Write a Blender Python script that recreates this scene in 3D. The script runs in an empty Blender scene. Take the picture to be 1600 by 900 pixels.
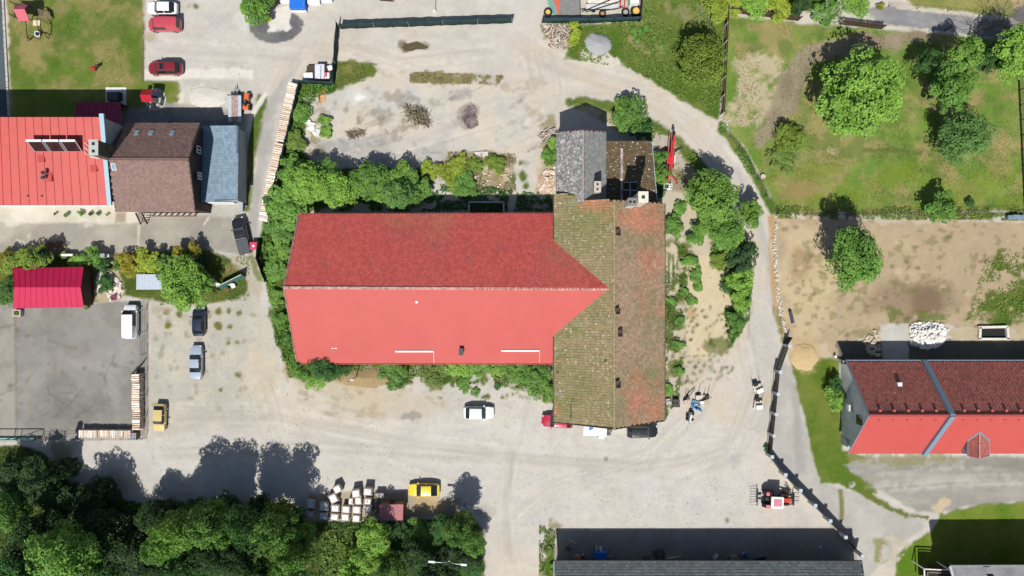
import bpy, math, random
import numpy as np
from mathutils import Vector, Matrix, Quaternion
random.seed(7)
R = math.radians
SC = bpy.context.scene
COL = SC.collection
# ---------------------------------------------------------------- camera, world, sun, exposure
CH = 100.0                      # camera height over the yard, metres
F = 1100.0                      # focal length in photo pixels
cam = bpy.data.cameras.new("drone_camera")
cam.sensor_width = 36.0
cam.lens = 36.0 * F / 1600.0
cam.clip_end = 9000.0
camo = bpy.data.objects.new("drone_camera", cam)
camo.location = (0, 0, CH)
COL.objects.link(camo)
SC.camera = camo

SUN_D = Vector((0.148, 0.672, -1.0)).normalized()
world = bpy.data.worlds.new("World")
SC.world = world
world.use_nodes = True
wn = world.node_tree.nodes
sky = wn.new("ShaderNodeTexSky")
sky.sky_type = 'NISHITA'
sky.sun_disc = False
sky.sun_elevation = math.asin(-SUN_D.z)
sky.sun_rotation = math.atan2(-SUN_D.x, -SUN_D.y)
world.node_tree.links.new(sky.outputs[0], wn["Background"].inputs[0])
wn["Background"].inputs[1].default_value = 0.075
sl = bpy.data.lights.new("sun", 'SUN')
sl.energy = 4.6
sl.angle = R(0.53)
sl.color = (1.0, 0.965, 0.91)
so = bpy.data.objects.new("sun", sl)
so.rotation_euler = SUN_D.to_track_quat('-Z', 'Y').to_euler()
so.location = (-20, -60, 90)
COL.objects.link(so)
SC.view_settings.view_transform = 'Standard'
SC.view_settings.look = 'None'
SC.view_settings.exposure = 0.2
SC.view_settings.gamma = 1.0
SC.view_settings.use_curve_mapping = False

# ---------------------------------------------------------------- helpers
K = 1.55                        # picture brightness of a level surface over its albedo
def lin(c):
    c = c / 255.0
    return c / 12.92 if c <= 0.04045 else ((c + 0.055) / 1.055) ** 2.4
def D(r, g, b):
    return (lin(r) / K, lin(g) / K, lin(b) / K)
def W(px, py, z=0.0):
    s = (CH - z) / F
    return Vector(((px - 800.0) * s, (450.0 - py) * s, z))
def tag(o, label=None, cat=None, group=None, kind=None):
    if label: o["label"] = label
    if cat: o["category"] = cat
    if group: o["group"] = group
    if kind: o["kind"] = kind
    return o
def thing(name, label, cat, loc=(0, 0, 0), rz=0.0, group=None):
    o = bpy.data.objects.new(name, None)
    COL.objects.link(o)
    o.location = loc
    o.rotation_euler = (0, 0, rz)
    o.empty_display_size = 0.3
    return tag(o, label, cat, group)
def link(name, me, parent=None, loc=None, rot=None, scale=None):
    o = bpy.data.objects.new(name, me)
    COL.objects.link(o)
    if parent is not None: o.parent = parent
    if loc is not None: o.location = loc
    if rot is not None: o.rotation_euler = rot
    if scale is not None: o.scale = scale
    return o
def copy_tree(o, parent=None):
    c = o.copy()
    COL.objects.link(c)
    if parent is not None: c.parent = parent
    for ch in list(o.children):
        copy_tree(ch, c)
    return c
def shade_smooth(me, angle=None):
    me.polygons.foreach_set("use_smooth", np.ones(len(me.polygons), dtype=bool))
    if angle is not None:
        try: me.set_sharp_from_angle(angle=R(angle))
        except Exception: pass
def np_mesh(name, V, Fq, mat=None, attrs=None, smooth=False):
    """V (n,3), Fq (m,k) all faces with k corners"""
    me = bpy.data.meshes.new(name)
    V = np.ascontiguousarray(V, dtype=np.float32)
    Fq = np.ascontiguousarray(Fq, dtype=np.int32)
    n, k = Fq.shape
    me.vertices.add(len(V)); me.vertices.foreach_set("co", V.ravel())
    me.loops.add(n * k); me.loops.foreach_set("vertex_index", Fq.ravel())
    me.polygons.add(n)
    me.polygons.foreach_set("loop_start", np.arange(0, n * k, k, dtype=np.int32))
    me.polygons.foreach_set("loop_total", np.full(n, k, dtype=np.int32))
    if attrs:
        for an, arr in attrs.items():
            arr = np.asarray(arr, dtype=np.float32)
            if arr.ndim == 2:
                a = me.attributes.new(an, 'FLOAT_COLOR', 'POINT')
                if arr.shape[1] == 3:
                    arr = np.concatenate([arr, np.ones((len(arr), 1), np.float32)], 1)
                a.data.foreach_set("color", np.ascontiguousarray(arr).ravel())
            else:
                a = me.attributes.new(an, 'FLOAT', 'POINT')
                a.data.foreach_set("value", np.ascontiguousarray(arr))
    me.update(calc_edges=True)
    if mat: me.materials.append(mat)
    me.polygons.foreach_set("use_smooth", np.full(n, bool(smooth)))
    return me
class MB:
    def __init__(s): s.v = []; s.f = []
    def add(s, vs, fs):
        b = len(s.v)
        s.v += [tuple(v) for v in vs]
        s.f += [tuple(i + b for i in f) for f in fs]
        return s
    def box(s, c, size, rz=0.0, taper=1.0, M=None):
        hx, hy, hz = size[0] / 2, size[1] / 2, size[2] / 2
        ca, sa = math.cos(rz), math.sin(rz)
        vs = []
        for dz in (-1, 1):
            t = taper if dz > 0 else 1.0
            for dx, dy in ((-1, -1), (1, -1), (1, 1), (-1, 1)):
                x, y = dx * hx * t, dy * hy * t
                p = Vector((x * ca - y * sa, x * sa + y * ca, dz * hz))
                if M is not None: p = M @ Vector((x, y, dz * hz))
                vs.append(Vector(c) + p)
        return s.add(vs, [(3, 2, 1, 0), (4, 5, 6, 7), (0, 1, 5, 4), (1, 2, 6, 5), (2, 3, 7, 6), (3, 0, 4, 7)])
    def bar(s, p0, p1, w, h=None):
        p0, p1 = Vector(p0), Vector(p1)
        d = p1 - p0
        q = d.to_track_quat('X', 'Z').to_matrix()
        return s.box((p0 + p1) / 2, (d.length, w, h or w), M=q)
    def cyl(s, p0, p1, r0, r1=None, n=8, cap=True):
        p0, p1 = Vector(p0), Vector(p1)
        r1 = r0 if r1 is None else r1
        q = (p1 - p0).to_track_quat('Z', 'Y').to_matrix()
        vs = []
        for p, r in ((p0, r0), (p1, r1)):
            for i in range(n):
                a = 2 * math.pi * i / n
                vs.append(p + q @ Vector((math.cos(a) * r, math.sin(a) * r, 0)))
        fs = [(i, (i + 1) % n, n + (i + 1) % n, n + i) for i in range(n)]
        if cap: fs += [tuple(range(n - 1, -1, -1)), tuple(range(n, 2 * n))]
        return s.add(vs, fs)
    def tube(s, pts, r, n=6):
        for a, b in zip(pts[:-1], pts[1:]): s.cyl(a, b, r, n=n)
        return s
    def slab(s, pts, t):
        """polygon counter-clockwise from above, thickened downwards"""
        pts = [Vector(p) for p in pts]
        n = (pts[1] - pts[0]).cross(pts[2] - pts[0])
        if n.length < 1e-9: n = Vector((0, 0, 1))
        n.normalize()
        if n.z < 0:
            pts.reverse(); n = -n
        k = len(pts)
        vs = pts + [p - n * t for p in pts]
        fs = [tuple(range(k)), tuple(range(2 * k - 1, k - 1, -1))]
        fs += [(j, i, k + i, k + j) for i, j in ((i, (i + 1) % k) for i in range(k))]
        return s.add(vs, fs)
    def prism(s, foot, z0, z1):
        k = len(foot)
        vs = [(p[0], p[1], z0) for p in foot] + [(p[0], p[1], z1) for p in foot]
        fs = [tuple(range(k - 1, -1, -1)), tuple(range(k, 2 * k))]
        fs += [(i, (i + 1) % k, k + (i + 1) % k, k + i) for i in range(k)]
        return s.add(vs, fs)
    def stone(s, c, r, rng):
        """irregular eight-cornered lump"""
        M = Matrix.Rotation(rng.uniform(0, 6.3), 3, 'Z') @ Matrix.Rotation(rng.uniform(-.5, .5), 3, 'X')
        sx, sy, sz = r * rng.uniform(.7, 1.3), r * rng.uniform(.6, 1.1), r * rng.uniform(.45, .8)
        vs = []
        for dz in (-1, 1):
            for dx, dy in ((-1, -1), (1, -1), (1, 1), (-1, 1)):
                j = rng.uniform(.65, 1.0)
                vs.append(Vector(c) + M @ Vector((dx * sx * j, dy * sy * j, dz * sz * rng.uniform(.7, 1))))
        return s.add(vs, [(3, 2, 1, 0), (4, 5, 6, 7), (0, 1, 5, 4), (1, 2, 6, 5), (2, 3, 7, 6), (3, 0, 4, 7)])
    def mesh(s, name, mat, off=None, smooth=None):
        me = bpy.data.meshes.new(name)
        v = s.v if off is None else [(a[0] - off[0], a[1] - off[1], a[2] - off[2]) for a in s.v]
        me.from_pydata(v, [], s.f)
        if mat: me.materials.append(mat)
        if smooth is not None: shade_smooth(me, smooth)
        return me
    def build(s, name, mat, parent=None, world=False, smooth=None, bevel=0):
        off = parent.location if (parent is not None and world) else None
        o = link(name, s.mesh(name, mat, off, smooth), parent)
        if bevel:
            m = o.modifiers.new("edge", 'BEVEL'); m.width = bevel; m.segments = 2; m.limit_method = 'ANGLE'
        return o

# ---------------------------------------------------------------- materials
class NT:
    def __init__(s, name):
        s.m = bpy.data.materials.new(name)
        s.m.use_nodes = True
        s.t = s.m.node_tree
        s.b = s.t.nodes["Principled BSDF"]
    def n(s, kind, **kw):
        x = s.t.nodes.new(kind)
        for k, v in kw.items(): setattr(x, k, v)
        return x
    def l(s, a, b): s.t.links.new(a, b)
    def set(s, sock, v):
        if isinstance(v, (int, float)): sock.default_value = v
        elif isinstance(v, tuple): sock.default_value = (v + (1.0,)) if len(v) == 3 and sock.type == 'RGBA' else v
        else: s.l(v, sock)
    def coord(s, which="Object"): return s.n("ShaderNodeTexCoord").outputs[which]
    def noise(s, vec, scale, detail=4, rough=.55, stretch=None, dist=0):
        if stretch:
            mp = s.n("ShaderNodeMapping"); mp.inputs["Scale"].default_value = stretch
            s.l(vec, mp.inputs[0]); vec = mp.outputs[0]
        x = s.n("ShaderNodeTexNoise")
        x.inputs["Scale"].default_value = scale; x.inputs["Detail"].default_value = detail
        x.inputs["Roughness"].default_value = rough; x.inputs["Distortion"].default_value = dist
        s.l(vec, x.inputs["Vector"])
        return x.outputs["Fac"]
    def ramp(s, v, a, b, lo=0.0, hi=1.0):
        x = s.n("ShaderNodeMapRange"); x.clamp = True
        for i, q in enumerate((a, b, lo, hi)): x.inputs[1 + i].default_value = q
        s.l(v, x.inputs[0]); return x.outputs[0]
    def mix(s, f, a, b, mode='MIX'):
        x = s.n("ShaderNodeMix"); x.data_type = 'RGBA'; x.blend_type = mode
        s.set(x.inputs[0], f); s.set(x.inputs[6], a); s.set(x.inputs[7], b)
        return x.outputs[2]
    def math(s, op, a, b=0.0):
        x = s.n("ShaderNodeMath"); x.operation = op
        s.set(x.inputs[0], a); s.set(x.inputs[1], b); return x.outputs[0]
    def attr(s, name, out="Fac"):
        x = s.n("ShaderNodeAttribute"); x.attribute_name = name; return x.outputs[out]
    def bump(s, h, strength=.4, dist=.05):
        x = s.n("ShaderNodeBump"); x.inputs["Strength"].default_value = strength; x.inputs["Distance"].default_value = dist
        s.l(h, x.inputs["Height"]); s.l(x.outputs[0], s.b.inputs["Normal"])
    def fin(s, color, rough=.8, metal=0.0, spec=.3):
        s.set(s.b.inputs["Base Color"], color); s.set(s.b.inputs["Roughness"], rough)
        s.b.inputs["Metallic"].default_value = metal
        s.b.inputs["Specular IOR Level"].default_value = spec
        return s.m
_mc = {}
def M(name, c, rough=.7, metal=0.0, var=.15, scale=3.0, spec=.3, bump=0.0):
    """plain weathered material: colour with blotches and grain"""
    if name in _mc: return _mc[name]
    t = NT(name); co = t.coord()
    a = t.noise(co, scale, 5); g = t.noise(co, scale * 9, 2)
    f = t.math('ADD', t.ramp(a, .3, .7, 1 - var, 1 + var), t.ramp(g, .25, .75, -var * .6, var * .6))
    col = t.mix(1.0, c, f, 'MULTIPLY')
    if bump: t.bump(g, bump, .03)
    _mc[name] = t.fin(col, rough, metal, spec)
    return _mc[name]
def paint(name, c, coat=.6):
    if name in _mc: return _mc[name]
    t = NT(name); co = t.coord()
    d = t.ramp(t.noise(co, 2.2, 5), .35, .75, 0, .18)
    t.fin(t.mix(d, c, (c[0] * .6 + .05, c[1] * .6 + .045, c[2] * .6 + .035)), t.ramp(t.noise(co, 5, 3), .3, .7, .22, .38), 0, .5)
    t.b.inputs["Coat Weight"].default_value = coat; t.b.inputs["Coat Roughness"].default_value = .08
    _mc[name] = t.m
    return t.m
def tile_mat(name, cols, patch=None, scale=.25, speck=None, rough=.8):
    """roof tiles: a random shade per tile (attribute 'tv') and weathering patches"""
    t = NT(name); co = t.coord(); tv = t.attr("tv")
    c = t.mix(t.ramp(tv, 0, 1), cols[0], cols[1])
    c = t.mix(t.ramp(t.noise(co, 1.4, 5), .35, .7), c, cols[2])
    for pc, sc, lo, hi, am in (patch or []):
        c = t.mix(t.ramp(t.noise(co, sc, 6, .62), lo, hi, 0, am), c, pc)
    if speck:
        c = t.mix(t.ramp(t.noise(co, speck[1], 2, .4), speck[2], speck[2] + .05, 0, speck[3]), c, speck[0])
    c = t.mix(1.0, c, t.ramp(tv, 0, 1, .86, 1.12), 'MULTIPLY')
    t.bump(t.noise(co, 14, 3), .3, .03)
    return t.fin(c, rough, 0, .25)
def leaf_mat(name, dark, light, trans=.35):
    t = NT(name); lv = t.attr("lv")
    oi = t.n("ShaderNodeObjectInfo")
    c = t.mix(t.ramp(lv, 0.05, .95), dark, light)
    c = t.mix(1.0, c, t.ramp(oi.outputs["Random"], 0, 1, .82, 1.18), 'MULTIPLY')
    c = t.mix(t.ramp(oi.outputs["Random"], 0, 1, 0, .1), c, (light[0] * 1.25, light[1] * 1.02, light[2] * .55))
    t.fin(c, .55, 0, .3)
    tr = t.n("ShaderNodeBsdfTranslucent"); t.l(c, tr.inputs[0])
    mx = t.n("ShaderNodeMixShader"); mx.inputs[0].default_value = trans
    t.l(t.b.outputs[0], mx.inputs[1]); t.l(tr.outputs[0], mx.inputs[2])
    t.l(mx.outputs[0], t.t.nodes["Material Output"].inputs[0])
    return t.m

m_black = M("black_plastic", (.018, .018, .02), .5)
m_rubber = M("tyre_rubber", (.022, .022, .022), .85)
m_steel = M("galvanised_steel", (.42, .44, .46), .45, .6)
m_dsteel = M("dark_steel", (.07, .075, .08), .5, .4)
m_white = M("white_paint", (.72, .72, .70), .55, var=.06)
m_conc = M("concrete", (.40, .385, .355), .9, var=.2, scale=1.2, bump=.3)
m_wood = M("weathered_wood", (.20, .155, .115), .85, var=.3, scale=4)
m_dwood = M("dark_stained_wood", (.075, .045, .032), .8, var=.3, scale=4)
m_render = M("pale_render", (.50, .48, .44), .9, var=.12, scale=.8)
m_grender = M("grey_and_shaded_render", (.30, .32, .335), .9, var=.15, scale=.8)
m_glass = M("dark_window_glass", (.015, .02, .025), .06, var=.05, spec=.6)
m_redtin = M("red_sheet", D(205, 40, 60), .5, var=.12)
m_green_screen = M("dark_green_screen", (.012, .038, .037), .8, var=.25, scale=1.5)
m_bluegrey = M("blue_grey_sheet", D(150, 172, 192), .45, .2, var=.1)
m_bark = M("bark", (.09, .07, .055), .9, var=.35, scale=5)
# ---------------------------------------------------------------- the ground: one fine sheet cut into its surfaces
STEP = 2.2
gx = np.arange(-132, 1733, STEP); gy = np.arange(-132, 1033, STEP)
NX, NY = len(gx), len(gy)
PX, PY = np.meshgrid(gx, gy)
def vnoise(X, Y, scale, seed):
    rng = np.random.RandomState(seed)
    T = rng.rand(256, 256).astype(np.float32)
    x = X / scale + 1000; y = Y / scale + 1000
    xi = np.floor(x).astype(int); yi = np.floor(y).astype(int)
    fx = x - xi; fy = y - yi
    fx = fx * fx * (3 - 2 * fx); fy = fy * fy * (3 - 2 * fy)
    a = T[yi & 255, xi & 255]; b = T[yi & 255, (xi + 1) & 255]
    c = T[(yi + 1) & 255, xi & 255]; d = T[(yi + 1) & 255, (xi + 1) & 255]
    return (a * (1 - fx) + b * fx) * (1 - fy) + (c * (1 - fx) + d * fx) * fy
def fbm(X, Y, scale, seed, oct=4):
    s = 0; a = .5; tot = 0
    for i in range(oct):
        s = s + a * vnoise(X, Y, scale / 2 ** i, seed * 17 + i); tot += a; a *= .55
    return s / tot
def sstep(a, b, x):
    t = np.clip((x - a) / (b - a), 0, 1); return t * t * (3 - 2 * t)
def sdf(poly, X, Y):
    """signed distance, positive inside"""
    d = np.full(X.shape, 1e9); ins = np.zeros(X.shape, bool)
    n = len(poly)
    for i in range(n):
        x0, y0 = poly[i]; x1, y1 = poly[(i + 1) % n]
        dx, dy = x1 - x0, y1 - y0
        t = np.clip(((X - x0) * dx + (Y - y0) * dy) / max(dx * dx + dy * dy, 1e-9), 0, 1)
        d = np.minimum(d, (X - x0 - t * dx) ** 2 + (Y - y0 - t * dy) ** 2)
        if y0 != y1:
            c = ((y0 > Y) != (y1 > Y)) & (X < (x1 - x0) * (Y - y0) / (y1 - y0) + x0)
            ins ^= c
    d = np.sqrt(d)
    return np.where(ins, d, -d)
def ell(cx, cy, rx, ry, rot=0, n=18):
    c, s = math.cos(R(rot)), math.sin(R(rot))
    return [(cx + rx * math.cos(a) * c - ry * math.sin(a) * s, cy + rx * math.cos(a) * s + ry * math.sin(a) * c)
            for a in (2 * math.pi * i / n for i in range(n))]
def band(pts, w):
    """polygon around a polyline of half width w (scalar or per point)"""
    ws = w if isinstance(w, (list, tuple)) else [w] * len(pts)
    L, Rr = [], []
    for i, (x, y) in enumerate(pts):
        x0, y0 = pts[max(i - 1, 0)]; x1, y1 = pts[min(i + 1, len(pts) - 1)]
        dx, dy = x1 - x0, y1 - y0; l = math.hypot(dx, dy)
        L.append((x - dy / l * ws[i], y + dx / l * ws[i])); Rr.append((x + dy / l * ws[i], y - dx / l * ws[i]))
    return L + Rr[::-1]
N_big = fbm(PX, PY, 160, 1); N_mid = fbm(PX, PY, 40, 2); N_edge = fbm(PX, PY, 26, 3); N_fine = fbm(PX, PY, 7, 4, 3)
N_st = fbm(PX * .25, PY, 9, 5); N_mid2 = fbm(PX, PY, 28, 6, 5); N_tiny = np.random.RandomState(5).rand(NY, NX)
C = np.zeros((NY, NX, 3)); VEG = np.zeros((NY, NX)); LAB = np.zeros((NY, NX), int)
REG = ["gravel_yard"]
seedc = [50]
def P(poly, c1, c2=None, soft=2.5, warp=7, fine=4, am=1.0, veg=0.0, reg=None, patch=None, nz=None):
    xs = [p[0] for p in poly]; ys = [p[1] for p in poly]; mg = 25
    i0 = max(int((min(ys) - mg - gy[0]) / STEP), 0); i1 = min(int((max(ys) + mg - gy[0]) / STEP) + 2, NY)
    j0 = max(int((min(xs) - mg - gx[0]) / STEP), 0); j1 = min(int((max(xs) + mg - gx[0]) / STEP) + 2, NX)
    if i1 <= i0 or j1 <= j0: return
    S = (slice(i0, i1), slice(j0, j1))
    d = sdf(poly, PX[S], PY[S]) + warp * 2 * (N_edge[S] - .5) + fine * 2 * (N_fine[S] - .5)
    m = sstep(-soft, soft, d)
    if patch:
        seedc[0] += 1
        q = fbm(PX[S], PY[S], patch[0], seedc[0], 5)
        wd = patch[2] if len(patch) > 2 else .06
        m = m * sstep(patch[1] - wd, patch[1] + wd, q)
    hard = m
    m = (m * am)[..., None]
    A = np.array(D(*c1))
    if c2 is not None:
        t = sstep(.3, .7, (nz if nz is not None else N_mid2)[S])[..., None]
        A = A * (1 - t) + np.array(D(*c2)) * t
    C[S] = C[S] * (1 - m) + A * m
    VEG[S] = VEG[S] * (1 - m[..., 0]) + veg * m[..., 0]
    if reg:
        if reg not in REG: REG.append(reg)
        LAB[S][hard > .5] = REG.index(reg)
# base gravel yard
t = sstep(.3, .7, N_big)[..., None]
C[:] = np.array(D(212, 207, 198)) * (1 - t) + np.array(D(217, 208, 193)) * t
C *= (1 + .10 * (N_mid2 - .5) + .10 * (N_st - .5))[..., None]
GR1, GR2 = (84, 112, 40), (128, 136, 70)
BASEG = (214, 210, 203)
# --- north west: lawn, drives
P([(8, -140), (229, -140), (226, 20), (223, 126), (278, 129), (284, 152), (266, 168), (180, 190), (17, 190)], (106, 132, 50), (144, 142, 82), veg=1, reg="lawn", warp=3, fine=2)
P([(8, -140), (229, -140), (223, 126), (18, 150)], (162, 148, 98), am=.75, veg=1, patch=(34, .53, .07))
P([(8, -140), (229, -140), (223, 126), (18, 150)], (84, 118, 36), am=.7, veg=1, patch=(45, .58, .06))
P([(12, 110), (28, 185), (60, 185), (40, 110)], (98, 125, 44), am=.6, veg=1)
P([(190, 172), (262, 160), (300, 168), (365, 165), (365, 200), (180, 200)], (150, 152, 152), (165, 165, 162), warp=2, fine=2)
P([(225, 109), (300, 107), (398, 108), (396, 123), (300, 123), (226, 125)], (236, 229, 218), warp=2, fine=3, soft=2)
P([(230, -140), (225, 126), (222, 126), (227, -140)], (120, 105, 85), warp=1, fine=1, soft=1)
P(ell(325, 152, 44, 16), (238, 232, 218), warp=8, fine=8, am=.9)
P(ell(310, 175, 40, 14), (190, 180, 160), warp=8, am=.6)
P([(286, 124), (400, 124), (420, 150), (370, 178), (290, 160)], (196, 192, 182), am=.5, warp=6)
P(ell(235, 58, 14, 8), (190, 178, 150), warp=5, am=.8)
P(ell(300, 60, 60, 50), (205, 203, 200), warp=15, am=.5, patch=(60, .5))
P([(392, 20), (420, 5), (470, 25), (474, 40), (466, 56), (448, 66), (420, 66), (398, 58), (388, 42)], (112, 112, 114), (126, 125, 126), warp=2, fine=4, soft=1.6, reg="gravel_patch")
P([(421, 12), (456, 10), (452, 30), (455, 44), (448, 49), (419, 48)], (238, 233, 224), warp=3, fine=4, soft=1.5)
P(ell(379, 30, 12, 20), (228, 226, 222), am=.7, warp=5)
for x, y, w in ((284, 11, 4), (294, 10, 4), (304, 10, 4)): P(ell(x, y, w, 3), (110, 120, 60), veg=.8, fine=2)
# verges at the garage
P([(404, 148), (421, 150), (416, 185), (400, 240), (392, 330), (382, 330), (388, 200)], (92, 116, 44), (124, 128, 66), veg=1, warp=3, reg="verge")
P([(414, 141), (420, 147), (396, 184), (382, 250), (376, 330), (370, 330), (374, 235), (390, 178)], (234, 230, 218), warp=1, fine=1, soft=1.2)
P([(418, 150), (432, 135), (470, 95), (452, 130), (430, 220), (410, 290), (402, 375), (386, 375), (398, 270)], (176, 175, 176), (190, 188, 186), am=.8, warp=6)
# street in front of the houses
P([(-140, 322), (215, 322), (215, 349), (-140, 349)], (216, 210, 192), (226, 220, 206), warp=.5, fine=1, soft=1, reg="cobbled_strip")
P([(-140, 349), (218, 348), (240, 338), (330, 338), (372, 338), (390, 350), (394, 380), (385, 398), (330, 392), (200, 400), (-140, 400)], (170, 165, 154), (186, 180, 166), warp=3, fine=3, reg="street")
P([(-140, 360), (30, 350), (60, 352), (20, 372), (-140, 390)], (196, 190, 178), am=.6, warp=8)
P([(180, 331), (197, 331), (197, 348), (180, 348)], (176, 160, 140), warp=1, fine=2)
P(band([(217, 352), (216, 385)], 1.2), (226, 218, 196), warp=.5, fine=.5, soft=1)
P([(325, 313), (376, 312), (376, 338), (326, 338)], (192, 189, 181), warp=1, fine=1)
P(band([(326, 340), (318, 352)], 1.2), (232, 222, 200), warp=.5, fine=.5, soft=1)
for x, y, rx, ry in ((30, 380, 9, 5), (46, 368, 4, 6), (20, 350, 12, 4), (140, 352, 6, 2)): P(ell(x, y, rx, ry), (222, 218, 208), am=.7, warp=5, fine=4)
# garden
P([(-140, 402), (-10, 402), (60, 398), (200, 396), (320, 392), (340, 396), (365, 404), (386, 432), (390, 452), (378, 468), (330, 474), (280, 478), (234, 470), (196, 462), (150, 470), (-140, 478)], (78, 100, 38), (110, 118, 54), veg=1, warp=4, reg="garden")
P([(355, 400), (395, 395), (410, 440), (405, 478), (385, 470), (386, 440)], (196, 188, 170), warp=5, fine=5)
P(ell(363, 421, 16, 8), (168, 152, 104), veg=.6, am=.7)
P([(388, 395), (396, 395), (409, 440), (401, 440)], (120, 128, 70), veg=.8, am=.8, warp=4)
P(ell(172, 448, 24, 26), (196, 180, 152), warp=7, fine=6)
P([(150, 400), (175, 398), (178, 412), (152, 414)], (224, 212, 190), warp=2)
# car parks
P([(-140, 474), (150, 474), (232, 468), (229, 686), (-140, 690)], (150, 148, 142), (164, 161, 154), warp=1.5, fine=2, reg="car_park")
P([(-140, 484), (24, 484), (25, 690), (-140, 690)], (176, 170, 158), am=.8, warp=3)
P(ell(105, 630, 50, 42), (132, 131, 126), am=.55, warp=18, soft=14)
P(ell(90, 520, 60, 30), (136, 135, 130), am=.35, warp=20, soft=14)
P(ell(150, 560, 50, 60), (172, 170, 165), am=.4, warp=20, soft=12)
P(band([(24, 490), (25, 570), (26, 680)], 1.3), (140, 120, 92), am=.7, warp=1.5, fine=2)
P(band([(230, 470), (231, 560), (230, 690)], [1.5, 1.5, 2]), (122, 104, 84), am=.8, warp=2, fine=3)
P([(232, 472), (330, 478), (400, 462), (428, 520), (440, 570), (420, 660), (232, 690)], (200, 195, 183), (208, 201, 186), warp=8, soft=6, reg="car_park.001")
for i in range(46):
    x, y = random.uniform(238, 400), random.uniform(485, 640)
    P(ell(x, y, random.uniform(2, 5), random.uniform(2, 5)), (150, 138, 110), am=.55, veg=.3, fine=4, warp=3)
for x, y, w in ((261, 487, 5), (281, 492, 6), (262, 509, 4), (341, 487, 6), (342, 511, 6), (358, 511, 4), (373, 489, 4), (358, 486, 3), (371, 536, 4), (357, 536, 3), (372, 586, 5), (344, 610, 4)):
    P(ell(x, y, w, w), (118, 122, 62), veg=.9, fine=4, warp=3)
P([(238, 480), (290, 476), (300, 500), (240, 520)], (182, 168, 140), am=.6, warp=6, patch=(16, .5))
P([(395, 540), (432, 560), (440, 600), (420, 640), (380, 600)], (218, 205, 180), am=.7, warp=10, soft=8)
for i in range(30):
    x, y = random.uniform(0, 215), random.uniform(490, 660)
    P(ell(x, y, random.uniform(1.5, 4), random.uniform(1.5, 3)), (112, 108, 100), am=.5, fine=3, warp=2)
# worn verge south of the car park, dusty ground
P([(80, 690), (125, 690), (118, 705), (95, 740), (84, 720)], (164, 152, 112), am=.8, warp=6, veg=.3)
P([(110, 690), (1190, 640), (1190, 830), (740, 830), (240, 760), (110, 740)], (212, 209, 203), am=.7, soft=12, warp=12, nz=N_st, c2=(218, 213, 204), reg="road")
P([(95, 745), (240, 700), (260, 780), (230, 800), (120, 770)], (206, 203, 196), am=.6, soft=8)
P([(150, 740), (330, 755), (330, 775), (200, 770)], (196, 178, 140), am=.5, warp=8, patch=(30, .52))
# wood floor
P([(-140, 706), (30, 696), (70, 712), (108, 752), (160, 768), (236, 790), (330, 786), (430, 790), (470, 815), (620, 814), (700, 806), (728, 792), (746, 812), (757, 850), (754, 1040), (-140, 1040)], (62, 82, 32), (92, 104, 48), veg=1, warp=6, reg="woodland_floor")
P([(480, 770), (620, 770), (720, 780), (720, 806), (600, 812), (480, 812)], (176, 160, 132), am=.8, warp=6)
P(ell(672, 788, 26, 12), (196, 170, 128), am=.8, warp=5)
P(ell(758, 800, 20, 10), (176, 172, 160), am=.5, warp=6)
# the slab north of the hall and its strips
P([(478, 140), (520, 133), (560, 130), (650, 131), (800, 131), (868, 140), (868, 305), (660, 310), (500, 320), (470, 250)], (212, 207, 198), (220, 210, 193), warp=5, fine=5, reg="concrete_slab")
P([(490, 220), (700, 210), (700, 300), (480, 300)], (186, 184, 180), am=.6, patch=(30, .5), warp=10)
P(ell(560, 150, 22, 12), (222, 222, 220), am=.7, warp=6)
P(ell(563, 153, 7, 5), (246, 244, 240), warp=3)
for x, y, rx, ry, c in ((543, 171, 4, 6, (150, 138, 112)), (562, 194, 6, 7, (132, 118, 98)), (556, 208, 16, 8, (156, 136, 104)), (600, 180, 18, 6, (168, 160, 150)), (612, 150, 14, 10, (170, 160, 150)), (640, 158, 18, 14, (158, 156, 156)), (650, 190, 28, 14, (150, 136, 112)), (680, 160, 14, 8, (176, 170, 158)), (722, 148, 18, 10, (168, 164, 160)), (600, 210, 10, 5, (166, 148, 122)), (805, 190, 14, 8, (172, 168, 160)), (835, 130, 28, 9, (188, 180, 166)), (530, 228, 40, 10, (176, 174, 170)), (585, 222, 22, 10, (168, 166, 164)), (510, 190, 9, 18, (196, 190, 176))):
    P(ell(x, y, rx, ry), c, am=.75, warp=7, fine=7, patch=(9, .42, .12))
for i in range(90):
    x, y = random.uniform(485, 840), random.uniform(135, 300)
    P(ell(x, y, random.uniform(1, 4), random.uniform(1, 3)), (158, 150, 136), am=.5, fine=4, warp=4)
P([(526, 96), (548, 94), (580, 99), (590, 108), (586, 120), (560, 126), (545, 134), (522, 140)], (96, 116, 44), (132, 132, 74), veg=1, warp=4, fine=5, reg="verge.001")
P([(640, 114), (690, 112), (700, 116), (740, 114), (785, 120), (775, 132), (690, 131), (642, 128)], (138, 136, 74), (150, 146, 100), veg=1, warp=4, fine=5, reg="verge.002")
P([(590, 105), (640, 112), (640, 128), (590, 124)], (206, 198, 176), veg=.3, patch=(8, .5))
P([(735, 112), (790, 118), (800, 130), (740, 133)], (206, 202, 194), am=.8, patch=(7, .45))
P([(700, 240), (760, 232), (800, 240), (806, 272), (780, 305), (700, 305), (690, 270)], (176, 160, 128), (140, 138, 84), veg=.6, warp=6, fine=6, patch=(14, .38, .1))
P([(735, 262), (800, 268), (800, 304), (728, 304)], (216, 198, 172), (168, 142, 112), am=.8, warp=5, patch=(10, .45))
P([(840, 230), (868, 215), (868, 305), (836, 305)], (222, 208, 190), (180, 160, 130), warp=5, patch=(9, .4))
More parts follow.
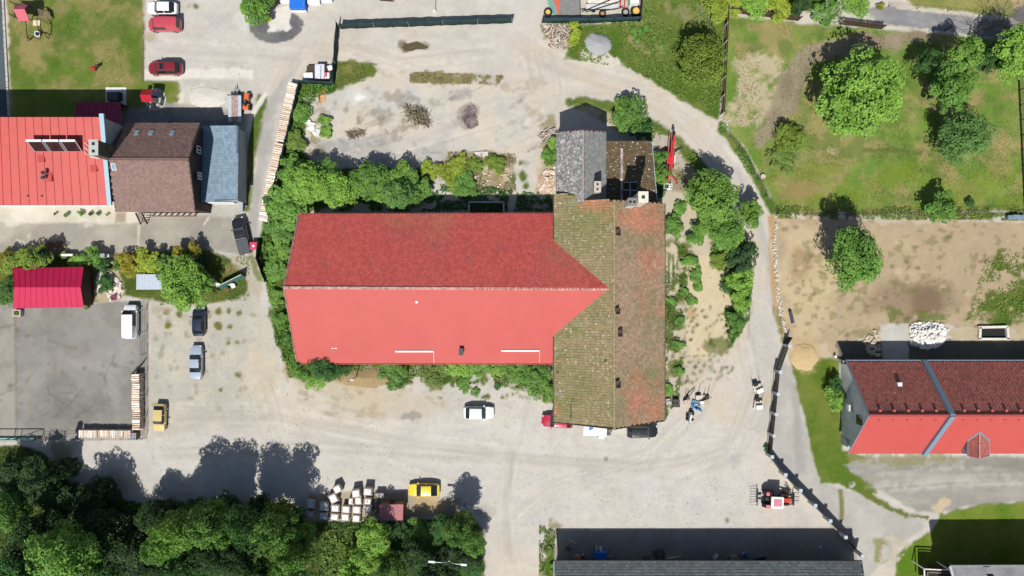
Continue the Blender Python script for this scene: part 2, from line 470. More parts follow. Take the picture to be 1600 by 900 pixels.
P([(846, 180), (868, 178), (868, 235), (855, 240), (842, 215)], (156, 142, 104), am=.8, veg=.5, warp=5, patch=(10, .45))
P(ell(752, 241, 9, 4), (222, 214, 208), warp=1, fine=1, soft=1)
for x, y, rx, ry in ((816, 275, 5, 10), (822, 290, 5, 6), (812, 255, 3, 3), (800, 280, 6, 8)): P(ell(x, y, rx, ry), (96, 118, 48), veg=1, warp=3, fine=4)
# west side of the hall and the overgrown bank
P([(466, 128), (524, 134), (524, 142), (490, 152), (478, 170), (476, 240), (500, 262), (660, 262), (676, 286), (664, 306), (600, 310), (470, 334), (446, 450), (466, 566), (452, 576), (432, 540), (416, 440), (404, 380), (424, 300), (448, 190)], (58, 92, 28), (98, 116, 50), veg=1, warp=4, fine=4, reg="overgrown_bank")
P([(476, 150), (500, 144), (505, 240), (478, 250)], (196, 186, 164), (150, 140, 104), am=.85, veg=.3, patch=(10, .44), warp=5)
P([(484, 185), (500, 200), (492, 205), (480, 190)], (236, 232, 224), warp=1, fine=1, soft=1)
P([(508, 138), (494, 150), (500, 156), (508, 150)], (204, 150, 104), warp=1, fine=2)
P([(425, 440), (440, 440), (440, 500), (436, 540), (424, 500)], (96, 112, 50), veg=1, am=.7)
# south of the hall
P([(446, 566), (470, 566), (866, 566), (866, 630), (855, 628), (820, 610), (760, 600), (700, 598), (680, 612), (664, 600), (640, 602), (628, 612), (612, 606), (520, 594), (470, 600), (450, 585)], (70, 100, 34), (124, 128, 66), veg=1, warp=5, fine=5, reg="overgrown_verge")
P([(520, 578), (600, 574), (606, 600), (560, 610), (512, 598)], (192, 170, 130), (176, 152, 118), veg=.2, warp=5, patch=(20, .3))
P([(560, 566), (600, 570), (600, 585), (566, 585)], (150, 134, 116), am=.8, warp=4)
P([(640, 574), (660, 574), (666, 600), (642, 606)], (206, 200, 188), warp=4)
P([(700, 582), (850, 582), (840, 606), (720, 600)], (206, 202, 190), am=.9, warp=5, patch=(12, .42))
P([(452, 590), (520, 592), (620, 604), (680, 612), (700, 640), (650, 660), (500, 625)], (214, 199, 172), (206, 196, 178), am=.8, soft=8, warp=10)
P([(445, 560), (462, 566), (450, 600), (440, 580)], (190, 165, 125), am=.8, warp=4)
P(ell(641, 650, 22, 9), (158, 158, 154), am=.8, warp=8, fine=7, patch=(10, .45))
P(band([(480, 616), (540, 640), (600, 652)], 3), (188, 172, 142), am=.6, warp=5)
P(band([(465, 625), (540, 662), (640, 690)], 2), (198, 186, 162), am=.5, warp=5)
for i in range(60):
    x, y = random.uniform(470, 700), random.uniform(598, 650)
    P(ell(x, y, random.uniform(2, 7), random.uniform(1, 3), 15), (176, 160, 130), am=.5, fine=5, warp=5)
for i in range(40):
    x, y = random.uniform(668, 850), random.uniform(590, 622)
    P(ell(x, y, random.uniform(1, 4), random.uniform(1, 3)), (92, 112, 48), veg=1, fine=4, warp=3)
# road around and the eastern plot
P(band([(800, 40), (860, 80), (950, 120), (1040, 160), (1110, 220), (1165, 290), (1190, 370), (1190, 450), (1175, 520), (1140, 590), (1110, 650)], [50, 34, 26, 26, 26, 24, 20, 18, 26, 46, 60]), (220, 209, 190), (214, 207, 196), warp=5, soft=6, reg="gravel_track")
P(band([(1150, 262), (1186, 340), (1205, 430), (1206, 480)], [4, 6, 6, 8]), (190, 190, 188), am=.7, warp=3, soft=4)
P(band([(1165, 490), (1190, 500), (1200, 600), (1180, 680)], [12, 22, 30, 30]), (206, 203, 196), am=.7, soft=8)
P(band([(1176, 470), (1172, 500), (1168, 530)], 1.5), (178, 162, 138), am=.7, warp=2)
P(band([(880, 130), (960, 130), (1050, 175), (1110, 240)], 2), (232, 222, 205), am=.5, warp=4, soft=4)
P(band([(860, 150), (950, 145), (1030, 185), (1090, 240)], 2), (202, 190, 168), am=.5, warp=4, soft=4)
# green north east
P([(846, 40), (1002, 34), (1006, -140), (1170, -140), (1140, 12), (1134, 100), (1123, 186), (1104, 182), (1066, 156), (1022, 130), (984, 108), (950, 92), (915, 95), (884, 92), (890, 70), (850, 60)], (84, 116, 40), (118, 130, 62), veg=1, warp=4, fine=4, reg="rough_grass")
P([(1010, -100), (1130, -100), (1110, 60), (1030, 60), (990, 50)], (150, 148, 104), am=.7, veg=1, patch=(18, .5))
P([(980, 45), (1030, 50), (1035, 85), (990, 80)], (176, 160, 120), am=.7, veg=.6, patch=(12, .48))
P([(905, 80), (950, 84), (975, 100), (950, 104), (912, 98)], (222, 214, 198), warp=4, fine=4)
P([(1160, -140), (1310, -140), (1310, 22), (1140, 14)], (70, 104, 30), (120, 140, 40), veg=1, warp=3, reg="hedge_bank")
P([(880, 160), (905, 152), (960, 168), (1010, 190), (1040, 205), (1060, 230), (1090, 265), (1120, 280), (1125, 300), (1060, 300), (1030, 225), (960, 200)], (176, 166, 138), (196, 182, 154), veg=.3, warp=5, fine=5)
P(band([(884, 160), (920, 158), (970, 172), (1030, 200), (1068, 232), (1100, 268), (1128, 304)], [3, 6, 8, 8, 9, 10, 8]), (92, 118, 48), (126, 134, 70), veg=1, warp=3, fine=4, reg="verge.003")
P([(1018, 205), (1050, 212), (1064, 245), (1068, 290), (1040, 305), (1024, 290)], (196, 186, 170), warp=5, fine=4)
P([(1050, 280), (1060, 260), (1085, 300), (1050, 310)], (150, 132, 104), am=.7, warp=4)
# meadow
P([(1136, 24), (1250, 36), (1390, 46), (1500, 56), (1740, 70), (1740, 332), (1600, 330), (1215, 332), (1196, 292), (1160, 228), (1128, 190)], (114, 148, 60), (140, 156, 78), veg=1, warp=4, fine=3, reg="meadow")
P([(1136, 30), (1740, 70), (1740, 330), (1215, 330)], (172, 156, 106), am=.8, veg=.9, patch=(38, .50, .09))
P([(1136, 30), (1740, 70), (1740, 330), (1215, 330)], (92, 128, 46), am=.6, veg=1, patch=(24, .56, .08))
P([(1200, 260), (1740, 240), (1740, 330), (1215, 330)], (128, 148, 52), am=.7, veg=1, patch=(50, .48, .1))
P([(1152, 96), (1190, 80), (1226, 92), (1224, 130), (1208, 176), (1180, 198), (1140, 196), (1128, 186), (1150, 140)], (206, 190, 158), (196, 184, 150), am=.95, veg=.2, warp=10, fine=8, soft=6, patch=(14, .31, .12))
P(band([(1460, 50), (1400, 62), (1320, 70), (1262, 88), (1238, 120), (1226, 160), (1206, 200), (1180, 226)], [9, 13, 14, 16, 20, 20, 14, 8]), (154, 138, 116), (166, 152, 128), am=1, veg=.2, warp=6, fine=6, soft=5)
P(band([(1290, 88), (1260, 104), (1250, 140), (1238, 175)], [4, 5, 5, 3]), (146, 132, 110), am=.7, warp=4, soft=4, fine=5)
P(ell(1226, 248, 24, 16), (128, 142, 92), am=.8, veg=1, warp=6)
P(ell(1250, 300, 34, 14), (170, 142, 100), am=.7, veg=.8, warp=12, soft=8)
P(ell(1300, 236, 12, 6), (196, 178, 140), am=.7, warp=5)
P(band([(1345, 236), (1400, 234), (1440, 240)], 3), (98, 112, 54), am=.7, veg=1, warp=4)
P([(1126, 190), (1160, 226), (1196, 292), (1212, 334), (1206, 338), (1184, 296), (1156, 246), (1120, 204)], (82, 116, 40), (120, 130, 62), veg=1, warp=3, fine=4, reg="verge.004")
P([(1212, 326), (1740, 330), (1740, 346), (1212, 340)], (92, 112, 46), (150, 140, 96), veg=.9, warp=5, fine=4, patch=(16, .35))
# road north east
P([(1380, -140), (1740, -140), (1740, 40), (1600, 32), (1420, 8)], (140, 148, 78), (164, 158, 96), veg=1, warp=3, reg="meadow.001")
P([(1346, 14), (1390, 10), (1430, 14), (1500, 22), (1600, 36), (1740, 60), (1740, 100), (1600, 74), (1530, 58), (1470, 50), (1400, 42), (1366, 34)], (146, 146, 150), (166, 163, 160), warp=3, fine=4, reg="gravel_road", nz=N_st)
P([(1302, 10), (1350, 8), (1362, 30), (1330, 30), (1308, 20)], (228, 224, 214), (176, 180, 130), warp=5, fine=6, patch=(10, .36))
P([(1586, 0), (1740, -20), (1740, 60), (1600, 46), (1582, 30)], (122, 118, 118), warp=2, reg="asphalt_road")
P([(1572, -140), (1640, -140), (1600, 10), (1582, 14)], (196, 176, 132), warp=4, am=.9)
P(band([(1400, 12), (1480, 20), (1560, 28), (1584, 31)], 1.3), (214, 206, 186), warp=2, fine=2, soft=1.2)
P(band([(1388, 42), (1440, 47), (1500, 53), (1530, 60)], 1.5), (214, 208, 192), warp=3, fine=3, soft=1.2, patch=(12, .45))
# dirt plot
P([(1208, 336), (1300, 340), (1600, 346), (1740, 346), (1740, 522), (1600, 520), (1480, 508), (1420, 506), (1330, 534), (1310, 560), (1285, 566), (1240, 540), (1226, 520), (1212, 440)], (197, 176, 145), (187, 167, 138), warp=4, fine=4, reg="dirt_plot")
P(ell(1260, 440, 44, 90), (214, 194, 156), am=.75, warp=20, soft=14)
P(ell(1250, 410, 16, 24), (158, 130, 100), am=.6, warp=10, soft=8)
P(ell(1430, 470, 70, 34), (152, 130, 106), am=.7, warp=18, soft=14)
P(ell(1448, 470, 28, 24), (126, 104, 84), am=.7, warp=9, soft=8)
P(ell(1420, 430, 15, 12), (200, 180, 146), am=.7, warp=6)
P(ell(1360, 380, 80, 20), (202, 182, 146), am=.5, warp=15, soft=10)
P([(1330, 335), (1470, 340), (1470, 350), (1360, 352)], (206, 196, 180), am=.7, patch=(9, .45), warp=4)
P([(1560, 390), (1600, 380), (1740, 380), (1740, 512), (1560, 512), (1510, 500), (1540, 460)], (78, 110, 36), (112, 124, 56), veg=1, warp=8, fine=6, patch=(26, .47), reg="rough_grass.001")
P([(1230, 380), (1600, 360), (1600, 520), (1240, 530)], (124, 124, 72), am=.5, veg=.5, patch=(13, .62, .04))
P([(1380, 480), (1480, 490), (1480, 506), (1390, 508)], (110, 124, 58), am=.8, veg=.8, patch=(12, .5))
P(band([(1204, 336), (1206, 420), (1212, 480), (1226, 526)], [4, 5, 5, 5]), (196, 164, 122), warp=2, fine=3)
P([(1206, 480), (1216, 480), (1228, 530), (1222, 536)], (128, 124, 72), veg=.6, am=.8, warp=3)
P([(1270, 540), (1290, 535), (1300, 560), (1282, 570)], (212, 196, 170), am=.8, warp=4)
# trench strip north of the eastern house
P([(1306, 534), (1600, 528), (1740, 528), (1740, 570), (1310, 566)], (134, 124, 108), (116, 112, 102), warp=2, reg="trench")
P([(1374, 506), (1418, 506), (1420, 566), (1380, 566)], (216, 212, 202), (200, 196, 186), warp=1, fine=2, soft=1.2, reg="concrete_pad")
P([(1480, 515), (1740, 512), (1740, 530), (1490, 532)], (206, 190, 160), (186, 170, 140), warp=2, fine=4)
# lane, lawns and apron in the south east
P([(1222, 560), (1238, 580), (1246, 620), (1264, 690), (1282, 750), (1330, 770), (1420, 800), (1450, 812), (1440, 830), (1400, 850), (1360, 900), (1360, 1040), (1320, 1040), (1340, 880), (1280, 800), (1204, 720), (1208, 640)], (190, 187, 180), (200, 196, 188), warp=3, fine=3, reg="concrete_lane")
P(band([(1243, 600), (1246, 680), (1252, 740)], [5, 7, 8]), (166, 165, 162), am=.6, warp=4, soft=4)
P([(1314, 722), (1350, 714), (1740, 712), (1740, 782), (1600, 784), (1510, 790), (1470, 802), (1430, 800), (1400, 780), (1360, 760)], (164, 161, 153), (178, 174, 164), warp=3, fine=3, reg="yard_apron", nz=N_st)
P([(1360, 714), (1740, 712), (1740, 738), (1400, 738)], (146, 142, 132), am=.7, warp=6, soft=6, patch=(22, .42))
P(ell(1470, 790, 16, 8, -30), (226, 204, 162), am=.7, warp=5)
P([(1234, 556), (1310, 560), (1316, 640), (1316, 704), (1352, 716), (1318, 726), (1330, 738), (1362, 756), (1372, 772), (1352, 776), (1312, 756), (1282, 756), (1266, 690), (1248, 620)], (96, 124, 40), (122, 134, 60), veg=1, warp=2.5, fine=3, reg="lawn.001")
P([(1320, 706), (1480, 708), (1500, 720), (1400, 730), (1330, 722)], (150, 146, 100), am=.7, veg=.7, warp=5, patch=(10, .42))
P(band([(1346, 766), (1380, 790), (1420, 806), (1450, 808)], [6, 5, 4, 3]), (110, 122, 54), veg=.9, warp=3, fine=4)
P(band([(1313, 765), (1315, 790), (1314, 812)], 3.5), (134, 130, 84), veg=.8, warp=2, fine=3)
P([(1470, 804), (1530, 790), (1600, 784), (1740, 782), (1740, 1040), (1392, 1040), (1400, 870), (1426, 848), (1456, 828)], (100, 134, 36), (124, 142, 56), veg=1, warp=3, fine=3, reg="lawn.002")
P([(1364, 842), (1400, 838), (1420, 850), (1405, 880), (1366, 880)], (206, 198, 178), (150, 148, 90), am=.9, veg=.4, patch=(9, .4), warp=4)
P([(1378, 850), (1388, 850), (1390, 872), (1378, 872)], (196, 194, 188), warp=1)
P(ell(1331, 758, 4, 4), (222, 216, 204), warp=1)
# planted yard east of the long roof
P([(1036, 300), (1080, 300), (1130, 350), (1190, 380), (1180, 420), (1160, 520), (1130, 560), (1090, 600), (1060, 630), (1036, 640)], (214, 200, 172), (205, 196, 178), warp=6, fine=6, reg="sandy_plot")
P([(1036, 380), (1066, 370), (1090, 400), (1080, 450), (1064, 520), (1066, 600), (1036, 660)], (84, 112, 40), (150, 146, 104), veg=1, warp=5, fine=6, patch=(15, .42))
P([(1108, 380), (1150, 360), (1180, 390), (1178, 440), (1154, 520), (1136, 550), (1148, 480), (1130, 440)], (72, 104, 32), (140, 136, 92), veg=1, warp=5, fine=6, patch=(14, .38))
P([(1066, 505), (1150, 500), (1140, 545), (1060, 540)], (158, 150, 104), veg=.7, am=.9, patch=(7, .55))
P([(1070, 400), (1126, 400), (1146, 510), (1130, 560), (1072, 560)], (228, 210, 174), am=.8, warp=10, fine=4)
P(ell(1080, 490, 8, 10), (190, 160, 118), am=.7, warp=5)
P(ell(1120, 540, 22, 14), (112, 122, 60), veg=1, am=.8, warp=6)
P(ell(1190, 620, 16, 14), (200, 180, 150), am=.6, warp=8, soft=6)
for xx in (1042, 1049, 1056): P(band([(xx, 384), (xx - 1, 450)], 1.6), (216, 204, 178), warp=1, fine=2, soft=1)
for i in range(150):
    x, y = random.uniform(1050, 1145), random.uniform(480, 600)
    P(ell(x, y, random.uniform(1, 3.4), random.uniform(1, 3)), (84, 100, 46), veg=1, fine=3, warp=2, am=.8)
for i in range(260):
    x, y = random.uniform(1215, 1600), random.uniform(345, 525)
    P(ell(x, y, random.uniform(1, 4), random.uniform(.8, 2)), random.choice([(132, 108, 84), (120, 104, 82), (214, 196, 160), (110, 112, 64)]), fine=3, warp=3, am=.6)
for i in range(60):
    x, y = random.uniform(700, 1190), random.uniform(690, 815)
    P(ell(x, y, random.uniform(.5, 2.2), random.uniform(.4, 1.6)), (150, 144, 130), fine=3, warp=3, am=random.uniform(.2, .6))
P(ell(947, 717, 3, 4), (96, 88, 78), fine=2, warp=2)
P(ell(1136, 813, 3, 4), (150, 136, 104), fine=2, warp=2)
P([(624, 66), (632, 63), (640, 66), (656, 64), (672, 70), (664, 77), (646, 81), (631, 83), (624, 76)], (118, 106, 82), warp=4, fine=5, soft=2)
P(ell(1258, 553, 26, 26), (206, 182, 138), am=.8, warp=6, fine=5, soft=5)
P([(-140, -140), (2, -140), (2, 0), (9, 100), (12, 186), (-140, 186)], (92, 104, 110), warp=.6, fine=1, soft=1, reg="asphalt_road")
P([(2, -140), (4, -140), (5, 0), (12, 100), (15, 186), (12, 186), (9, 100), (2, 0)], (28, 30, 32), warp=.5, fine=1, soft=1)
rp = random.Random(31)
for i in range(34):
    x, y = rp.uniform(-10, 215), rp.uniform(485, 680)
    P(ell(x, y, rp.uniform(8, 34), rp.uniform(5, 20), rp.uniform(-40, 40)), rp.choice([(130, 128, 122), (168, 165, 158), (142, 136, 124), (158, 156, 152)]), am=rp.uniform(.25, .5), warp=14, fine=9, soft=4, patch=(13, .45, .12))
for i in range(16):
    x, y = rp.uniform(20, 200), rp.uniform(500, 660); a_ = rp.uniform(0, 3.1)
    P(band([(x + 11 * k_ * math.cos(a_) + rp.uniform(-2, 2), y + 11 * k_ * math.sin(a_) + rp.uniform(-2, 2)) for k_ in range(5)], .8), (112, 108, 98), am=.45, soft=1.4, warp=2, fine=2)
P(ell(733, 181, 17, 23, 20), (150, 138, 132), am=.8, warp=6, fine=6, soft=3)
# shelter forecourt
P([(866, 850), (880, 820), (860, 812), (846, 870), (842, 1040), (866, 1040)], (150, 140, 100), veg=.6, am=.8, warp=5, patch=(12, .4))
P([(848, 880), (866, 850), (866, 900), (850, 910)], (88, 116, 40), veg=1, warp=4, fine=4)
P([(868, 828), (1330, 824), (1342, 900), (868, 900)], (176, 170, 160), (160, 154, 146), am=.9, warp=2)
# long streaks from wheels on the yard
for (pts, w, a) in (([(420, 660), (700, 700), (1000, 715), (1180, 700)], 5, .25), ([(300, 700), (700, 725), (1100, 735)], 4, .3), ([(820, 600), (800, 700), (770, 800)], 8, .25), ([(1120, 560), (1090, 640), (1000, 720)], 5, .3), ([(240, 690), (420, 640), (440, 600)], 6, .25), ([(860, 690), (1000, 700), (1180, 560)], 4, .3), ([(560, 60), (800, 70)], 5, .25), ([(850, 560), (845, 700)], 14, .3)):
    P(band(pts, w), (226, 221, 211), am=a, soft=5, warp=6)
for (pts, w, a) in (([(420, 672), (700, 712), (1000, 727)], 3, .3), ([(560, 72), (800, 84), (900, 120)], 2.5, .35), ([(830, 600), (812, 700), (782, 800)], 3, .3), ([(900, 650), (930, 760)], 16, .2)):
    P(band(pts, w), (190, 184, 174), am=a, soft=4, warp=6)
rt = random.Random(77)
ROUTES = [[(250, 700), (500, 690), (760, 705), (1000, 722), (1190, 690)], [(260, 640), (420, 640), (620, 680), (860, 710)], [(1120, 560), (1090, 640), (1010, 720), (860, 770), (790, 830)], [(800, 700), (790, 780), (795, 900)], [(1170, 500), (1190, 600), (1150, 700), (1000, 760)], [(250, 80), (400, 88), (500, 96), (520, 70)], [(540, 66), (620, 90), (800, 70)], [(800, 60), (880, 110), (1000, 145), (1090, 205), (1160, 290), (1192, 400), (1185, 520)], [(520, 90), (470, 80), (430, 150), (410, 260), (396, 380)], [(840, 90), (860, 170), (780, 220)], [(560, 240), (700, 200), (830, 160)], [(400, 600), (430, 690), (600, 730), (760, 790)], [(1360, 750), (1480, 740), (1620, 736)]]
for rr_ in ROUTES:
    for q in range(5):
        ox, oy, ph = rt.uniform(-16, 16), rt.uniform(-14, 14), rt.uniform(0, 6)
        for side in (-8, 8):
            pts = []
            for a_, b_ in zip(rr_[:-1], rr_[1:]):
                l_ = math.hypot(b_[0] - a_[0], b_[1] - a_[1]); nx_, ny_ = -(b_[1] - a_[1]) / l_, (b_[0] - a_[0]) / l_
                for k_ in range(4):
                    t_ = k_ / 4; pts.append((a_[0] + (b_[0] - a_[0]) * t_ + ox + nx_ * side + 2 * math.sin(ph + k_), a_[1] + (b_[1] - a_[1]) * t_ + oy + ny_ * side))
            P(band(pts, rt.uniform(1.2, 2.6)), rt.choice([(184, 177, 165), (232, 226, 214), (192, 184, 170)]), am=rt.uniform(.14, .34), soft=2.5, warp=2.5, fine=3)
for i in range(26):
    x, y = rt.uniform(250, 1180), rt.uniform(600, 820)
    if y > 730 and x < 760: continue
    P(ell(x, y, rt.uniform(8, 34), rt.uniform(4, 12), rt.uniform(-20, 20)), rt.choice([(188, 186, 182), (228, 220, 206), (196, 186, 168)]), am=rt.uniform(.25, .5), warp=12, fine=8, soft=4, patch=(14, .44, .1))
for i in range(50):
    x, y = rt.uniform(485, 850), rt.uniform(135, 300)
    P(ell(x, y, rt.uniform(4, 22), rt.uniform(2, 7), rt.uniform(-40, 40)), rt.choice([(168, 162, 152), (150, 140, 124), (228, 222, 212), (176, 160, 136)]), am=rt.uniform(.3, .6), warp=10, fine=8, soft=2, patch=(8, .46, .1))
for i in range(14):
    x, y = rt.uniform(490, 820), rt.uniform(140, 290); a_ = rt.uniform(-.6, .6)
    pts = [(x + 14 * k_ * math.cos(a_) + rt.uniform(-2, 2), y + 14 * k_ * math.sin(a_) + rt.uniform(-3, 3)) for k_ in range(5)]
    P(band(pts, .9), (140, 132, 118), am=.5, soft=1.5, warp=2, fine=2)
C *= (1 + .16 * (N_fine - .5) + .13 * (N_mid2 - .5) + .05 * (N_tiny - .5))[..., None]
C *= (1.06 + .28 * VEG)[..., None]
C *= 1 - (1 - VEG)[..., None] * np.array([-.004, 0, .014])
C = np.clip(C, .01, .75)
Zh = .02 * (N_mid2 - .5) + .012 * (N_fine - .5) + VEG * .05 * (N_fine - .45)

gm = NT("ground_surface")
co = gm.coord()
colr = gm.attr("col", "Color"); veg = gm.attr("veg")
n1 = gm.noise(co, 2.2, 6, .65); n2 = gm.noise(co, 9, 4, .6); n3 = gm.noise(co, 30, 2, .5)
g_grav = gm.math('ADD', gm.ramp(n2, .3, .7, .90, 1.08), gm.ramp(n3, .3, .7, -.11, .11))
g_veg = gm.math('ADD', gm.ramp(n2, .3, .7, .62, 1.32), gm.ramp(n3, .3, .7, -.2, .2))
f = gm.n("ShaderNodeMix"); f.data_type = 'FLOAT'
gm.l(veg, f.inputs[0]); gm.l(g_grav, f.inputs[2]); gm.l(g_veg, f.inputs[3])
cc = gm.mix(1.0, colr, f.outputs[0], 'MULTIPLY')
dry = gm.math('MULTIPLY', gm.ramp(n1, .5, .75, 0, .32), veg)
cc = gm.mix(dry, cc, D(168, 152, 100))
peb = gm.math('MULTIPLY', gm.ramp(gm.noise(co, 5.5, 2, .4), .66, .72, 0, .35), gm.math('SUBTRACT', 1.0, veg))
cc = gm.mix(peb, cc, D(160, 152, 140))
hb = gm.math('MULTIPLY', gm.math('ADD', n2, n3), gm.math('ADD', gm.math('MULTIPLY', veg, .8), .24))
gm.bump(hb, .8, .12)
ground_mat = gm.fin(cc, .95, 0, .12)

WX = (PX - 800) / 11.0; WY = (450 - PY) / 11.0
VV = np.stack([WX, WY, Zh], -1).reshape(-1, 3)
CF = C.reshape(-1, 3); VF = VEG.reshape(-1)
ii, jj = np.meshgrid(np.arange(NY - 1), np.arange(NX - 1), indexing='ij')
Q = np.stack([(ii + 1) * NX + jj, (ii + 1) * NX + jj + 1, ii * NX + jj + 1, ii * NX + jj], -1)
QL = LAB[:-1, :-1]
REG_LABEL = {"gravel_yard": "pale gravel yard around the red hall", "lawn": "patchy lawn with the play tower", "gravel_patch": "dark gravel patch below the blue bin"}
for k, nm in enumerate(REG):
    q = Q[QL == k].reshape(-1, 4)
    if len(q) == 0: continue
    used, inv = np.unique(q.ravel(), return_inverse=True)
    me = np_mesh(nm, VV[used], inv.reshape(-1, 4), ground_mat, {"col": CF[used], "veg": VF[used]}, True)
    tag(link(nm.split(".")[0], me), kind="structure")
# the land beyond
t = NT("far_fields"); cf = t.coord()
far = t.fin(t.mix(t.ramp(t.noise(cf, .03, 6), .35, .65), D(120, 138, 66), D(168, 158, 110)), .95, 0, .1)
x0, x1, y0, y1 = WX.min(), WX.max(), WY.min(), WY.max()
B = 4000
mb = MB()
for a, b, c, d in ((-B, x0, -B, B), (x1, B, -B, B), (x0, x1, y1, B), (x0, x1, -B, y0)):
    mb.add([(a, c, 0), (b, c, 0), (b, d, 0), (a, d, 0)], [(0, 1, 2, 3)])
tag(mb.build("ground", far), kind="structure")
# puddle: a film of muddy water in the damp hollow
pud = NT("muddy_water"); pud_m = pud.fin(D(104, 94, 70), .1, 0, .5)
pts = [W(646 + 19 * math.cos(a) * (1 + .18 * math.sin(3 * a + 1) + .1 * math.sin(7 * a)), 72.5 + 6.5 * math.sin(a) * (1 + .25 * math.sin(4 * a)), .045) for a in (-6.283 * i / 40 for i in range(40))]
mb = MB(); mb.add(pts, [tuple(range(len(pts)))])
tag(mb.build("puddle", pud_m), kind="structure")
# ---------------------------------------------------------------- buildings
def frame(A, B, Cc):
    """plane frame with origin A, u along A->B, v up towards Cc"""
    u = (B - A).normalized(); n = u.cross(Cc - A).normalized()
    if n.z < 0: n = -n
    v = n.cross(u)
    if v.dot(Cc - A) < 0: v = -v
    return A, u, v, n
def tiles(name, pts, mat, parent, du, dv, kind="rect", lift=.05, gap=.96, jit=.012, seed=1, thick=.02, sag=.04, slip=0):
    """separate overlapping tiles over the polygon pts (first edge = eave); joined: thousands of them"""
    A, u, v, n = frame(pts[0], pts[1], pts[2])
    poly = [((p - A).dot(u), (p - A).dot(v)) for p in pts]
    us = [p[0] for p in poly]; vs = [p[1] for p in poly]
    rng = np.random.RandomState(seed)
    if kind == "diamond":
        g1 = np.arange(min(us) - du, max(us) + du, du); g2 = np.arange(min(vs), max(vs) + dv, dv / 2)
        U, Vv = np.meshgrid(g1, g2); U = U + (np.arange(len(g2)) % 2)[:, None] * du / 2
    else:
        g1 = np.arange(min(us), max(us) + du, du) + du / 2; g2 = np.arange(min(vs), max(vs) + dv, dv) + dv / 2
        U, Vv = np.meshgrid(g1, g2)
        if kind == "brick": U = U + (np.arange(len(g2)) % 2)[:, None] * du / 2
    U = U.ravel(); Vv = Vv.ravel()
    ok = sdf(poly, U, Vv) > (.02 if kind == "diamond" else -.02)
    if kind != "diamond": ok = sdf(poly, U, Vv) > .06
    U = U[ok]; Vv = Vv[ok]; k = len(U)
    h0 = lift + rng.rand(k) * jit + sag * (fbm(U * 10, Vv * 10, 26, seed + 60) - .35)
    if slip: keep = rng.rand(k) > slip; U, Vv, h0, k = U[keep], Vv[keep], h0[keep], int(keep.sum())
    tv = rng.rand(k)
    hw, hh = du / 2 * gap, dv / 2 * gap
    if kind == "diamond":
        off = [(0, -hh, 1.0), (hw, 0, .6), (0, hh, .2), (-hw, 0, .6)]
    else:
        off = [(-hw, -hh, 1.0), (hw, -hh, 1.0), (hw, hh, .25), (-hw, hh, .25)]
    an, au, av, aa = (np.array(x) for x in (n, u, v, A - parent.location))
    V = np.zeros((k, 8, 3))
    for i, (a, b, hgt) in enumerate(off):
        skew = (rng.rand(k) - .5) * jit
        top = aa + np.outer(U + a + skew, au) + np.outer(Vv + b, av) + np.outer(h0 * hgt * rng.uniform(.7, 1.3, k) + .012, an)
        V[:, i] = top; V[:, 4 + i] = top - an * thick
    base = np.arange(k)[:, None] * 8
    Fq = np.concatenate([base + np.array(q) for q in ((0, 1, 2, 3), (1, 0, 4, 5), (3, 0, 4, 7) if kind == "diamond" else (2, 1, 5, 6), )])
    me = np_mesh(name, V.reshape(-1, 3), Fq, mat, {"tv": np.repeat(tv, 8)})
    o = link(name, me, parent)
    o["kind"] = "stuff"
    return o
def lerp(a, b, t): return a + (b - a) * t
def gable_walls(eA0, eA1, r0, r1, eB0, eB1, inset, wallmat, parent, drop=.22, ins_end=None):
    """walls under a gabled roof: parts wall (long sides and gable ends in one mesh)"""
    ie = inset if ins_end is None else ins_end
    def pt(e, r, other):
        d = (other - e); d.z = 0; d = d.normalized() * ie
        f = inset / max((Vector((r.x, r.y)) - Vector((e.x, e.y))).length, .1)
        p = lerp(e, r, f) + d; p.z -= drop; return p
    a0, a1 = pt(eA0, r0, eA1), pt(eA1, r1, eA0)
    b0, b1 = pt(eB0, r0, eB1), pt(eB1, r1, eB0)
    def rp(r, o):
        d = (o - r); d.z = 0; p = r + d.normalized() * ie; p.z -= drop; return p
    q0, q1 = rp(r0, r1), rp(r1, r0)
    g = lambda p: Vector((p.x, p.y, -.2))
    mb = MB()
    mb.add([g(a0), g(a1), a1, a0], [(0, 1, 2, 3)])
    mb.add([g(b0), g(b1), b1, b0], [(3, 2, 1, 0)])
    mb.add([g(a0), a0, q0, b0, g(b0)], [(0, 1, 2, 3, 4)])
    mb.add([g(a1), a1, q1, b1, g(b1)], [(4, 3, 2, 1, 0)])
    mb.build("wall", wallmat, parent, True)
    return a0, a1, q0, q1, b0, b1
def window(parent, c, ux, w, h, nrm, frame_mat=None, depth=.06):
    """window lying in a wall: frame part with a pane sub-part"""
    c = Vector(c); ux = Vector(ux).normalized(); nrm = Vector(nrm).normalized(); uy = nrm.cross(ux).normalized()
    fm = MB()
    def q(a, b): return c + ux * a + uy * b
    for a0, b0, a1, b1 in ((-w / 2, -h / 2, w / 2, -h / 2), (-w / 2, h / 2, w / 2, h / 2), (-w / 2, -h / 2, -w / 2, h / 2), (w / 2, -h / 2, w / 2, h / 2), (0, -h / 2, 0, h / 2)):
        fm.bar(q(a0, b0) + nrm * depth * .5, q(a1, b1) + nrm * depth * .5, .08, depth)
    f = fm.build("window", frame_mat or m_white, parent, True)
    g = MB(); o = nrm * .025
    g.add([q(-w / 2, -h / 2) + o, q(w / 2, -h / 2) + o, q(w / 2, h / 2) + o, q(-w / 2, h / 2) + o], [(0, 1, 2, 3)])
    p = link("pane", g.mesh("pane", m_glass, parent.location), f)
    return f
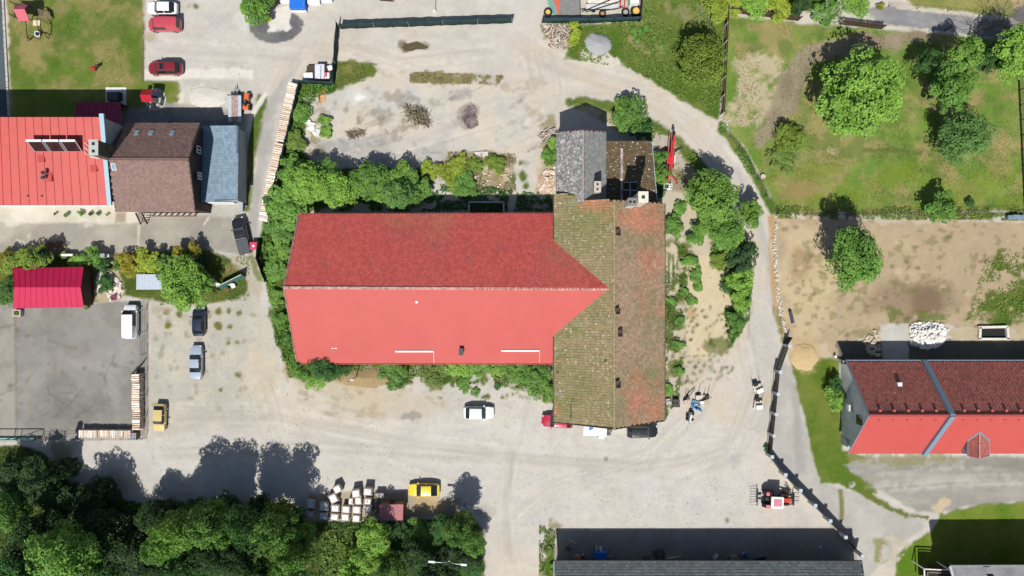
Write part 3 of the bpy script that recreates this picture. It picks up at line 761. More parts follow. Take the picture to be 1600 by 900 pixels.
def hatch(parent, px, py, z, w=.55, d=.7, name="roof_hatch", m1=None, m2=None, tilt=None, h=.3):
    """small skylight box: rim with a lid"""
    c = W(px, py, z)
    b = MB().box(c, (w, d, h)); o = b.build(name, m1 or m_dsteel, parent, True)
    l = MB().box(c + Vector((0, 0, h / 2 + .03)), (w * .82, d * .82, .05))
    link("pane", l.mesh("pane", m2 or m_glass, parent.location), o)
    return o
def chimney(parent, px, py, ztop, zbot, w, d, mat, holes=2, capmat=None, along='x', name="chimney"):
    c = W(px, py, ztop)
    b = MB().box((c.x, c.y, (ztop + zbot) / 2), (w, d, ztop - zbot)); o = b.build(name, mat, parent, True)
    k = MB().box((c.x, c.y, ztop + .04), (w + .14, d + .14, .12))
    link("cap", k.mesh("cap", capmat or m_conc, parent.location), o)
    for i in range(holes):
        t = (i - (holes - 1) / 2) * .62
        p = (c.x + (t * w * .8 if along == 'x' else 0), c.y + (t * d * .8 if along == 'y' else 0))
        hb = MB().box((p[0], p[1], ztop + .105), (min(w, d) * .36, min(w, d) * .36, .03))
        link("flue", hb.mesh("flue", m_black, parent.location), o)
    return o

RED = (.50, .105, .085)
# ---- B1 red hall
H = thing("red_hall", "long hall with bright red south slope and diamond-tiled north slope", "building", W(650, 450, 0))
ze, zr = 4.6, 9.8
nw, ne = W(468, 333, ze), Vector((64 / 11 + 3, W(866, 332, ze).y, ze))
sw, se = W(464, 567.5, ze), Vector((64 / 11 + 3, W(866, 568, ze).y, ze))
rw_, re_ = W(443, 449.5, zr), Vector((12.75, W(955, 452, zr).y, zr))
def trim(e, ry, x):  # eave end cut where the long roof begins
    return Vector((x, e.y, e.z))
t = NT("north_slope_base"); tco = t.coord()
m_under = t.fin(t.mix(t.ramp(t.noise(tco, .5, 5), .35, .65), (.19, .042, .037), (.24, .05, .043)), .85)
m_diam = tile_mat("red_diamond_slates", [(.50, .092, .078), (.52, .099, .084), (.48, .085, .072)],
                  [((.36, .10, .085), .10, .50, .72, .65), ((.44, .17, .095), .09, .56, .72, .5), ((.22, .105, .10), .45, .62, .78, .8), ((.24, .12, .11), 1.6, .68, .8, .6)], speck=((.75, .62, .58), 1.3, .78, .5))
t = NT("red_painted_sheet"); tco = t.coord()
sc_ = t.mix(t.ramp(t.noise(tco, .25, 5), .3, .7), (.435, .076, .064), (.405, .067, .056))
sc_ = t.mix(t.ramp(t.noise(tco, 1.0, 6, .6, (4, .35, 1)), .55, .8, 0, .45), sc_, (.37, .10, .08))
t.bump(t.noise(tco, 2.5, 3), .08, .03)
m_redsheet = t.fin(sc_, .55, 0, .3)
xr = Vector((8.8, 0, 0))
north = [ne, nw, rw_, re_]
mb = MB().slab(north, .14); mb.build("north_roof", m_under, H, True)
tiles("roof_tiles", [Vector(p) for p in (ne, nw, rw_, re_)], m_diam, H, .5, .5, "diamond", lift=.02, gap=.95, seed=3)
south = [sw, se, re_, rw_]
# south slope in long sheets, each its own part
A, u, v, n = frame(sw, se, rw_)
ns = 24
for i in range(ns):
    t0, t1 = i / ns, (i + 1) / ns
    p = [lerp(sw, se, t0), lerp(sw, se, t1), lerp(rw_, re_, t1), lerp(rw_, re_, t0)]
    mbp = MB().slab([q + n * (.004 * (i % 2)) for q in p], .1)
    mbp.build("roof_sheet", m_redsheet, H, True)
m_cap = M("weathered_ridge_cap", (.42, .24, .20), .8, var=.5, scale=2)
MB().bar(rw_ + Vector((0, 0, .06)), Vector((12.7, re_.y, zr + .06)), .34, .1).build("ridge_cap", m_cap, H, True)
MB().bar(nw + Vector((0, -.02, .05)), rw_ + Vector((.05, 0, .05)), .28, .1).bar(sw + Vector((0, 0, .05)), rw_ + Vector((.05, 0, .05)), .12, .1).build("verge_trim", M("lichened_verge", (.32, .14, .13), .8, var=.5, scale=1.5), H, True)
gable_walls(sw, Vector((6.2, se.y, ze)), rw_, Vector((6.2, rw_.y, zr)), nw, Vector((6.2, ne.y, ze)), .5, m_render, H, .3)
MB().cyl(sw + Vector((0, -.1, -.08)), Vector((5.6, se.y - .1, ze - .08)), .08, n=6).build("gutter", M("red_gutter", (.3, .06, .05), .5), H, True)
def on_south(px, py):
    for z in np.linspace(zr, ze, 400):
        q = W(px, py, z)
        if abs((q - sw).dot(n)) < .03: return q
    return W(px, py, ze)
for x0_, x1_, yy in ((618, 678, 548.5), (783, 843, 547.5)):
    a, b = on_south(x0_, yy), on_south(x1_, yy)
    MB().bar(a + n * .12, b + n * .12, .22, .12).build("snow_guard", m_white, H, True)
    MB().bar(b + n * .03, on_south(x1_, 567) + n * .03, .05, .05).build("guard_wire", m_steel, H, True)
q = on_south(721, 549)
MB().box(q + Vector((0, 0, .35)), (.45, .8, .9)).build("roof_vent", m_steel, H, True)
MB().box(q + Vector((0, 0, .86)), (.6, .95, .1)).build("vent_cap", m_dsteel, H, True)
q = on_south(651, 472); MB().box(q + n * .05, (.3, .3, .08), R(45)).build("roof_patch", m_white, H, True)
for x_ in (520, 525): MB().box(on_south(x_, 544) + n * .04, (.28, .14, .08)).build("roof_clip", m_white, H, True)

for x_ in (500, 545, 590, 640, 690, 740, 800): window(H, (W(x_, 0, 2).x, sw.y + .5 - .02, 2.2), (1, 0, 0), 1.4, 1.2, (0, -1, 0))
# ---- B2 long olive tiled building
L2 = thing("tiled_barn", "long north-south building with mossy olive and orange pantiles", "building", W(955, 480, 0))
z2, zr2 = 6.6, 10.15
xw, xe, xrg = 66 * .934 / 11, 238 * .934 / 11, 160 * .8985 / 11
wn_, ws_ = Vector((xw, W(868, 303, z2).y, z2)), Vector((xw, W(866, 659, z2).y, z2))
en_, es_ = Vector((xe, W(1038, 318, z2).y, z2)), Vector((xe, W(1038, 657, z2).y, z2))
rn_, rs_ = Vector((xrg, W(960, 312.5, zr2).y, zr2)), Vector((xrg, W(960, 670, zr2).y, zr2))
stepn = lerp(wn_, rn_, .42); stepn.y = W(905, 303, 8.1).y; step2 = Vector((stepn.x, lerp(wn_, rn_, .42).y - .4, stepn.z))
m_pan = tile_mat("mossy_pantiles", [(.245, .192, .102), (.285, .205, .125), (.225, .192, .092)],
                 [((.165, .17, .062), .13, .42, .62, .85), ((.42, .165, .10), .12, .56, .70, .8), ((.42, .40, .33), .3, .60, .74, .6), ((.11, .115, .05), .6, .55, .72, .6), ((.34, .31, .22), .8, .62, .75, .5)], speck=((.54, .51, .44), 3.2, .66, .75), rough=.9)
m_pan_e = tile_mat("weathered_pantiles", [(.285, .195, .128), (.325, .21, .15), (.265, .20, .12)],
                   [((.17, .165, .08), .13, .42, .62, .8), ((.43, .16, .10), .10, .50, .66, .85), ((.14, .13, .075), .7, .55, .72, .6)], speck=((.52, .48, .41), 3.2, .70, .6), rough=.9)
m_pbase = M("tile_underlay", (.075, .06, .032), .9, var=.3, scale=1)
westp = [ws_, rs_, rn_, step2, stepn, wn_]
MB().slab([wn_, ws_, rs_, rn_, step2, stepn], .16).build("west_roof", m_pbase, L2, True)
MB().slab([en_, rn_, rs_, es_], .16).build("east_roof", m_pbase, L2, True)
tiles("roof_tiles", [wn_, ws_, rs_, rn_, step2, stepn], m_pan, L2, .36, .33, "rect", lift=.05, gap=.93, jit=.03, seed=5, sag=.12, slip=.001)
tiles("roof_tiles", [es_, en_, rn_, rs_], m_pan_e, L2, .34, .36, "brick", lift=.045, gap=.95, jit=.03, seed=6, sag=.12, slip=.001)
rm = MB(); kk = 70
for i in range(kk):
    a, b = lerp(rn_, rs_, i / kk), lerp(rn_, rs_, (i + 1) / kk)
    rm.cyl(a + Vector((0, 0, .02)), b + Vector((0, 0, .05)), .15, .17, n=8)
rm.build("ridge_tiles", M("mossy_ridge_tile", (.30, .25, .15), .9, var=.4, scale=3), L2, True)
gable_walls(ws_, wn_, rs_, rn_, es_, en_, .45, M("ochre_render", (.36, .31, .24), .9, var=.2), L2, .3, .5)
for x_, z_ in ((xw + 3, 2), (xw + 6, 2), (xw + 10, 2), (xw + 5, 5), (xw + 9, 5)): window(L2, (x_, ws_.y + .5 - .02, z_), (1, 0, 0), 1.1, 1.3, (0, -1, 0))
m_edge = M("dark_verge_board", (.045, .035, .03), .8)
MB().bar(ws_ + Vector((0, -.05, -.02)), rs_ + Vector((0, -.05, -.02)), .12, .2).bar(es_ + Vector((0, -.05, -.02)), rs_ + Vector((0, -.05, -.02)), .12, .2).build("verge_board", m_edge, L2, True)
MB().cyl(wn_ + Vector((-.1, 0, -.06)), ws_ + Vector((-.1, 0, -.06)), .08, n=6).cyl(en_ + Vector((.1, 0, -.06)), es_ + Vector((.1, 0, -.06)), .08, n=6).build("gutter", m_dsteel, L2, True)
def east_z(px): return zr2 - (W(px, 0, 10.5).x - xrg) / (xe - xrg) * (zr2 - z2)
for x_, y_ in ((966, 365), (965, 488), (969, 523), (966, 603)): hatch(L2, x_, y_, east_z(x_) + .1, .6, .5, m1=m_dwood, h=.45)
for x_, y_ in ((965, 361), (964, 484), (969, 518), (965, 598)):
    MB().box(W(x_, y_, east_z(x_) + .55), (.56, .45, .04)).build("hatch_lid", m_dwood, L2, True)
chimney(L2, 988, 315.5, 12.6, 9.2, 1.0, .85, m_render, 2, M("sooty_cap", (.20, .19, .175), .9), name="chimney")
chimney(L2, 1005, 308, 13.6, 7.6, 1.1, 1.25, M("cream_render", (.52, .47, .36), .85, var=.15), 1, M("cream_cap", (.6, .57, .47), .85, var=.15))
q = W(891, 648, 9.0)
pl = MB().tube([q + Vector((.1, -.9, -.6)), q + Vector((0, 0, 0)), q + Vector((0, 0, 1.8))], .04)
pl.bar(q + Vector((-.25, 0, 1.5)), q + Vector((.25, 0, 1.5)), .04).build("roof_mast", m_dsteel, L2, True)

# ---- B3 grey annex, B4 brown lean-to
A3 = thing("grey_annex", "grey lichen-speckled gabled annex at the north end of the tiled barn", "building", W(905, 255, 0))
a0, a1 = W(869, 303, 6), W(869, 207, 6); r0_, r1_ = W(913, 303, 8.5), W(911, 203.5, 8.5); b0, b1 = W(947, 303, 6), W(947, 206, 6)
a0.x = a1.x; b0.x = b1.x; r0_.x = r1_.x
for p in (a0, r0_, b0): p.y = W(0, 318, 7).y
m_lich = tile_mat("lichened_slate", [(.18, .178, .175), (.27, .265, .26), (.135, .133, .13)], [((.48, .47, .44), 1.6, .54, .68, .75), ((.36, .28, .26), .35, .6, .75, .35)], speck=((.62, .61, .58), 4.5, .6, .75))
m_slate = tile_mat("plain_grey_slate", [(.215, .213, .208), (.25, .248, .243), (.205, .203, .198)], [((.40, .40, .39), .5, .55, .75, .4), ((.14, .14, .145), .8, .6, .8, .4)])
m_sbase = M("slate_underlay", (.07, .07, .07), .9)
MB().slab([a1, a0, r0_, r1_], .14).build("west_roof", m_sbase, A3, True)
MB().slab([b0, b1, r1_, r0_], .14).build("east_roof", m_sbase, A3, True)
tiles("roof_tiles", [a0, a1, r1_, r0_], m_lich, A3, .3, .3, "diamond", lift=.05, gap=.97, jit=.04, seed=8)
tiles("roof_tiles", [b1, b0, r0_, r1_], m_slate, A3, .4, .36, "brick", lift=.03, gap=.97, seed=9)
MB().bar(r0_ + Vector((0, 0, .05)), r1_ + Vector((0, 0, .05)), .2, .1).build("ridge_cap", M("pink_grey_ridge", (.30, .26, .255), .85, var=.3), A3, True)
gable_walls(a0, a1, r0_, r1_, b0, b1, .3, m_render, A3, .25)
MB().bar(a1 + Vector((0, .06, -.03)), r1_ + Vector((0, .06, -.03)), .1, .2).bar(b1 + Vector((0, .06, -.03)), r1_ + Vector((0, .06, -.03)), .1, .2).build("verge_board", M("maroon_board", (.12, .04, .04), .7), A3, True)
chimney(A3, 933.5, 292, 9.3, 5.5, .75, 1.3, M("beige_render", (.42, .36, .29), .9, var=.2), 2, M("beige_cap", (.45, .40, .33), .9), along='y')
rng = random.Random(3)
for i in range(7):
    q = W(919 + i * 1.6, 297 - i * 1.5, 7.7 - i * .16)
    MB().bar(q, q + Vector((0, rng.uniform(.5, .9), .02)), .1, .05).build("snow_hook", m_dsteel, A3, True)

A4 = thing("brown_lean_to", "low brown moss-covered roof beside the grey annex with an open hatch", "building", W(985, 265, 0))
zA = 4.6
p = [W(948, 222, zA), W(1018, 222, zA), W(1026, 312, zA), W(948, 322, zA)]; p[0].x = p[3].x = b0.x - .1
m_moss = tile_mat("brown_mossy_tile", [(.115, .08, .045), (.15, .10, .058), (.10, .075, .038)], [((.07, .06, .03), .5, .5, .7, .6), ((.17, .13, .075), .3, .55, .75, .6)], speck=((.72, .68, .6), 3.4, .655, .9), rough=.95)
hx0, hx1, hy0, hy1 = W(974, 0, zA).x, W(995, 0, zA).x, W(0, 314, zA).y, W(0, 285, zA).y
hole = [Vector((hx0, hy0, zA)), Vector((hx1, hy0, zA)), Vector((hx1, hy1, zA)), Vector((hx0, hy1, zA))]
yT, yB = p[0].y, p[3].y
def xe_(y): return lerp(p[2].x, p[1].x, (y - p[2].y) / (p[1].y - p[2].y))
for poly in ([(p[0].x, hy1), (xe_(hy1), hy1), (xe_(yT), yT), (p[0].x, yT)], [(p[0].x, yB), (hx0, yB), (hx0, hy1), (p[0].x, hy1)], [(hx1, yB), (xe_(yB), yB), (xe_(hy1), hy1), (hx1, hy1)]):
    pp = [Vector((a, b, zA)) for a, b in poly]
    MB().slab(pp, .14).build("roof_deck", m_pbase, A4, True)
    tiles("roof_tiles", pp, m_moss, A4, .26, .4, "rect", lift=.03, gap=.985, jit=.03, seed=11)
MB().bar(Vector((hx0 - .25, hy1 + 4.6, zA + .12)), Vector((hx0 - .25, hy0, zA + .12)), .34, .12).build("ridge_strip", M("rusty_pale_strip", (.34, .27, .24), .8, var=.6, scale=1.2), A4, True)
fr = MB()
for a, b in (((hx0, hy1), (hx1, hy1)), ((hx0, (hy0 + hy1) / 2 + .2), (hx1, (hy0 + hy1) / 2 + .2)), (((hx0 + hx1) / 2, hy0), ((hx0 + hx1) / 2, hy1))):
    fr.bar(Vector((a[0], a[1], zA + .02)), Vector((b[0], b[1], zA + .02)), .09, .12)
fr.build("hatch_frame", m_steel, A4, True)
MB().prism([(p[0].x + .1, yB), (p[2].x - .3, yB), (p[1].x - .3, yT - .3), (p[0].x + .1, yT - .3)], -.1, .1).build("plinth", m_conc, A4, True)
wl = MB()
for a, b in ((p[2], p[1]), (p[1], p[0])):
    a2, b2 = Vector((a.x - .3, a.y - .0, 0)), Vector((b.x - .3 if b is p[1] else b.x, b.y - .3, 0))
    a2.y -= .3 if a is p[1] else 0
    wl.bar(Vector((a2.x, a2.y, zA / 2 - .1)), Vector((b2.x, b2.y, zA / 2 - .1)), .25, zA - .2)
wl.build("wall", m_render, A4, True)
MB().bar(p[1] + Vector((.05, 0, -.02)), p[2] + Vector((.05, 0, -.02)), .12, .14).build("gutter", m_steel, A4, True)

# ---- B5 red standing-seam house
H5 = thing("red_seam_house", "white house with a red standing-seam roof and solar panels", "building", W(60, 250, 0))
zN, zS = 9.2, 5.6
N0, N1 = W(-130, 183, zN), W(156, 183, zN); S0, S1 = W(-130, 320.5, zS), W(168, 320.5, zS)
np_ = 22
m_seam = M("red_seam_sheet", (.44, .070, .059), .5, var=.07, scale=.6, spec=.4)
hA, hu, hv, hn = frame(S0, S1, N0)
for i in range(np_):
    t0, t1 = i / np_, (i + 1) / np_
    pa = [lerp(S0, S1, t0), lerp(S0, S1, t1), lerp(N0, N1, t1), lerp(N0, N1, t0)]
    mb = MB().slab(pa, .1)
    mb.bar(lerp(pa[1], pa[2], .0) + hn * .04, pa[2] + hn * .04, .035, .09)
    mb.build("roof_panel", m_seam, H5, True)
e0 = N1 + Vector((0, 0, 0)); 
cap = MB(); n1b, s1b = N1 + Vector((.35, .1, .35)), S1 + Vector((.45, -.1, .35))
capq = [W(154.5, 177.5, 9.6), W(161.5, 177.5, 9.6), W(182 - 8, 321, 6.0), W(167.5, 321, 6.0)]
MB().slab([capq[0], capq[3], capq[2], capq[1]], .3).build("parapet_cap", M("pale_blue_flashing", D(172, 205, 222), .5, .1, var=.06), H5, True)
xw5 = capq[1].x - .1
wl = MB()
yN, yS = N1.y - .15, S1.y + .5
x5 = capq[1].x - .08; x5b = capq[2].x - .08
wl.add([(x5b, yS, -.1), (x5, yN, -.1), (x5, yN, zN), (x5b, yS, zS)], [(0, 1, 2, 3)])
wl.build("gable_wall", m_grender, H5, True)  # blue-grey puts the white house's sky-lit east shade into the wall colour
wl = MB()
wl.add([(N0.x, yN, -.1), (x5, yN, -.1), (x5, yN, zN - .1), (N0.x, yN, zN - .1)], [(3, 2, 1, 0)])
wl.add([(N0.x, yS, -.1), (x5b, yS, -.1), (x5b, yS, zS - .1), (N0.x, yS, zS - .1)], [(0, 1, 2, 3)])
wl.build("wall", M("white_render", (.68, .66, .62), .85, var=.08), H5, True)
MB().cyl(S0 + Vector((0, -.08, -.05)), S1 + Vector((0, -.08, -.05)), .08, n=6).build("gutter", m_white, H5, True)
for x_ in (-20, 20, 60, 95, 130): window(H5, (W(x_, 0, 3).x, yS - .02, 2.0), (1, 0, 0), 1.2, 1.3, (0, -1, 0))
def on_h5(px, py):
    for z in np.linspace(zN, zS, 300):
        q = W(px, py, z)
        if abs((q - S0).dot(hn)) < .02: return q
    return W(px, py, 7)
# solar modules on a rack
for i in range(3):
    bl = on_h5(54.5 + 25.6 * i, 237) + hn * .12; br = on_h5(78.5 + 25.6 * i, 237) + hn * .12
    wv = br - bl
    tl = W(40.5 + 26.3 * i, 219.5, bl.z + 1.75); tr = tl + wv
    nn = wv.cross(tl - bl).normalized()
    m = thing("solar_panel", ("first", "second", "third")[i] + " tilted solar module on the red seam roof, counting away from the chimney" if False else ["tilted solar module on the red seam roof, farthest from the chimney", "middle one of three tilted solar modules on the red seam roof", "tilted solar module on the red seam roof, next to the chimney"][i], "solar panel", bl, 0, "solar modules on the red roof")
    MB().slab([bl, br, tr, tl], .1).build("frame", m_steel, m, True)
    e = .07
    MB().slab([bl + (tl - bl) * .05 + wv * e + nn * .02, br + (tl - bl) * .05 - wv * e + nn * .02, tr - (tl - bl) * .1 - wv * e + nn * .02, tl - (tl - bl) * .1 + wv * e + nn * .02], .015).build("glass", M("solar_cells", (.035, .012, .016), .18, var=.3, scale=1), m, True)
    MB().bar(tl + nn * .03, tr + nn * .03, .28, .1).build("header", m_white, m, True)
    st = MB()
    for q in (lerp(tl, tr, .1), lerp(tl, tr, .9)): st.bar(q, Vector((q.x, q.y + .15, zS + (q.y - S0.y) / (N0.y - S0.y) * (zN - zS))), .06)
    st.build("strut", m_steel, m, True)
chimney(H5, 146.5, 230.5, 11.8, 4.5, 1.05, 1.85, M("sooty_render", (.085, .075, .06), .9, var=.5, scale=1.2), 2, M("grey_cap", (.40, .42, .38), .9), along='y')
MB().bar(W(141, 244, 8.0), W(175, 250, 6.4), .35, .5).build("flashing_wall", M("cream_trim", (.62, .58, .48), .8), H5, True)
for x_, y_ in ((70, 244), (152, 259)):
    q = on_h5(x_ - 5, y_ + 4); MB().box(q + hn * .08, (.85, .85, .16), 0).build("roof_hatch", m_seam, H5, True)
for y_ in (271.5, 279):
    q = on_h5(74, y_); MB().cyl(q - Vector((0, 0, .1)), q + Vector((0, 0, .95)), .2, n=10).build("vent_pipe", m_steel, H5, True)
    MB().cyl(q + Vector((0, 0, .95)), q + Vector((0, 0, 1.1)), .27, .2, n=10).build("vent_cowl", m_dsteel, H5, True)
MB().box(on_h5(76, 276) + Vector((0, 0, .1)), (1.1, 1.3, .25)).build("vent_base", m_seam, H5, True)
for x_, y_ in ((44, 306), (66, 306)): MB().box(on_h5(x_, y_) + hn * .1, (.16, .16, .22)).build("roof_hook", m_dsteel, H5, True)
for y0_ in (222, 229, 237): MB().bar(on_h5(134, y0_) + hn * .25, on_h5(138, y0_ + 5) + hn * .25, .05).build("pipe", m_steel, H5, True)

# ---- B6 brown roofed house
H6 = thing("brown_roof_house", "house with a brown tiled gable roof and three small skylights", "building", W(245, 270, 0))
n0, n1 = W(196, 192.5, 5), W(313, 192.5, 5); q0, q1 = W(170, 248, 9), W(295, 248.5, 9); s0, s1 = W(180, 331, 5.5), W(305.5, 331.5, 5.5)
xL = W(168, 0, 8).x - .3
m_brn = tile_mat("brown_tile_north", [(.185, .115, .10), (.215, .135, .118), (.17, .105, .09)], [((.15, .09, .08), .25, .5, .75, .4)], speck=((.3, .25, .22), 1.6, .74, .5))
m_brn2 = tile_mat("brown_tile_south", [(.20, .128, .11), (.21, .135, .118), (.195, .125, .107)], [((.18, .115, .10), .2, .5, .75, .4)])
m_bb = M("brown_underlay", (.06, .04, .035), .9)
n0b, s0b = n0.copy(), s0.copy()
MB().slab([n1, n0, q0, q1], .14).build("north_roof", m_bb, H6, True)
MB().slab([s0, s1, q1, q0], .14).build("south_roof", m_bb, H6, True)
tiles("roof_tiles", [n1, n0, q0, q1], m_brn, H6, .33, .36, "rect", lift=.045, gap=.97, seed=13)
tiles("roof_tiles", [s0, s1, q1, q0], m_brn2, H6, .30, .30, "brick", lift=.02, gap=.99, seed=14)
MB().bar(q0 + Vector((0, 0, .06)), q1 + Vector((0, 0, .06)), .22, .12).build("ridge_cap", M("brown_ridge", (.16, .105, .09), .8), H6, True)
m_dk = M("dark_timber_and_wall_shade", (.05, .035, .03), .85, var=.3)
gable_walls(s0, s1, q0, q1, n0, n1, .45, m_dk, H6, .25, .35)
MB().bar(n1 + Vector((.03, 0, 0)), q1 + Vector((.03, 0, 0)), .1, .22).bar(s1 + Vector((.03, 0, 0)), q1 + Vector((.03, 0, 0)), .1, .22).build("verge_board", m_dwood, H6, True)
for x_, y_, zz in ((213.5, 207, 6.25), (236, 207, 6.25), (269, 207, 6.25), (177, 261, 8.7)):
    c = W(x_, y_, zz)
    A_, u_, v_, n_ = frame(n1, n0, q0) if y_ < 240 else frame(s0, s1, q0)
    mm = Matrix((u_, v_, n_)).transposed()
    d_ = (c - A_).dot(n_); c = c - n_ * (d_ - .08)
    o = MB().box(c, (.62, .95, .12), M=mm).build("skylight", m_steel, H6, True)
    link("pane", MB().box(c + n_ * .065, (.48, .78, .03), M=mm).mesh("pane", M("sky_glass", D(150, 178, 196), .15), H6.location), o)
for y_, zz in ((234, 5.5), (275, 5.2)):
    c = Vector((q1.x - .3, W(0, y_, zz).y, zz)); window(H6, c, (0, 1, 0), .9, 1.2, (1, 0, 0))
pb = MB()
for i in range(8): pb.bar(W(238 + i * 9.3, 337.5, 2.9), W(238 + i * 9.3, 337.5, 0), .14)
pb.bar(W(236, 337.5, 2.9), W(308, 337.5, 2.9), .16); pb.bar(W(236, 337.5, 1), W(308, 337.5, 1), .1)
pb.build("porch_frame", M("brown_porch_wood", (.17, .09, .05), .7), H6, True)
st = thing("outside_stair", "dark slatted timber stair beside the brown porch", "stair", W(221, 341, 0))
for i in range(8):
    MB().bar(W(213 + i * 1.2, 334 + i * 1.8, 2.6 - i * .3), W(222 + i * 1.2, 334 + i * 1.8, 2.6 - i * .3), .1, .05).build("tread", m_dwood, st, True)
MB().bar(W(212, 333, 2.6), W(220, 350, .1), .08, .2).bar(W(222, 333, 2.6), W(230, 350, .1), .08, .2).build("stringer", m_dwood, st, True)

# ---- B7 blue garage
G7 = thing("blue_garage", "garage with a pale blue tile-pattern metal roof", "building", W(342, 255, 0))
g = [W(315, 198, 3.3), W(372, 197, 3.9), W(371, 312, 3.9), W(313, 316, 3.3)]
m_blu = tile_mat("pale_blue_metal_tile", [D(142, 166, 184), D(152, 175, 192), D(146, 170, 187)], [(D(172, 190, 202), .3, .5, .8, .5)], rough=.4)
MB().slab([g[0], g[3], g[2], g[1]], .12).build("roof", M("blue_metal_base", D(96, 122, 145), .5), G7, True)
tiles("roof_tiles", [g[3], g[0], g[1], g[2]], m_blu, G7, .42, .30, "rect", lift=.02, gap=.975, jit=.004, seed=15)
MB().prism([(g[0].x + .1, g[3].y + .2), (g[2].x - .2, g[3].y + .2), (g[1].x - .2, g[1].y - .2), (g[0].x + .1, g[1].y - .2)], -.1, 3.25).build("wall", m_grender, G7, True)
MB().bar(g[1] + Vector((.08, 0, -.04)), g[2] + Vector((.08, 0, -.04)), .14, .12).build("gutter", m_dsteel, G7, True)
MB().box(W(350, 318, 1.2) , (3.6, .08, 2.3)).build("garage_door", m_white, G7, True)
wq = thing("garden_wall", "grey retaining wall strip beside the blue garage", "wall", W(381, 250, 0))
MB().bar(W(377, 205, .7), W(376, 330, .7), .45, 1.5).build("wall_body", m_conc, wq, True)
MB().bar(W(377.3, 205, 1.48), W(376.3, 330, 1.48), .55, .08).build("coping", M("grey_coping", (.33, .35, .37), .8), wq, True)

# ---- B8 magenta shed, B9 lean-to, bbq pavilion
S8 = thing("magenta_shed", "garden shed with a magenta-red gabled sheet roof and flower tub", "shed", W(75, 452, 0))
m_mag = M("magenta_sheet", (.42, .012, .06), .45, var=.06, scale=1); 
s8 = [W(20, 482, 2.5), W(131, 480, 2.5), W(126, 449, 3.9), W(22, 449, 3.9), W(40, 419, 2.5), W(130.5, 417, 2.5)]
s8[4].x = s8[0].x
mm8 = MB()
for (a, b, c, d) in ((s8[0], s8[1], s8[2], s8[3]), (s8[5], s8[4], s8[3], s8[2])):
    for i in range(12):
        t0, t1 = i / 12, (i + 1) / 12
        pa = [lerp(a, b, t0), lerp(a, b, t1), lerp(d, c, t1), lerp(d, c, t0)]
        nn = frame(a, b, c)[3]
        MB().slab(pa, .06).bar(pa[1] + nn * .02, pa[2] + nn * .02, .03, .05).build("roof_sheet", m_mag, S8, True)
gable_walls(s8[0], s8[1], s8[3], s8[2], s8[4], s8[5], .25, m_dwood, S8, .15)
L9 = thing("maroon_lean_to", "dark maroon corrugated lean-to in the shade of the red seam house", "shed", W(153, 175, 0))
l9 = [W(119.5, 160, 2.6), W(188, 160, 2.6), W(190, 194, 3.2), W(116, 194, 3.2)]
for i in range(22):
    t0, t1 = i / 22, (i + 1) / 22
    pa = [lerp(l9[0], l9[1], t0), lerp(l9[0], l9[1], t1), lerp(l9[3], l9[2], t1), lerp(l9[3], l9[2], t0)]
    MB().slab([pa[0], pa[3], pa[2], pa[1]], .04).bar(pa[0] + Vector((0, 0, .04)), pa[3] + Vector((0, 0, .04)), .12, .06).build("roof_sheet", M("maroon_sheet", (.26, .03, .075), .5), L9, True)
MB().bar(l9[0] - Vector((-.2, 0, 1.3)), l9[1] - Vector((.2, 0, 1.3)), .1, 2.5).build("wall", m_dwood, L9, True)
P10 = thing("barbecue_pavilion", "small red-roofed barbecue hut on a round paved patch", "pavilion", W(229, 152, 0))
a = [W(222.5, 139.5, 2.2), W(239.5, 139.5, 2.2), W(235, 148, 3.1), W(218.5, 148, 3.1), W(226, 159, 2.2), W(238, 159.5, 2.2)]
a[4].x = a[0].x - .1; a[5].x = a[1].x
MB().slab([a[1], a[0], a[3], a[2]], .06).build("north_roof", m_redtin, P10, True)
MB().slab([a[4], a[5], a[2], a[3]], .06).build("south_roof", m_redtin, P10, True)
for q in (a[0], a[1], a[4], a[5]): MB().bar(Vector((q.x * .995, q.y - (.1 if q in (a[0], a[1]) else -.1), 0)), Vector((q.x * .995, q.y - (.1 if q in (a[0], a[1]) else -.1), q.z)), .12).build("post", m_wood, P10, True)
c10 = W(243, 157, .5); MB().cyl(c10 - Vector((0, 0, .5)), c10 + Vector((0, 0, .25)), .9, n=14).build("hearth", m_conc, P10, True)
MB().cyl(c10 + Vector((0, 0, .26)), c10 + Vector((0, 0, .3)), .6, n=14).build("fire_pan", m_dsteel, P10, True)
pv = ell(243, 155, 17, 18, 0, 12)
tag(MB().slab([W(x, y, .06) for x, y in pv], .1).build("round_patio", m_conc), kind="structure")
tag(MB().slab([W(x, y, .08) for x, y in ((165, 136.5), (197, 136.5), (197, 168), (165, 168))], .12).build("white_patio", M("white_paving", (.62, .62, .60), .8)), kind="structure")
tub = thing("hot_tub", "dark square covered tub on the white patio", "hot tub", W(178, 152, 0))
MB().box(W(178, 151.5, .45), (1.7, 1.25, .7)).build("shell", m_dsteel, tub, True, bevel=.06)
MB().box(W(177, 151, .86), (1.5, 1.05, .1)).build("cover", M("dark_cover", (.06, .06, .07), .6), tub, True, bevel=.03)
MB().box(W(187.5, 150, .5), (.3, 1.0, .9)).build("step", m_black, tub, True)

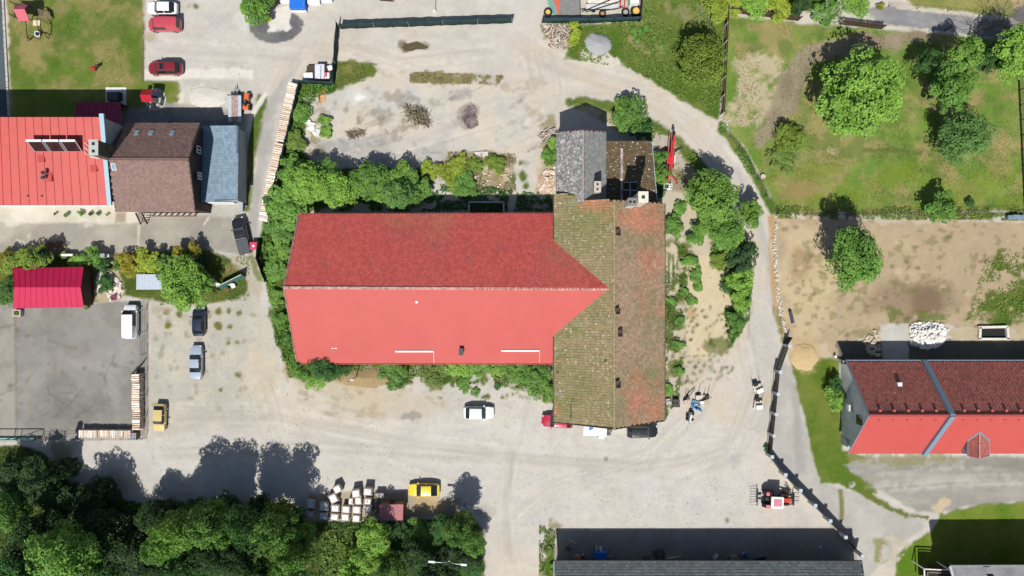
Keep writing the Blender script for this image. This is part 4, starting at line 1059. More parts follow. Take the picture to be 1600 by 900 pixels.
# ---- B11 eastern building
E = thing("east_red_house", "gabled house with dark red tiled north slope, bright red south slope and small dormer", "building", W(1480, 640, 0))
zE, zRE = 3.5, 9.56
eN0, eN1 = W(1322, 564, zE), W(1760, 561, zE); eR0, eR1 = W(1357.5, 649, zRE), W(1760, 648, zRE); eS0, eS1 = W(1324, 709, zE), W(1760, 707.5, zE)
for q in (eN1, eR1, eS1): q.x = 82
eN1.y = eN0.y; eS1.y = eS0.y; eR1.y = eR0.y
m_dred = tile_mat("dark_red_slates", [(.38, .125, .10), (.42, .14, .112), (.345, .115, .094)], [((.22, .09, .08), .3, .5, .72, .7), ((.42, .095, .075), .22, .58, .72, .7), ((.14, .05, .048), 1.1, .58, .75, .5)], speck=((.6, .5, .48), 1.6, .74, .4))
MB().slab([eN1, eN0, eR0, eR1], .14).build("north_roof", m_under, E, True)
tiles("roof_tiles", [eN1, eN0, eR0, eR1], m_dred, E, .46, .46, "diamond", lift=.018, gap=.96, seed=21)
eA, eu, ev, en = frame(eS0, eS1, eR0)
for i in range(14):
    t0, t1 = i / 14, (i + 1) / 14
    pa = [lerp(eS0, eS1, t0), lerp(eS0, eS1, t1), lerp(eR0, eR1, t1), lerp(eR0, eR1, t0)]
    if i < 3:
        k_ = .3 / (eS0 - eR0).length
    MB().slab([q + en * (.004 * (i % 2)) for q in pa], .1).build("roof_sheet", m_redsheet, E, True)
MB().bar(eR0 + Vector((0, 0, .08)), eR1 + Vector((0, 0, .08)), .26, .12).build("ridge_cap", M("red_ridge", (.30, .06, .05), .7), E, True)
gw = gable_walls(eS0, eS1, eR0, eR1, eN0, eN1, .7, M("blue_grey_render", (.60, .61, .61), .85, var=.2, scale=.5), E, .2, .85)
MB().bar(eN0 + Vector((0, 0, .06)), eR0 + Vector((0, 0, .06)), .16, .14).bar(eS0 + Vector((0, 0, .06)), eR0 + Vector((0, 0, .06)), .1, .14).build("verge_trim", m_bluegrey, E, True)
MB().cyl(eN0 + Vector((-.1, .1, -.05)), eN1 + Vector((0, .1, -.05)), .09, n=6).build("gutter", m_bluegrey, E, True)
fx = W(1443.5, 564, zE + .25); fr_ = W(1487.5, 649, zRE + .35); fs = W(1446, 710, zE + .25)
fx.x = fr_.x = fs.x = (fx.x + fr_.x + fs.x) / 3
MB().bar(fx, fr_, .62, .45).bar(fs, fr_, .62, .45).build("fire_wall", m_bluegrey, E, True)
nA, nu, nv, nn_ = frame(eN1, eN0, eR0)
g_ = MB(); g2_ = MB()
for k in range(11):
    for row, gg in ((.93, g2_),):
        q = lerp(lerp(eN0, eR0, row), lerp(eN1, eR1, row), (k + .5) / 11 * .55 + .02)
        MB().box(q + nn_ * .14, (.34, .3, .16)).build("snow_guard", M("red_guard", (.4, .09, .07), .6), E, True)
    q = lerp(lerp(eS0, eR0, .9), lerp(eS1, eR1, .9), (k + .5) / 11 * .55 + .02)
    MB().box(q + en * .08, (.3, .2, .1)).build("snow_guard", m_redsheet, E, True)
for row in (.06, .2, .4, .6, .78):
    for k in range(26):
        q = lerp(lerp(eN0, eR0, row), lerp(eN1, eR1, row), (k + .5) / 26 * .9)
        g2_.box(q + nn_ * .1, (.07, .2, .06))
g2_.build("snow_hooks", M("red_guard", (.4, .09, .07), .6), E, True)["kind"] = "stuff"
q = W(1404, 600, 0)
for z in np.linspace(zE, zRE, 300):
    q = W(1404, 600, z)
    if abs((q - eN0).dot(nn_)) < .03: break
MB().box(q + Vector((0, 0, .2)), (.55, .5, .4)).build("roof_vent", m_white, E, True)
for x_ in (49, 53, 57, 61.5, 66, 70): window(E, (x_, eS0.y + .7 - .02, 1.7), (1, 0, 0), 1.1, 1.2, (0, -1, 0))
# dormer
def on_es(px, py):
    for z in np.linspace(zE, zRE, 400):
        q = W(px, py, z)
        if abs((q - eS0).dot(en)) < .02: return q
    return W(px, py, 5)
dA, dL, dR = on_es(1530, 675.5), on_es(1512, 688.5), on_es(1545.5, 688.5)
ze_d = (dL.z + dR.z) / 2; yF = W(0, 712.5, ze_d).y
fA, fL, fR = Vector((dA.x, yF, dA.z)), Vector((dL.x, yF, ze_d)), Vector((dR.x, yF, ze_d))
for (a, b, q0_, q1_) in ((fL, fA, dA, dL), (fA, fR, dR, dA)):
    MB().slab([a, b, q1_, q0_][:2] + [q0_ if a is fL else q0_, q1_][:2] if False else ([fL, fA, dA, dL] if a is fL else [fA, fR, dR, dA]), .08).build("dormer_roof", m_under, E, True)
up_ = Vector((0, 0, .05))
tiles("dormer_tiles", [dL, fL, fA, dA], m_dred, E, .42, .42, "diamond", lift=.03, gap=.93, seed=41)
tiles("dormer_tiles", [fR, dR, dA, fA], m_dred, E, .42, .42, "diamond", lift=.03, gap=.93, seed=42)
MB().bar(dL + up_, dA + up_, .28, .14).bar(dR + up_, dA + up_, .28, .14).bar(fL + up_ * .5, dL + up_ * .5, .14, .14).bar(fR + up_ * .5, dR + up_ * .5, .14, .14).build("dormer_trim", m_bluegrey, E, True)
MB().bar(fA + up_, dA + up_, .16, .1).build("dormer_ridge", m_cap, E, True)
yw = yF + .25
MB().add([(fL.x + .1, yw, 3.4), (fR.x - .1, yw, 3.4), (fR.x - .1, yw, ze_d - .1), (fA.x, yw, fA.z - .12), (fL.x + .1, yw, ze_d - .1)], [(0, 1, 2, 3, 4)]).add([(fL.x + .1, yw, 3.4), (fL.x + .1, dL.y, 3.4), (fL.x + .1, dL.y, ze_d - .1), (fL.x + .1, yw, ze_d - .1)], [(3, 2, 1, 0)]).build("dormer_wall", m_grender, E, True)
window(E, (fA.x, yw - .02, 4.7), (1, 0, 0), 1.1, .9, (0, -1, 0), m_dsteel)
gx_ = gw[0].x
window(E, (gx_ - .05, W(0, 655.5, 5).y, 5.3), (0, -1, 0), 1.2, 1.5, (-1, 0, 0), m_black)
MB().box((gx_ - .35, W(0, 636.5, 3).y, 3.2), (.7, .9, .8)).build("wall_unit", M("pale_unit", (.5, .5, .5), .6), E, True)
MB().box((gx_ - .05, W(0, 690, 1).y, 1.1), (.1, 1.1, 2.2)).build("side_door", M("grey_blue_door", (.28, .31, .34), .6), E, True)

# ---- B12 southern shelter, B13 white house, B14 western roof edge
T12 = thing("grey_shingle_store", "long store with dark grey shingle roof at the southern edge of the yard", "building", W(1105, 920, 0))
zT = 4.3
t0_, t1_ = W(866, 877, zT), W(1347, 877, zT); t2_, t3_ = t1_ + Vector((0, -7, 2.2)), t0_ + Vector((0, -7, 2.2))
m_sh = tile_mat("dark_grey_shingle", [(.075, .088, .092), (.095, .11, .115), (.068, .078, .082)], [((.13, .14, .145), .5, .55, .75, .5), ((.05, .055, .058), .9, .55, .75, .5)], speck=((.45, .46, .45), .8, .80, .7))
MB().slab([t1_, t0_, t3_, t2_], .14).build("roof", M("shingle_base", (.03, .034, .036), .9), T12, True)
tiles("roof_tiles", [t1_, t0_, t3_, t2_], m_sh, T12, .5, .36, "brick", lift=.035, gap=.97, jit=.02, seed=31)
MB().slab([t3_, t3_ + Vector((0, -7, -2.2)), t2_ + Vector((0, -7, -2.2)), t2_], .14).build("south_roof", M("shingle_base", (.03, .034, .036), .9), T12, True)
MB().bar(t0_ + Vector((0, .06, -.05)), t1_ + Vector((0, .06, -.05)), .1, .2).build("eave_board", m_black, T12, True)
MB().bar(t0_ + Vector((-.05, 0, 0)), t3_ + Vector((-.05, 0, 0)), .1, .2).bar(t1_ + Vector((.05, 0, 0)), t2_ + Vector((.05, 0, 0)), .1, .2).build("verge_trim", M("pale_green_trim", (.42, .5, .45), .6), T12, True)
MB().prism([(t0_.x + .4, t0_.y - 13.5), (t1_.x - .4, t0_.y - 13.5), (t1_.x - .4, t0_.y - 2.0), (t0_.x + .4, t0_.y - 2.0)], -.1, 4.2).build("wall", M("dark_boards", (.1, .085, .07), .85, var=.3), T12, True)
H13 = thing("white_gable_house", "pale house with a light grey sheet roof edge and a timber pergola", "building", W(1560, 930, 0))
z13 = 6.0
h0, h1 = W(1484, 885, z13), W(1700, 884, z13); h2, h3 = h1 + Vector((0, -5, 3.0)), h0 + Vector((0, -5, 3.0))
m_pale = M("pale_grey_sheet", (.36, .365, .36), .6, var=.2, scale=.6)
for i in range(12):
    pa = [lerp(h0, h1, i / 12), lerp(h0, h1, (i + 1) / 12), lerp(h3, h2, (i + 1) / 12), lerp(h3, h2, i / 12)]
    MB().slab([pa[1], pa[0], pa[3], pa[2]], .1).build("roof_sheet", m_pale, H13, True)
MB().slab([h3, h3 + Vector((0, -5, -3)), h2 + Vector((0, -5, -3)), h2], .1).build("south_roof", m_pale, H13, True)
MB().bar(h0 + Vector((0, .05, .05)), h1 + Vector((0, .05, .05)), .3, .14).build("eave_trim", M("grey_eave", (.2, .21, .21), .6), H13, True)
MB().bar(h0 + Vector((0, 0, .06)), h3 + Vector((0, 0, .06)), .3, .12).build("verge_trim", m_white, H13, True)
gable_walls(h0, h1, h3, h2, h0 + Vector((0, -10, 0)), h1 + Vector((0, -10, 0)), 2.4, m_dk, H13, .2, .5)  # dark wall colour holds the shade below the eave
MB().slab([W(1541, 896.5, z13 + 1.0), W(1551, 896.5, z13 + 1.0), W(1556, 903, z13 + 1.6), W(1546, 903, z13 + 1.6)], .05).build("roof_window", m_glass, H13, True)
pg = thing("pergola", "dark pergola with white frame beside the pale house", "pergola", W(1465, 895, 0))
for a, b in (((1444, 889), (1484, 891)), ((1444, 889), (1445, 930)), ((1449, 894), (1490, 896)), ((1449, 894), (1450, 930))):
    MB().bar(W(*a, 3.0), W(*b, 3.0), .14, .16).build("beam", m_white if a[0] == 1444 else m_wood, pg, True)
for x_, y_ in ((1444, 889), (1484, 891)): MB().bar(W(x_, y_, 3), Vector((W(x_, y_, 3).x, W(x_, y_, 3).y, 0)), .14).build("post", m_white, pg, True)
MB().slab([W(x_, y_, 2.6) for x_, y_ in ((1447, 892), (1482, 893), (1500, 930), (1448, 930))][::-1], .05).build("canopy", m_black, pg, True)
kb = thing("lawn_kerb", "whitish stone kerb between the lawn and the dark strip at its western edge", "kerb", W(8, 90, 0))
for i in range(24):
    a, b = lerp(W(4, -30), W(15, 182), i / 24), lerp(W(4, -30), W(15, 182), (i + .9) / 24)
    MB().bar(a + Vector((0, 0, .08)), b + Vector((0, 0, .08)), .3, .24).build("kerb_stone", m_conc, kb, True)
# ---------------------------------------------------------------- trees, shrubs, weeds
def crown_mesh(name, seed, nclump, nleaf, leaf, sq=(1, 1, .8), cr=.34, kind="round", up=.95):
    rng = np.random.RandomState(seed)
    cl = []
    while len(cl) < nclump:
        d = rng.normal(size=3); d /= np.linalg.norm(d)
        r = rng.uniform(.35, .82) if rng.rand() < .75 else rng.uniform(0, .5)
        p = d * r
        if kind == "cone":
            hgt = rng.rand() ** 1.5; a = rng.rand() * 6.283; rr = (1 - hgt) * .82 * math.sqrt(rng.uniform(.35, 1)); p = np.array([rr * math.cos(a), rr * math.sin(a), hgt * 2 - 1])
        elif kind == "wild":
            p = d * rng.uniform(.2, 1.0); p[2] *= rng.uniform(.3, 1)
        elif p[2] < -.55: continue
        cl.append(p)
    cl = np.array(cl); crs = cr * rng.uniform(.55, 1.25, nclump) * (.55 if kind == "cone" else 1)
    per = max(nleaf // nclump, 4); k = per * nclump
    ci = np.repeat(np.arange(nclump), per)
    d = rng.normal(size=(k, 3)); d /= np.linalg.norm(d, axis=1)[:, None]
    d[:, 2] = np.abs(d[:, 2]) * np.where(rng.rand(k) < .8, 1, -1)
    rad = crs[ci] * rng.uniform(.55, 1.08, k) ** .6
    P_ = cl[ci] + d * rad[:, None] * np.array([1, 1, .75])
    nrm = d * .8 + rng.normal(size=(k, 3)) * .45 + np.array([0, 0, up]); nrm /= np.linalg.norm(nrm, axis=1)[:, None]
    t1 = np.cross(nrm, rng.normal(size=(k, 3))); t1 /= np.linalg.norm(t1, axis=1)[:, None]
    t2 = np.cross(nrm, t1)
    L = leaf * rng.uniform(.6, 1.3, k)[:, None]
    sc = np.array(sq)
    P_ = P_ * sc
    V = np.stack([P_ - t1 * L * .95, P_ + t2 * L * .5 + nrm * L * .12, P_ + t1 * L * .95, P_ - t2 * L * .5 + nrm * L * .12], 1).reshape(-1, 3)
    lv = np.clip(rng.rand(nclump)[ci] * .55 + rng.rand(k) * .45, 0, 1)
    return np_mesh(name, V, np.arange(k * 4).reshape(-1, 4), None, {"lv": np.repeat(lv, 4)})
def trunk_mesh(seed, h=1.0, limbs=6):
    rng = random.Random(seed); mb = MB()
    mb.cyl((0, 0, -.05), (.01, 0, h * .45), .05, .035, 7); mb.cyl((.01, 0, h * .45), (.0, .02, h * .8), .035, .015, 6)
    for i in range(limbs):
        a = i * 2.4 + rng.random(); z = h * rng.uniform(.3, .6)
        e = Vector((math.cos(a) * rng.uniform(.25, .5), math.sin(a) * rng.uniform(.25, .5), z + h * rng.uniform(.15, .35)))
        mb.cyl((.01, 0, z), e, .02, .006, 5)
    return mb.mesh("trunk", m_bark, smooth=60)
CM = {
    "broad": [crown_mesh("crown", 11 + i, 120, 13000, .046, (1, 1, .8), .26) for i in range(3)],
    "loose": [crown_mesh("crown", 21 + i, 70, 6500, .05, (1, 1, .9), .22) for i in range(2)],
    "shrub": [crown_mesh("crown", 31 + i, 46, 3000, .085, (1, 1, .75), .27, "wild") for i in range(4)],
    "fine": [crown_mesh("crown", 41 + i, 150, 12000, .04, (1, 1, .8), .24, up=.75) for i in range(2)],
    "cone": [crown_mesh("crown", 51 + i, 90, 5200, .08, (1, 1, 1), .3, "cone", .1) for i in range(2)],
    "tuft": [crown_mesh("foliage", 61 + i, 9, 420, .22, (1, 1, .6), .5) for i in range(3)],
}
TM = [trunk_mesh(i) for i in range(3)]
LM = {
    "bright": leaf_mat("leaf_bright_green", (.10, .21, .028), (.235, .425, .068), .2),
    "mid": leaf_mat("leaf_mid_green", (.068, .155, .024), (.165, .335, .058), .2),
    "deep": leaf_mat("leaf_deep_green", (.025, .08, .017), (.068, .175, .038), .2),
    "dark": leaf_mat("leaf_dark_and_shaded", (.015, .042, .011), (.044, .096, .024), .18),  # darkest green, also standing in for shade on the wood's crowns
    "olive": leaf_mat("leaf_olive", (.11, .18, .02), (.23, .335, .045), .2),
    "yellow": leaf_mat("leaf_yellow_green", (.16, .22, .018), (.34, .43, .05), .2),
    "gold": leaf_mat("leaf_golden", (.17, .16, .013), (.38, .34, .04)),
    "blue": leaf_mat("leaf_blue_green", (.06, .145, .034), (.145, .28, .07), .2),
    "spruce": leaf_mat("spruce_needles", (.022, .06, .022), (.06, .125, .045), .2),
    "grass": leaf_mat("grass_blades", (.09, .155, .024), (.20, .29, .06), .2),
    "dry": leaf_mat("dry_grass", (.22, .19, .095), (.38, .33, .17)),
    "twig": M("dry_twigs", (.14, .11, .085), .9, var=.4),
    "pink": leaf_mat("pink_flowers", (.2, .05, .08), (.4, .12, .2)),
}
_ti = [0]
def plant(kind, leafm, px, py, zc, r, label, group, name="tree", cat="tree", h=None, var=None):
    """tree or shrub: its crown is seen at px,py; zc = height of crown centre in metres, r = crown radius in photo pixels"""
    _ti[0] += 1
    c = W(px, py, zc); rm = r * (CH - zc) / F
    root = thing(name, label, cat, (c.x, c.y, 0), 0, group)
    ms = CM[kind]; me = ms[_ti[0] % len(ms)] if var is None else ms[var]
    sz = h if h else max(min(zc * .95, rm * 1.05), rm * .5)
    o = link("foliage" if kind in ("tuft",) or cat in ("shrub", "bush") else "crown", me, root, (0, 0, zc), (0, 0, random.uniform(0, 6.28)), (rm * random.uniform(.92, 1.26), rm * random.uniform(.84, 1.1), sz))
    if not me.materials: me.materials.append(LM[leafm])
    o.material_slots[0].link = 'OBJECT'; o.material_slots[0].material = LM[leafm]
    if kind != "tuft":
        ts = max(zc * 1.15, .6)
        link("trunk" if cat == "tree" else "stem", TM[_ti[0] % 3], root, (0, 0, 0), (0, 0, random.uniform(0, 6)), (max(rm * .75, .4), max(rm * .75, .4), ts))
    return root
ORCH = "trees standing in the eastern meadow"
plant("broad", "bright", 1345, 146, 7.0, 75, "big round bright-green tree in the middle of the meadow", ORCH)
plant("fine", "olive", 1095, 98, 4.6, 49, "round olive-green willow by the end of the brown board fence", "trees beside the track")
plant("loose", "mid", 1488, 137, 5.6, 43, "loose light-green tree north of the blue-green round tree", ORCH)
plant("loose", "bright", 1505, 84, 6.2, 34, "pale thin-leaved tree between the gravel road and the loose light-green tree", ORCH)
plant("fine", "blue", 1506, 214, 4.2, 50, "round blue-green dense tree on the meadow", ORCH)
plant("loose", "deep", 1448, 96, 4.0, 22, "slender dark tree beside the pale thin-leaved tree", ORCH)
plant("broad", "bright", 1594, 84, 6.5, 40, "bright-green tree cut by the frame beside the gravel road", ORCH)
plant("broad", "mid", 1335, 405, 7.0, 50, "round green tree alone on the brown dirt plot", "trees of the dirt plot")
plant("shrub", "mid", 1470, 325, 3.0, 27, "small bushy tree on the boundary between meadow and dirt plot", "trees of the dirt plot")
plant("loose", "olive", 1234, 214, 1.6, 30, "low olive bush beside the worn meadow track", "bushes of the meadow", "bush", "bush")
plant("loose", "deep", 1548, 92, 3.6, 26, "dark shaded bush under the bare grey thicket", "bushes of the meadow", "bush", "bush")
plant("shrub", "grass", 1222, 250, .5, 22, "pale green clump of tall grass in the meadow", "bushes of the meadow", "bush", "bush")
plant("tuft", "deep", 1517, 318, .6, 9, "little dark bush on the meadow's southern edge", "bushes of the meadow", "bush", "bush")
HB = "bushes along the northern hedge bank"
plant("shrub", "yellow", 1132, 2, 1.2, 30, "yellow-flowering bush north of the board fence corner", HB, "bush", "bush")
plant("shrub", "bright", 1180, 4, 1.6, 24, "bright-green bush behind the board fence", HB, "bush", "bush")
plant("shrub", "yellow", 1218, 10, 1.8, 24, "yellow-green bush at the end of the northern board fence", HB, "bush", "bush")
plant("shrub", "dark", 1252, 8, 2.4, 16, "dark evergreen bush in the hedge bank", HB, "bush", "bush")
plant("shrub", "mid", 1290, 22, 1.4, 24, "grey-green bush around the pale bare branches", HB, "bush", "bush")
plant("shrub", "bright", 1340, 4, 1.2, 22, "bright bush west of the white stony patch", HB, "bush", "bush")
plant("tuft", "gold", 1376, 10, .5, 6, "small golden bush at the start of the gravel road", HB, "bush", "bush")
# beside the tiled barn
CB = "bushes and trees between the tiled barn and the track"
plant("broad", "bright", 1112, 310, 4.6, 43, "tallest bright-green tree between crane and track", CB)
plant("shrub", "bright", 1172, 332, 3.6, 22, "tree with a lobe reaching over the track", CB)
plant("broad", "mid", 1128, 358, 3.2, 34, "wide leafy tree south of the tallest tree by the track", CB)
plant("shrub", "mid", 1090, 366, 1.3, 18, "low bushy growth beside the tiled barn's garden", CB, "bush", "bush")
plant("shrub", "bright", 1146, 378, 1.6, 24, "yellowish bush on the inner side of the track bend", CB, "bush", "bush")
plant("shrub", "spruce", 1158, 404, 2.4, 24, "dark conifer bush at the track's inner edge", CB, "bush", "bush")
plant("shrub", "bright", 1160, 440, 1.8, 20, "bright shrub south of the dark conifer bush", CB, "bush", "bush")
plant("shrub", "bright", 1158, 470, 1.6, 17, "bright shrub in the middle of the track-side hedge", CB, "bush", "bush")
plant("shrub", "mid", 1151, 500, 1.3, 16, "shrub near the southern end of the track-side hedge", CB, "bush", "bush")
plant("tuft", "mid", 1147, 520, .8, 11, "last small shrub of the track-side hedge", CB, "bush", "bush")
plant("shrub", "deep", 1142, 446, .8, 15, "dull green shrub inside the track-side hedge", CB, "bush", "bush")
plant("shrub", "olive", 1124, 408, .7, 16, "low olive scrub beside the sandy plot", CB, "bush", "bush")
plant("shrub", "mid", 1052, 354, 1.0, 18, "round bush against the tiled barn's north-east corner", CB, "bush", "bush")
plant("shrub", "mid", 984, 183, 1.8, 26, "bush beside the grey annex gable", CB, "bush", "bush")
plant("shrub", "bright", 972, 170, 1.4, 14, "yellowish bush north-east of the grey annex", CB, "bush", "bush")
plant("shrub", "deep", 1004, 205, 1.5, 19, "dark bush at the corner of the brown lean-to", CB, "bush", "bush")
plant("shrub", "mid", 1030, 246, 1.4, 13, "bush squeezed between lean-to and crane, north one", CB, "bush", "bush")
plant("shrub", "bright", 1034, 275, 1.8, 15, "yellow-green bush reaching over the crane boom", CB, "bush", "bush")
plant("shrub", "deep", 1028, 296, 1.2, 13, "dark bush at the lean-to's south-east corner", CB, "bush", "bush")
plant("tuft", "mid", 1062, 328, .5, 12, "small plant south of the crane basket", CB, "bush", "bush")
# north of the red hall
NB = "bushes north and west of the red hall"
for (x, y, z, r, lm, kd, lb) in (
    (450, 322, 2.0, 34, "mid", "shrub", "broad bush at the hall's north-west corner, beside the firewood end"),
    (432, 318, 1.4, 22, "deep", "shrub", "dark-green bush leaning over the firewood stack"),
    (478, 286, 3.2, 34, "bright", "broad", "bright leafy tree nearest the firewood stack"),
    (530, 296, 3.4, 34, "bright", "broad", "bright leafy tree in the middle of the row north of the hall"),
    (508, 270, 2.4, 22, "mid", "shrub", "green bush behind the row north of the hall"),
    (576, 282, 2.8, 30, "mid", "broad", "leafy tree east of the row's middle tree"),
    (596, 300, 1.8, 20, "bright", "shrub", "yellowish bush touching the hall's shadow"),
    (626, 272, 2.2, 22, "bright", "shrub", "pale yellow-green bush on the slab's southern edge"),
    (622, 304, 3.0, 27, "blue", "broad", "greyish-green tree overhanging the hall's north eave"),
    (652, 296, 1.8, 22, "mid", "shrub", "bush at the eastern end of the row north of the hall"),
    (727, 290, .8, 18, "mid", "shrub", "green scrub beside the concrete basin"),
    (774, 256, .6, 17, "olive", "shrub", "olive scrub east of the white slab stone"),
    (742, 258, .5, 15, "olive", "shrub", "olive scrub west of the white slab stone"),
    (858, 246, .9, 14, "mid", "shrub", "narrow bush along the annex west wall"),
    (864, 222, .9, 11, "bright", "tuft", "small bush at the annex north-west corner"),
    (456, 262, 1.5, 22, "mid", "shrub", "shrub on the bank beside the green screen"),
    (462, 220, .9, 17, "grass", "shrub", "light-green weed clump halfway along the green screen"),
    (470, 178, .8, 15, "mid", "shrub", "weed clump at the top of the overgrown bank"),
    (507, 188, .5, 10, "bright", "tuft", "weed clump by the broken white stones"),
    (510, 205, .5, 10, "bright", "tuft", "weed clump below the broken white stones"),
    (434, 352, 1.0, 22, "mid", "shrub", "shrub west of the hall's gable top"),
    (436, 386, .8, 22, "bright", "shrub", "bright weeds west of the hall's gable"),
    (428, 420, .8, 18, "mid", "shrub", "weeds behind the bent green screen"),
    (432, 465, .7, 13, "bright", "shrub", "weeds at the hall's western ridge end"),
    (438, 500, .8, 13, "mid", "shrub", "weeds along the hall's lower west gable"),
    (450, 532, .7, 10, "mid", "tuft", "small weeds near the hall's south-west corner")):
    plant(kd, lm, x, y, z, r, lb, NB, "tree" if "tree" in lb else "bush", "tree" if "tree" in lb else "bush")
for x, y, r in ((668, 262, 10), (676, 272, 10), (685, 262, 9), (694, 272, 11), (703, 262, 9), (711, 255, 10), (720, 249, 9), (716, 266, 10), (705, 282, 10), (707, 293, 7)):
    plant("shrub", "yellow", x, y, .7, r, "yellow-green sprouting bush on the concrete slab north of the hall", "yellow-green sprouts on the slab", "bush", "bush")
for x, y, r in ((1078, 408, 11), (1088, 428, 11), (1092, 448, 10), (1080, 470, 9), (1068, 455, 8), (1064, 500, 8), (1060, 540, 9), (1062, 580, 8), (1046, 610, 9), (1050, 470, 7)):
    plant("tuft", "mid", x, y, .35, r, "low green crop plant in the sandy garden east of the tiled barn", "crop plants in the sandy garden", "plant", "plant")
SB = "bushes south of the red hall"
for (x, y, z, r, lm, kd, lb) in (
    (474, 574, 3.8, 24, "mid", "broad", "large bush at the hall's south-west corner"),
    (508, 573, 4.2, 25, "deep", "broad", "tall dark bush casting its shadow on the red sheet roof"),
    (494, 590, 1.4, 20, "bright", "shrub", "bright low bush in front of the tall dark bush"),
    (536, 573, 1.8, 14, "deep", "shrub", "dark bush beside the hall's lamp post"),
    (584, 568, 2.6, 9, "mid", "tuft", "slim bush poking over the hall's south eave"),
    (612, 582, 1.2, 22, "mid", "shrub", "bush between the earth bank and the sandy gap"),
    (625, 594, .8, 13, "deep", "tuft", "dark weeds below the earth-bank bush"),
    (678, 580, .9, 22, "grass", "shrub", "broad weed clump east of the sandy gap"),
    (712, 572, .9, 18, "bright", "shrub", "bright weeds under the hall's snow guard"),
    (748, 574, .9, 17, "mid", "shrub", "weeds under the hall's roof vent"),
    (778, 573, .9, 17, "bright", "shrub", "yellowish weeds between vent and barn"),
    (808, 580, 1.1, 19, "mid", "shrub", "bush west of the barn corner, outer one"),
    (836, 592, 1.3, 22, "mid", "shrub", "biggest bush in the corner of hall and barn"),
    (856, 614, 1.0, 13, "bright", "shrub", "bush against the tiled barn's west wall"),
    (724, 600, .4, 12, "mid", "tuft", "weed tuft north of the white hatchback"),
    (742, 613, .3, 7, "mid", "tuft", "small weed tuft near the white hatchback"),
    (776, 603, .3, 7, "deep", "tuft", "small weed tuft on the gravel south of the hall")):
    plant(kd, lm, x, y, z, r, lb, SB, "bush", "bush")
# gardens in the west
GB = "garden shrubs north of the car park"
for (x, y, z, r, lm, kd, lb, cat) in (
    (28, 412, 1.8, 26, "olive", "shrub", "olive-gold conifer shrub behind the magenta shed, outer one", "bush"),
    (58, 408, 2.2, 24, "olive", "shrub", "dark olive conifer shrub against the magenta shed", "bush"),
    (12, 404, 1.4, 14, "gold", "shrub", "golden shrub at the garden's western end", "bush"),
    (8, 456, 2.6, 27, "blue", "broad", "blue-green tree overlapping the magenta shed's west end", "tree"),
    (100, 398, .7, 6, "bright", "tuft", "tiny round shrub beside the red cart", "bush"),
    (122, 408, 1.0, 13, "bright", "tuft", "light-green shrub north-east of the magenta shed", "bush"),
    (143, 399, 1.3, 15, "mid", "shrub", "grey-green shrub beside the garden path", "bush"),
    (160, 414, 1.0, 12, "deep", "tuft", "dark shrub between the path and the stone circle", "bush"),
    (164, 444, .9, 14, "deep", "shrub", "creeping juniper inside the stone circle", "bush"),
    (178, 465, .4, 6, "pink", "tuft", "small pink-flowering plant at the stone circle", "plant"),
    (188, 412, 1.2, 11, "mid", "tuft", "shrub at the gate end of the golden hedge", "bush"),
    (206, 412, 1.6, 19, "gold", "shrub", "golden shrub at the western end of the hedge", "bush"),
    (232, 410, 1.8, 22, "yellow", "shrub", "yellow-green shrub in the middle of the golden hedge", "bush"),
    (256, 416, 1.8, 18, "mid", "shrub", "green shrub beside the greenhouse", "bush"),
    (278, 393, 1.8, 11, "gold", "tuft", "golden shrub north-west of the greenhouse", "bush"),
    (304, 392, 1.8, 12, "gold", "tuft", "orange-tipped shrub north of the greenhouse", "bush"),
    (288, 446, 3.4, 40, "bright", "broad", "big bright-green tree between the car park and the greenhouse", "tree"),
    (270, 428, 2.0, 22, "mid", "shrub", "bush between the greenhouse and the big garden tree", "bush"),
    (318, 440, 2.6, 18, "mid", "shrub", "eastern lobe-like bush beside the big garden tree", "bush"),
    (64, 396, 3.6, 10, "spruce", "cone", "small pointed spruce casting a spiky shadow on the street", "tree"),
    (104, 335, .5, 4, "mid", "tuft", "potted shrub on the cobbled strip", "bush"),
    (126, 333, .5, 4.5, "mid", "tuft", "round dark shrub on the cobbled strip", "bush"),
    (141, 334, .35, 3.5, "deep", "tuft", "small plant pot on the cobbled strip, west of two", "bush"),
    (154, 334, .35, 3.2, "deep", "tuft", "small plant pot on the cobbled strip, east of two", "bush"),
    (86, 334, .4, 2.6, "deep", "tuft", "tiny plant beside the house drain cover", "bush"),
    (167, 335, .4, 2.6, "olive", "tuft", "tiny shrub near the cobbled walkway", "bush"),
    (134, 481, .4, 4, "grass", "tuft", "potted plant at the magenta shed's corner", "plant"),
    (398, 6, 2.6, 24, "mid", "shrub", "leafy tree beside the dark gravel patch", "tree"),
    (412, 26, 1.2, 10, "yellow", "tuft", "yellow-green bush at the dark gravel patch", "bush"),
    (382, 16, 1.6, 9, "bright", "tuft", "outlying branchy bush west of the gravel-patch tree", "bush"),
    (1305, 600, 1.6, 13, "deep", "shrub", "dark bush on the east house's gable, north one", "bush"),
    (1306, 618, 1.5, 14, "bright", "shrub", "bright bush in the middle of the east house's gable", "bush"),
    (1308, 634, 1.3, 11, "bright", "tuft", "bright bush on the east house's gable, south one", "bush"),
    (1198, 700, .5, 5, "deep", "tuft", "weed at the foot of the pillar fence corner", "bush"),
    (868, 888, .5, 9, "grass", "tuft", "grass clump at the grey store's corner", "bush"),
    (858, 862, .4, 8, "grass", "tuft", "grass clump north-west of the grey store", "bush")):
    plant(kd, lm, x, y, z, r, lb, GB if x < 1000 else None, cat if cat != "plant" else "bush", cat)
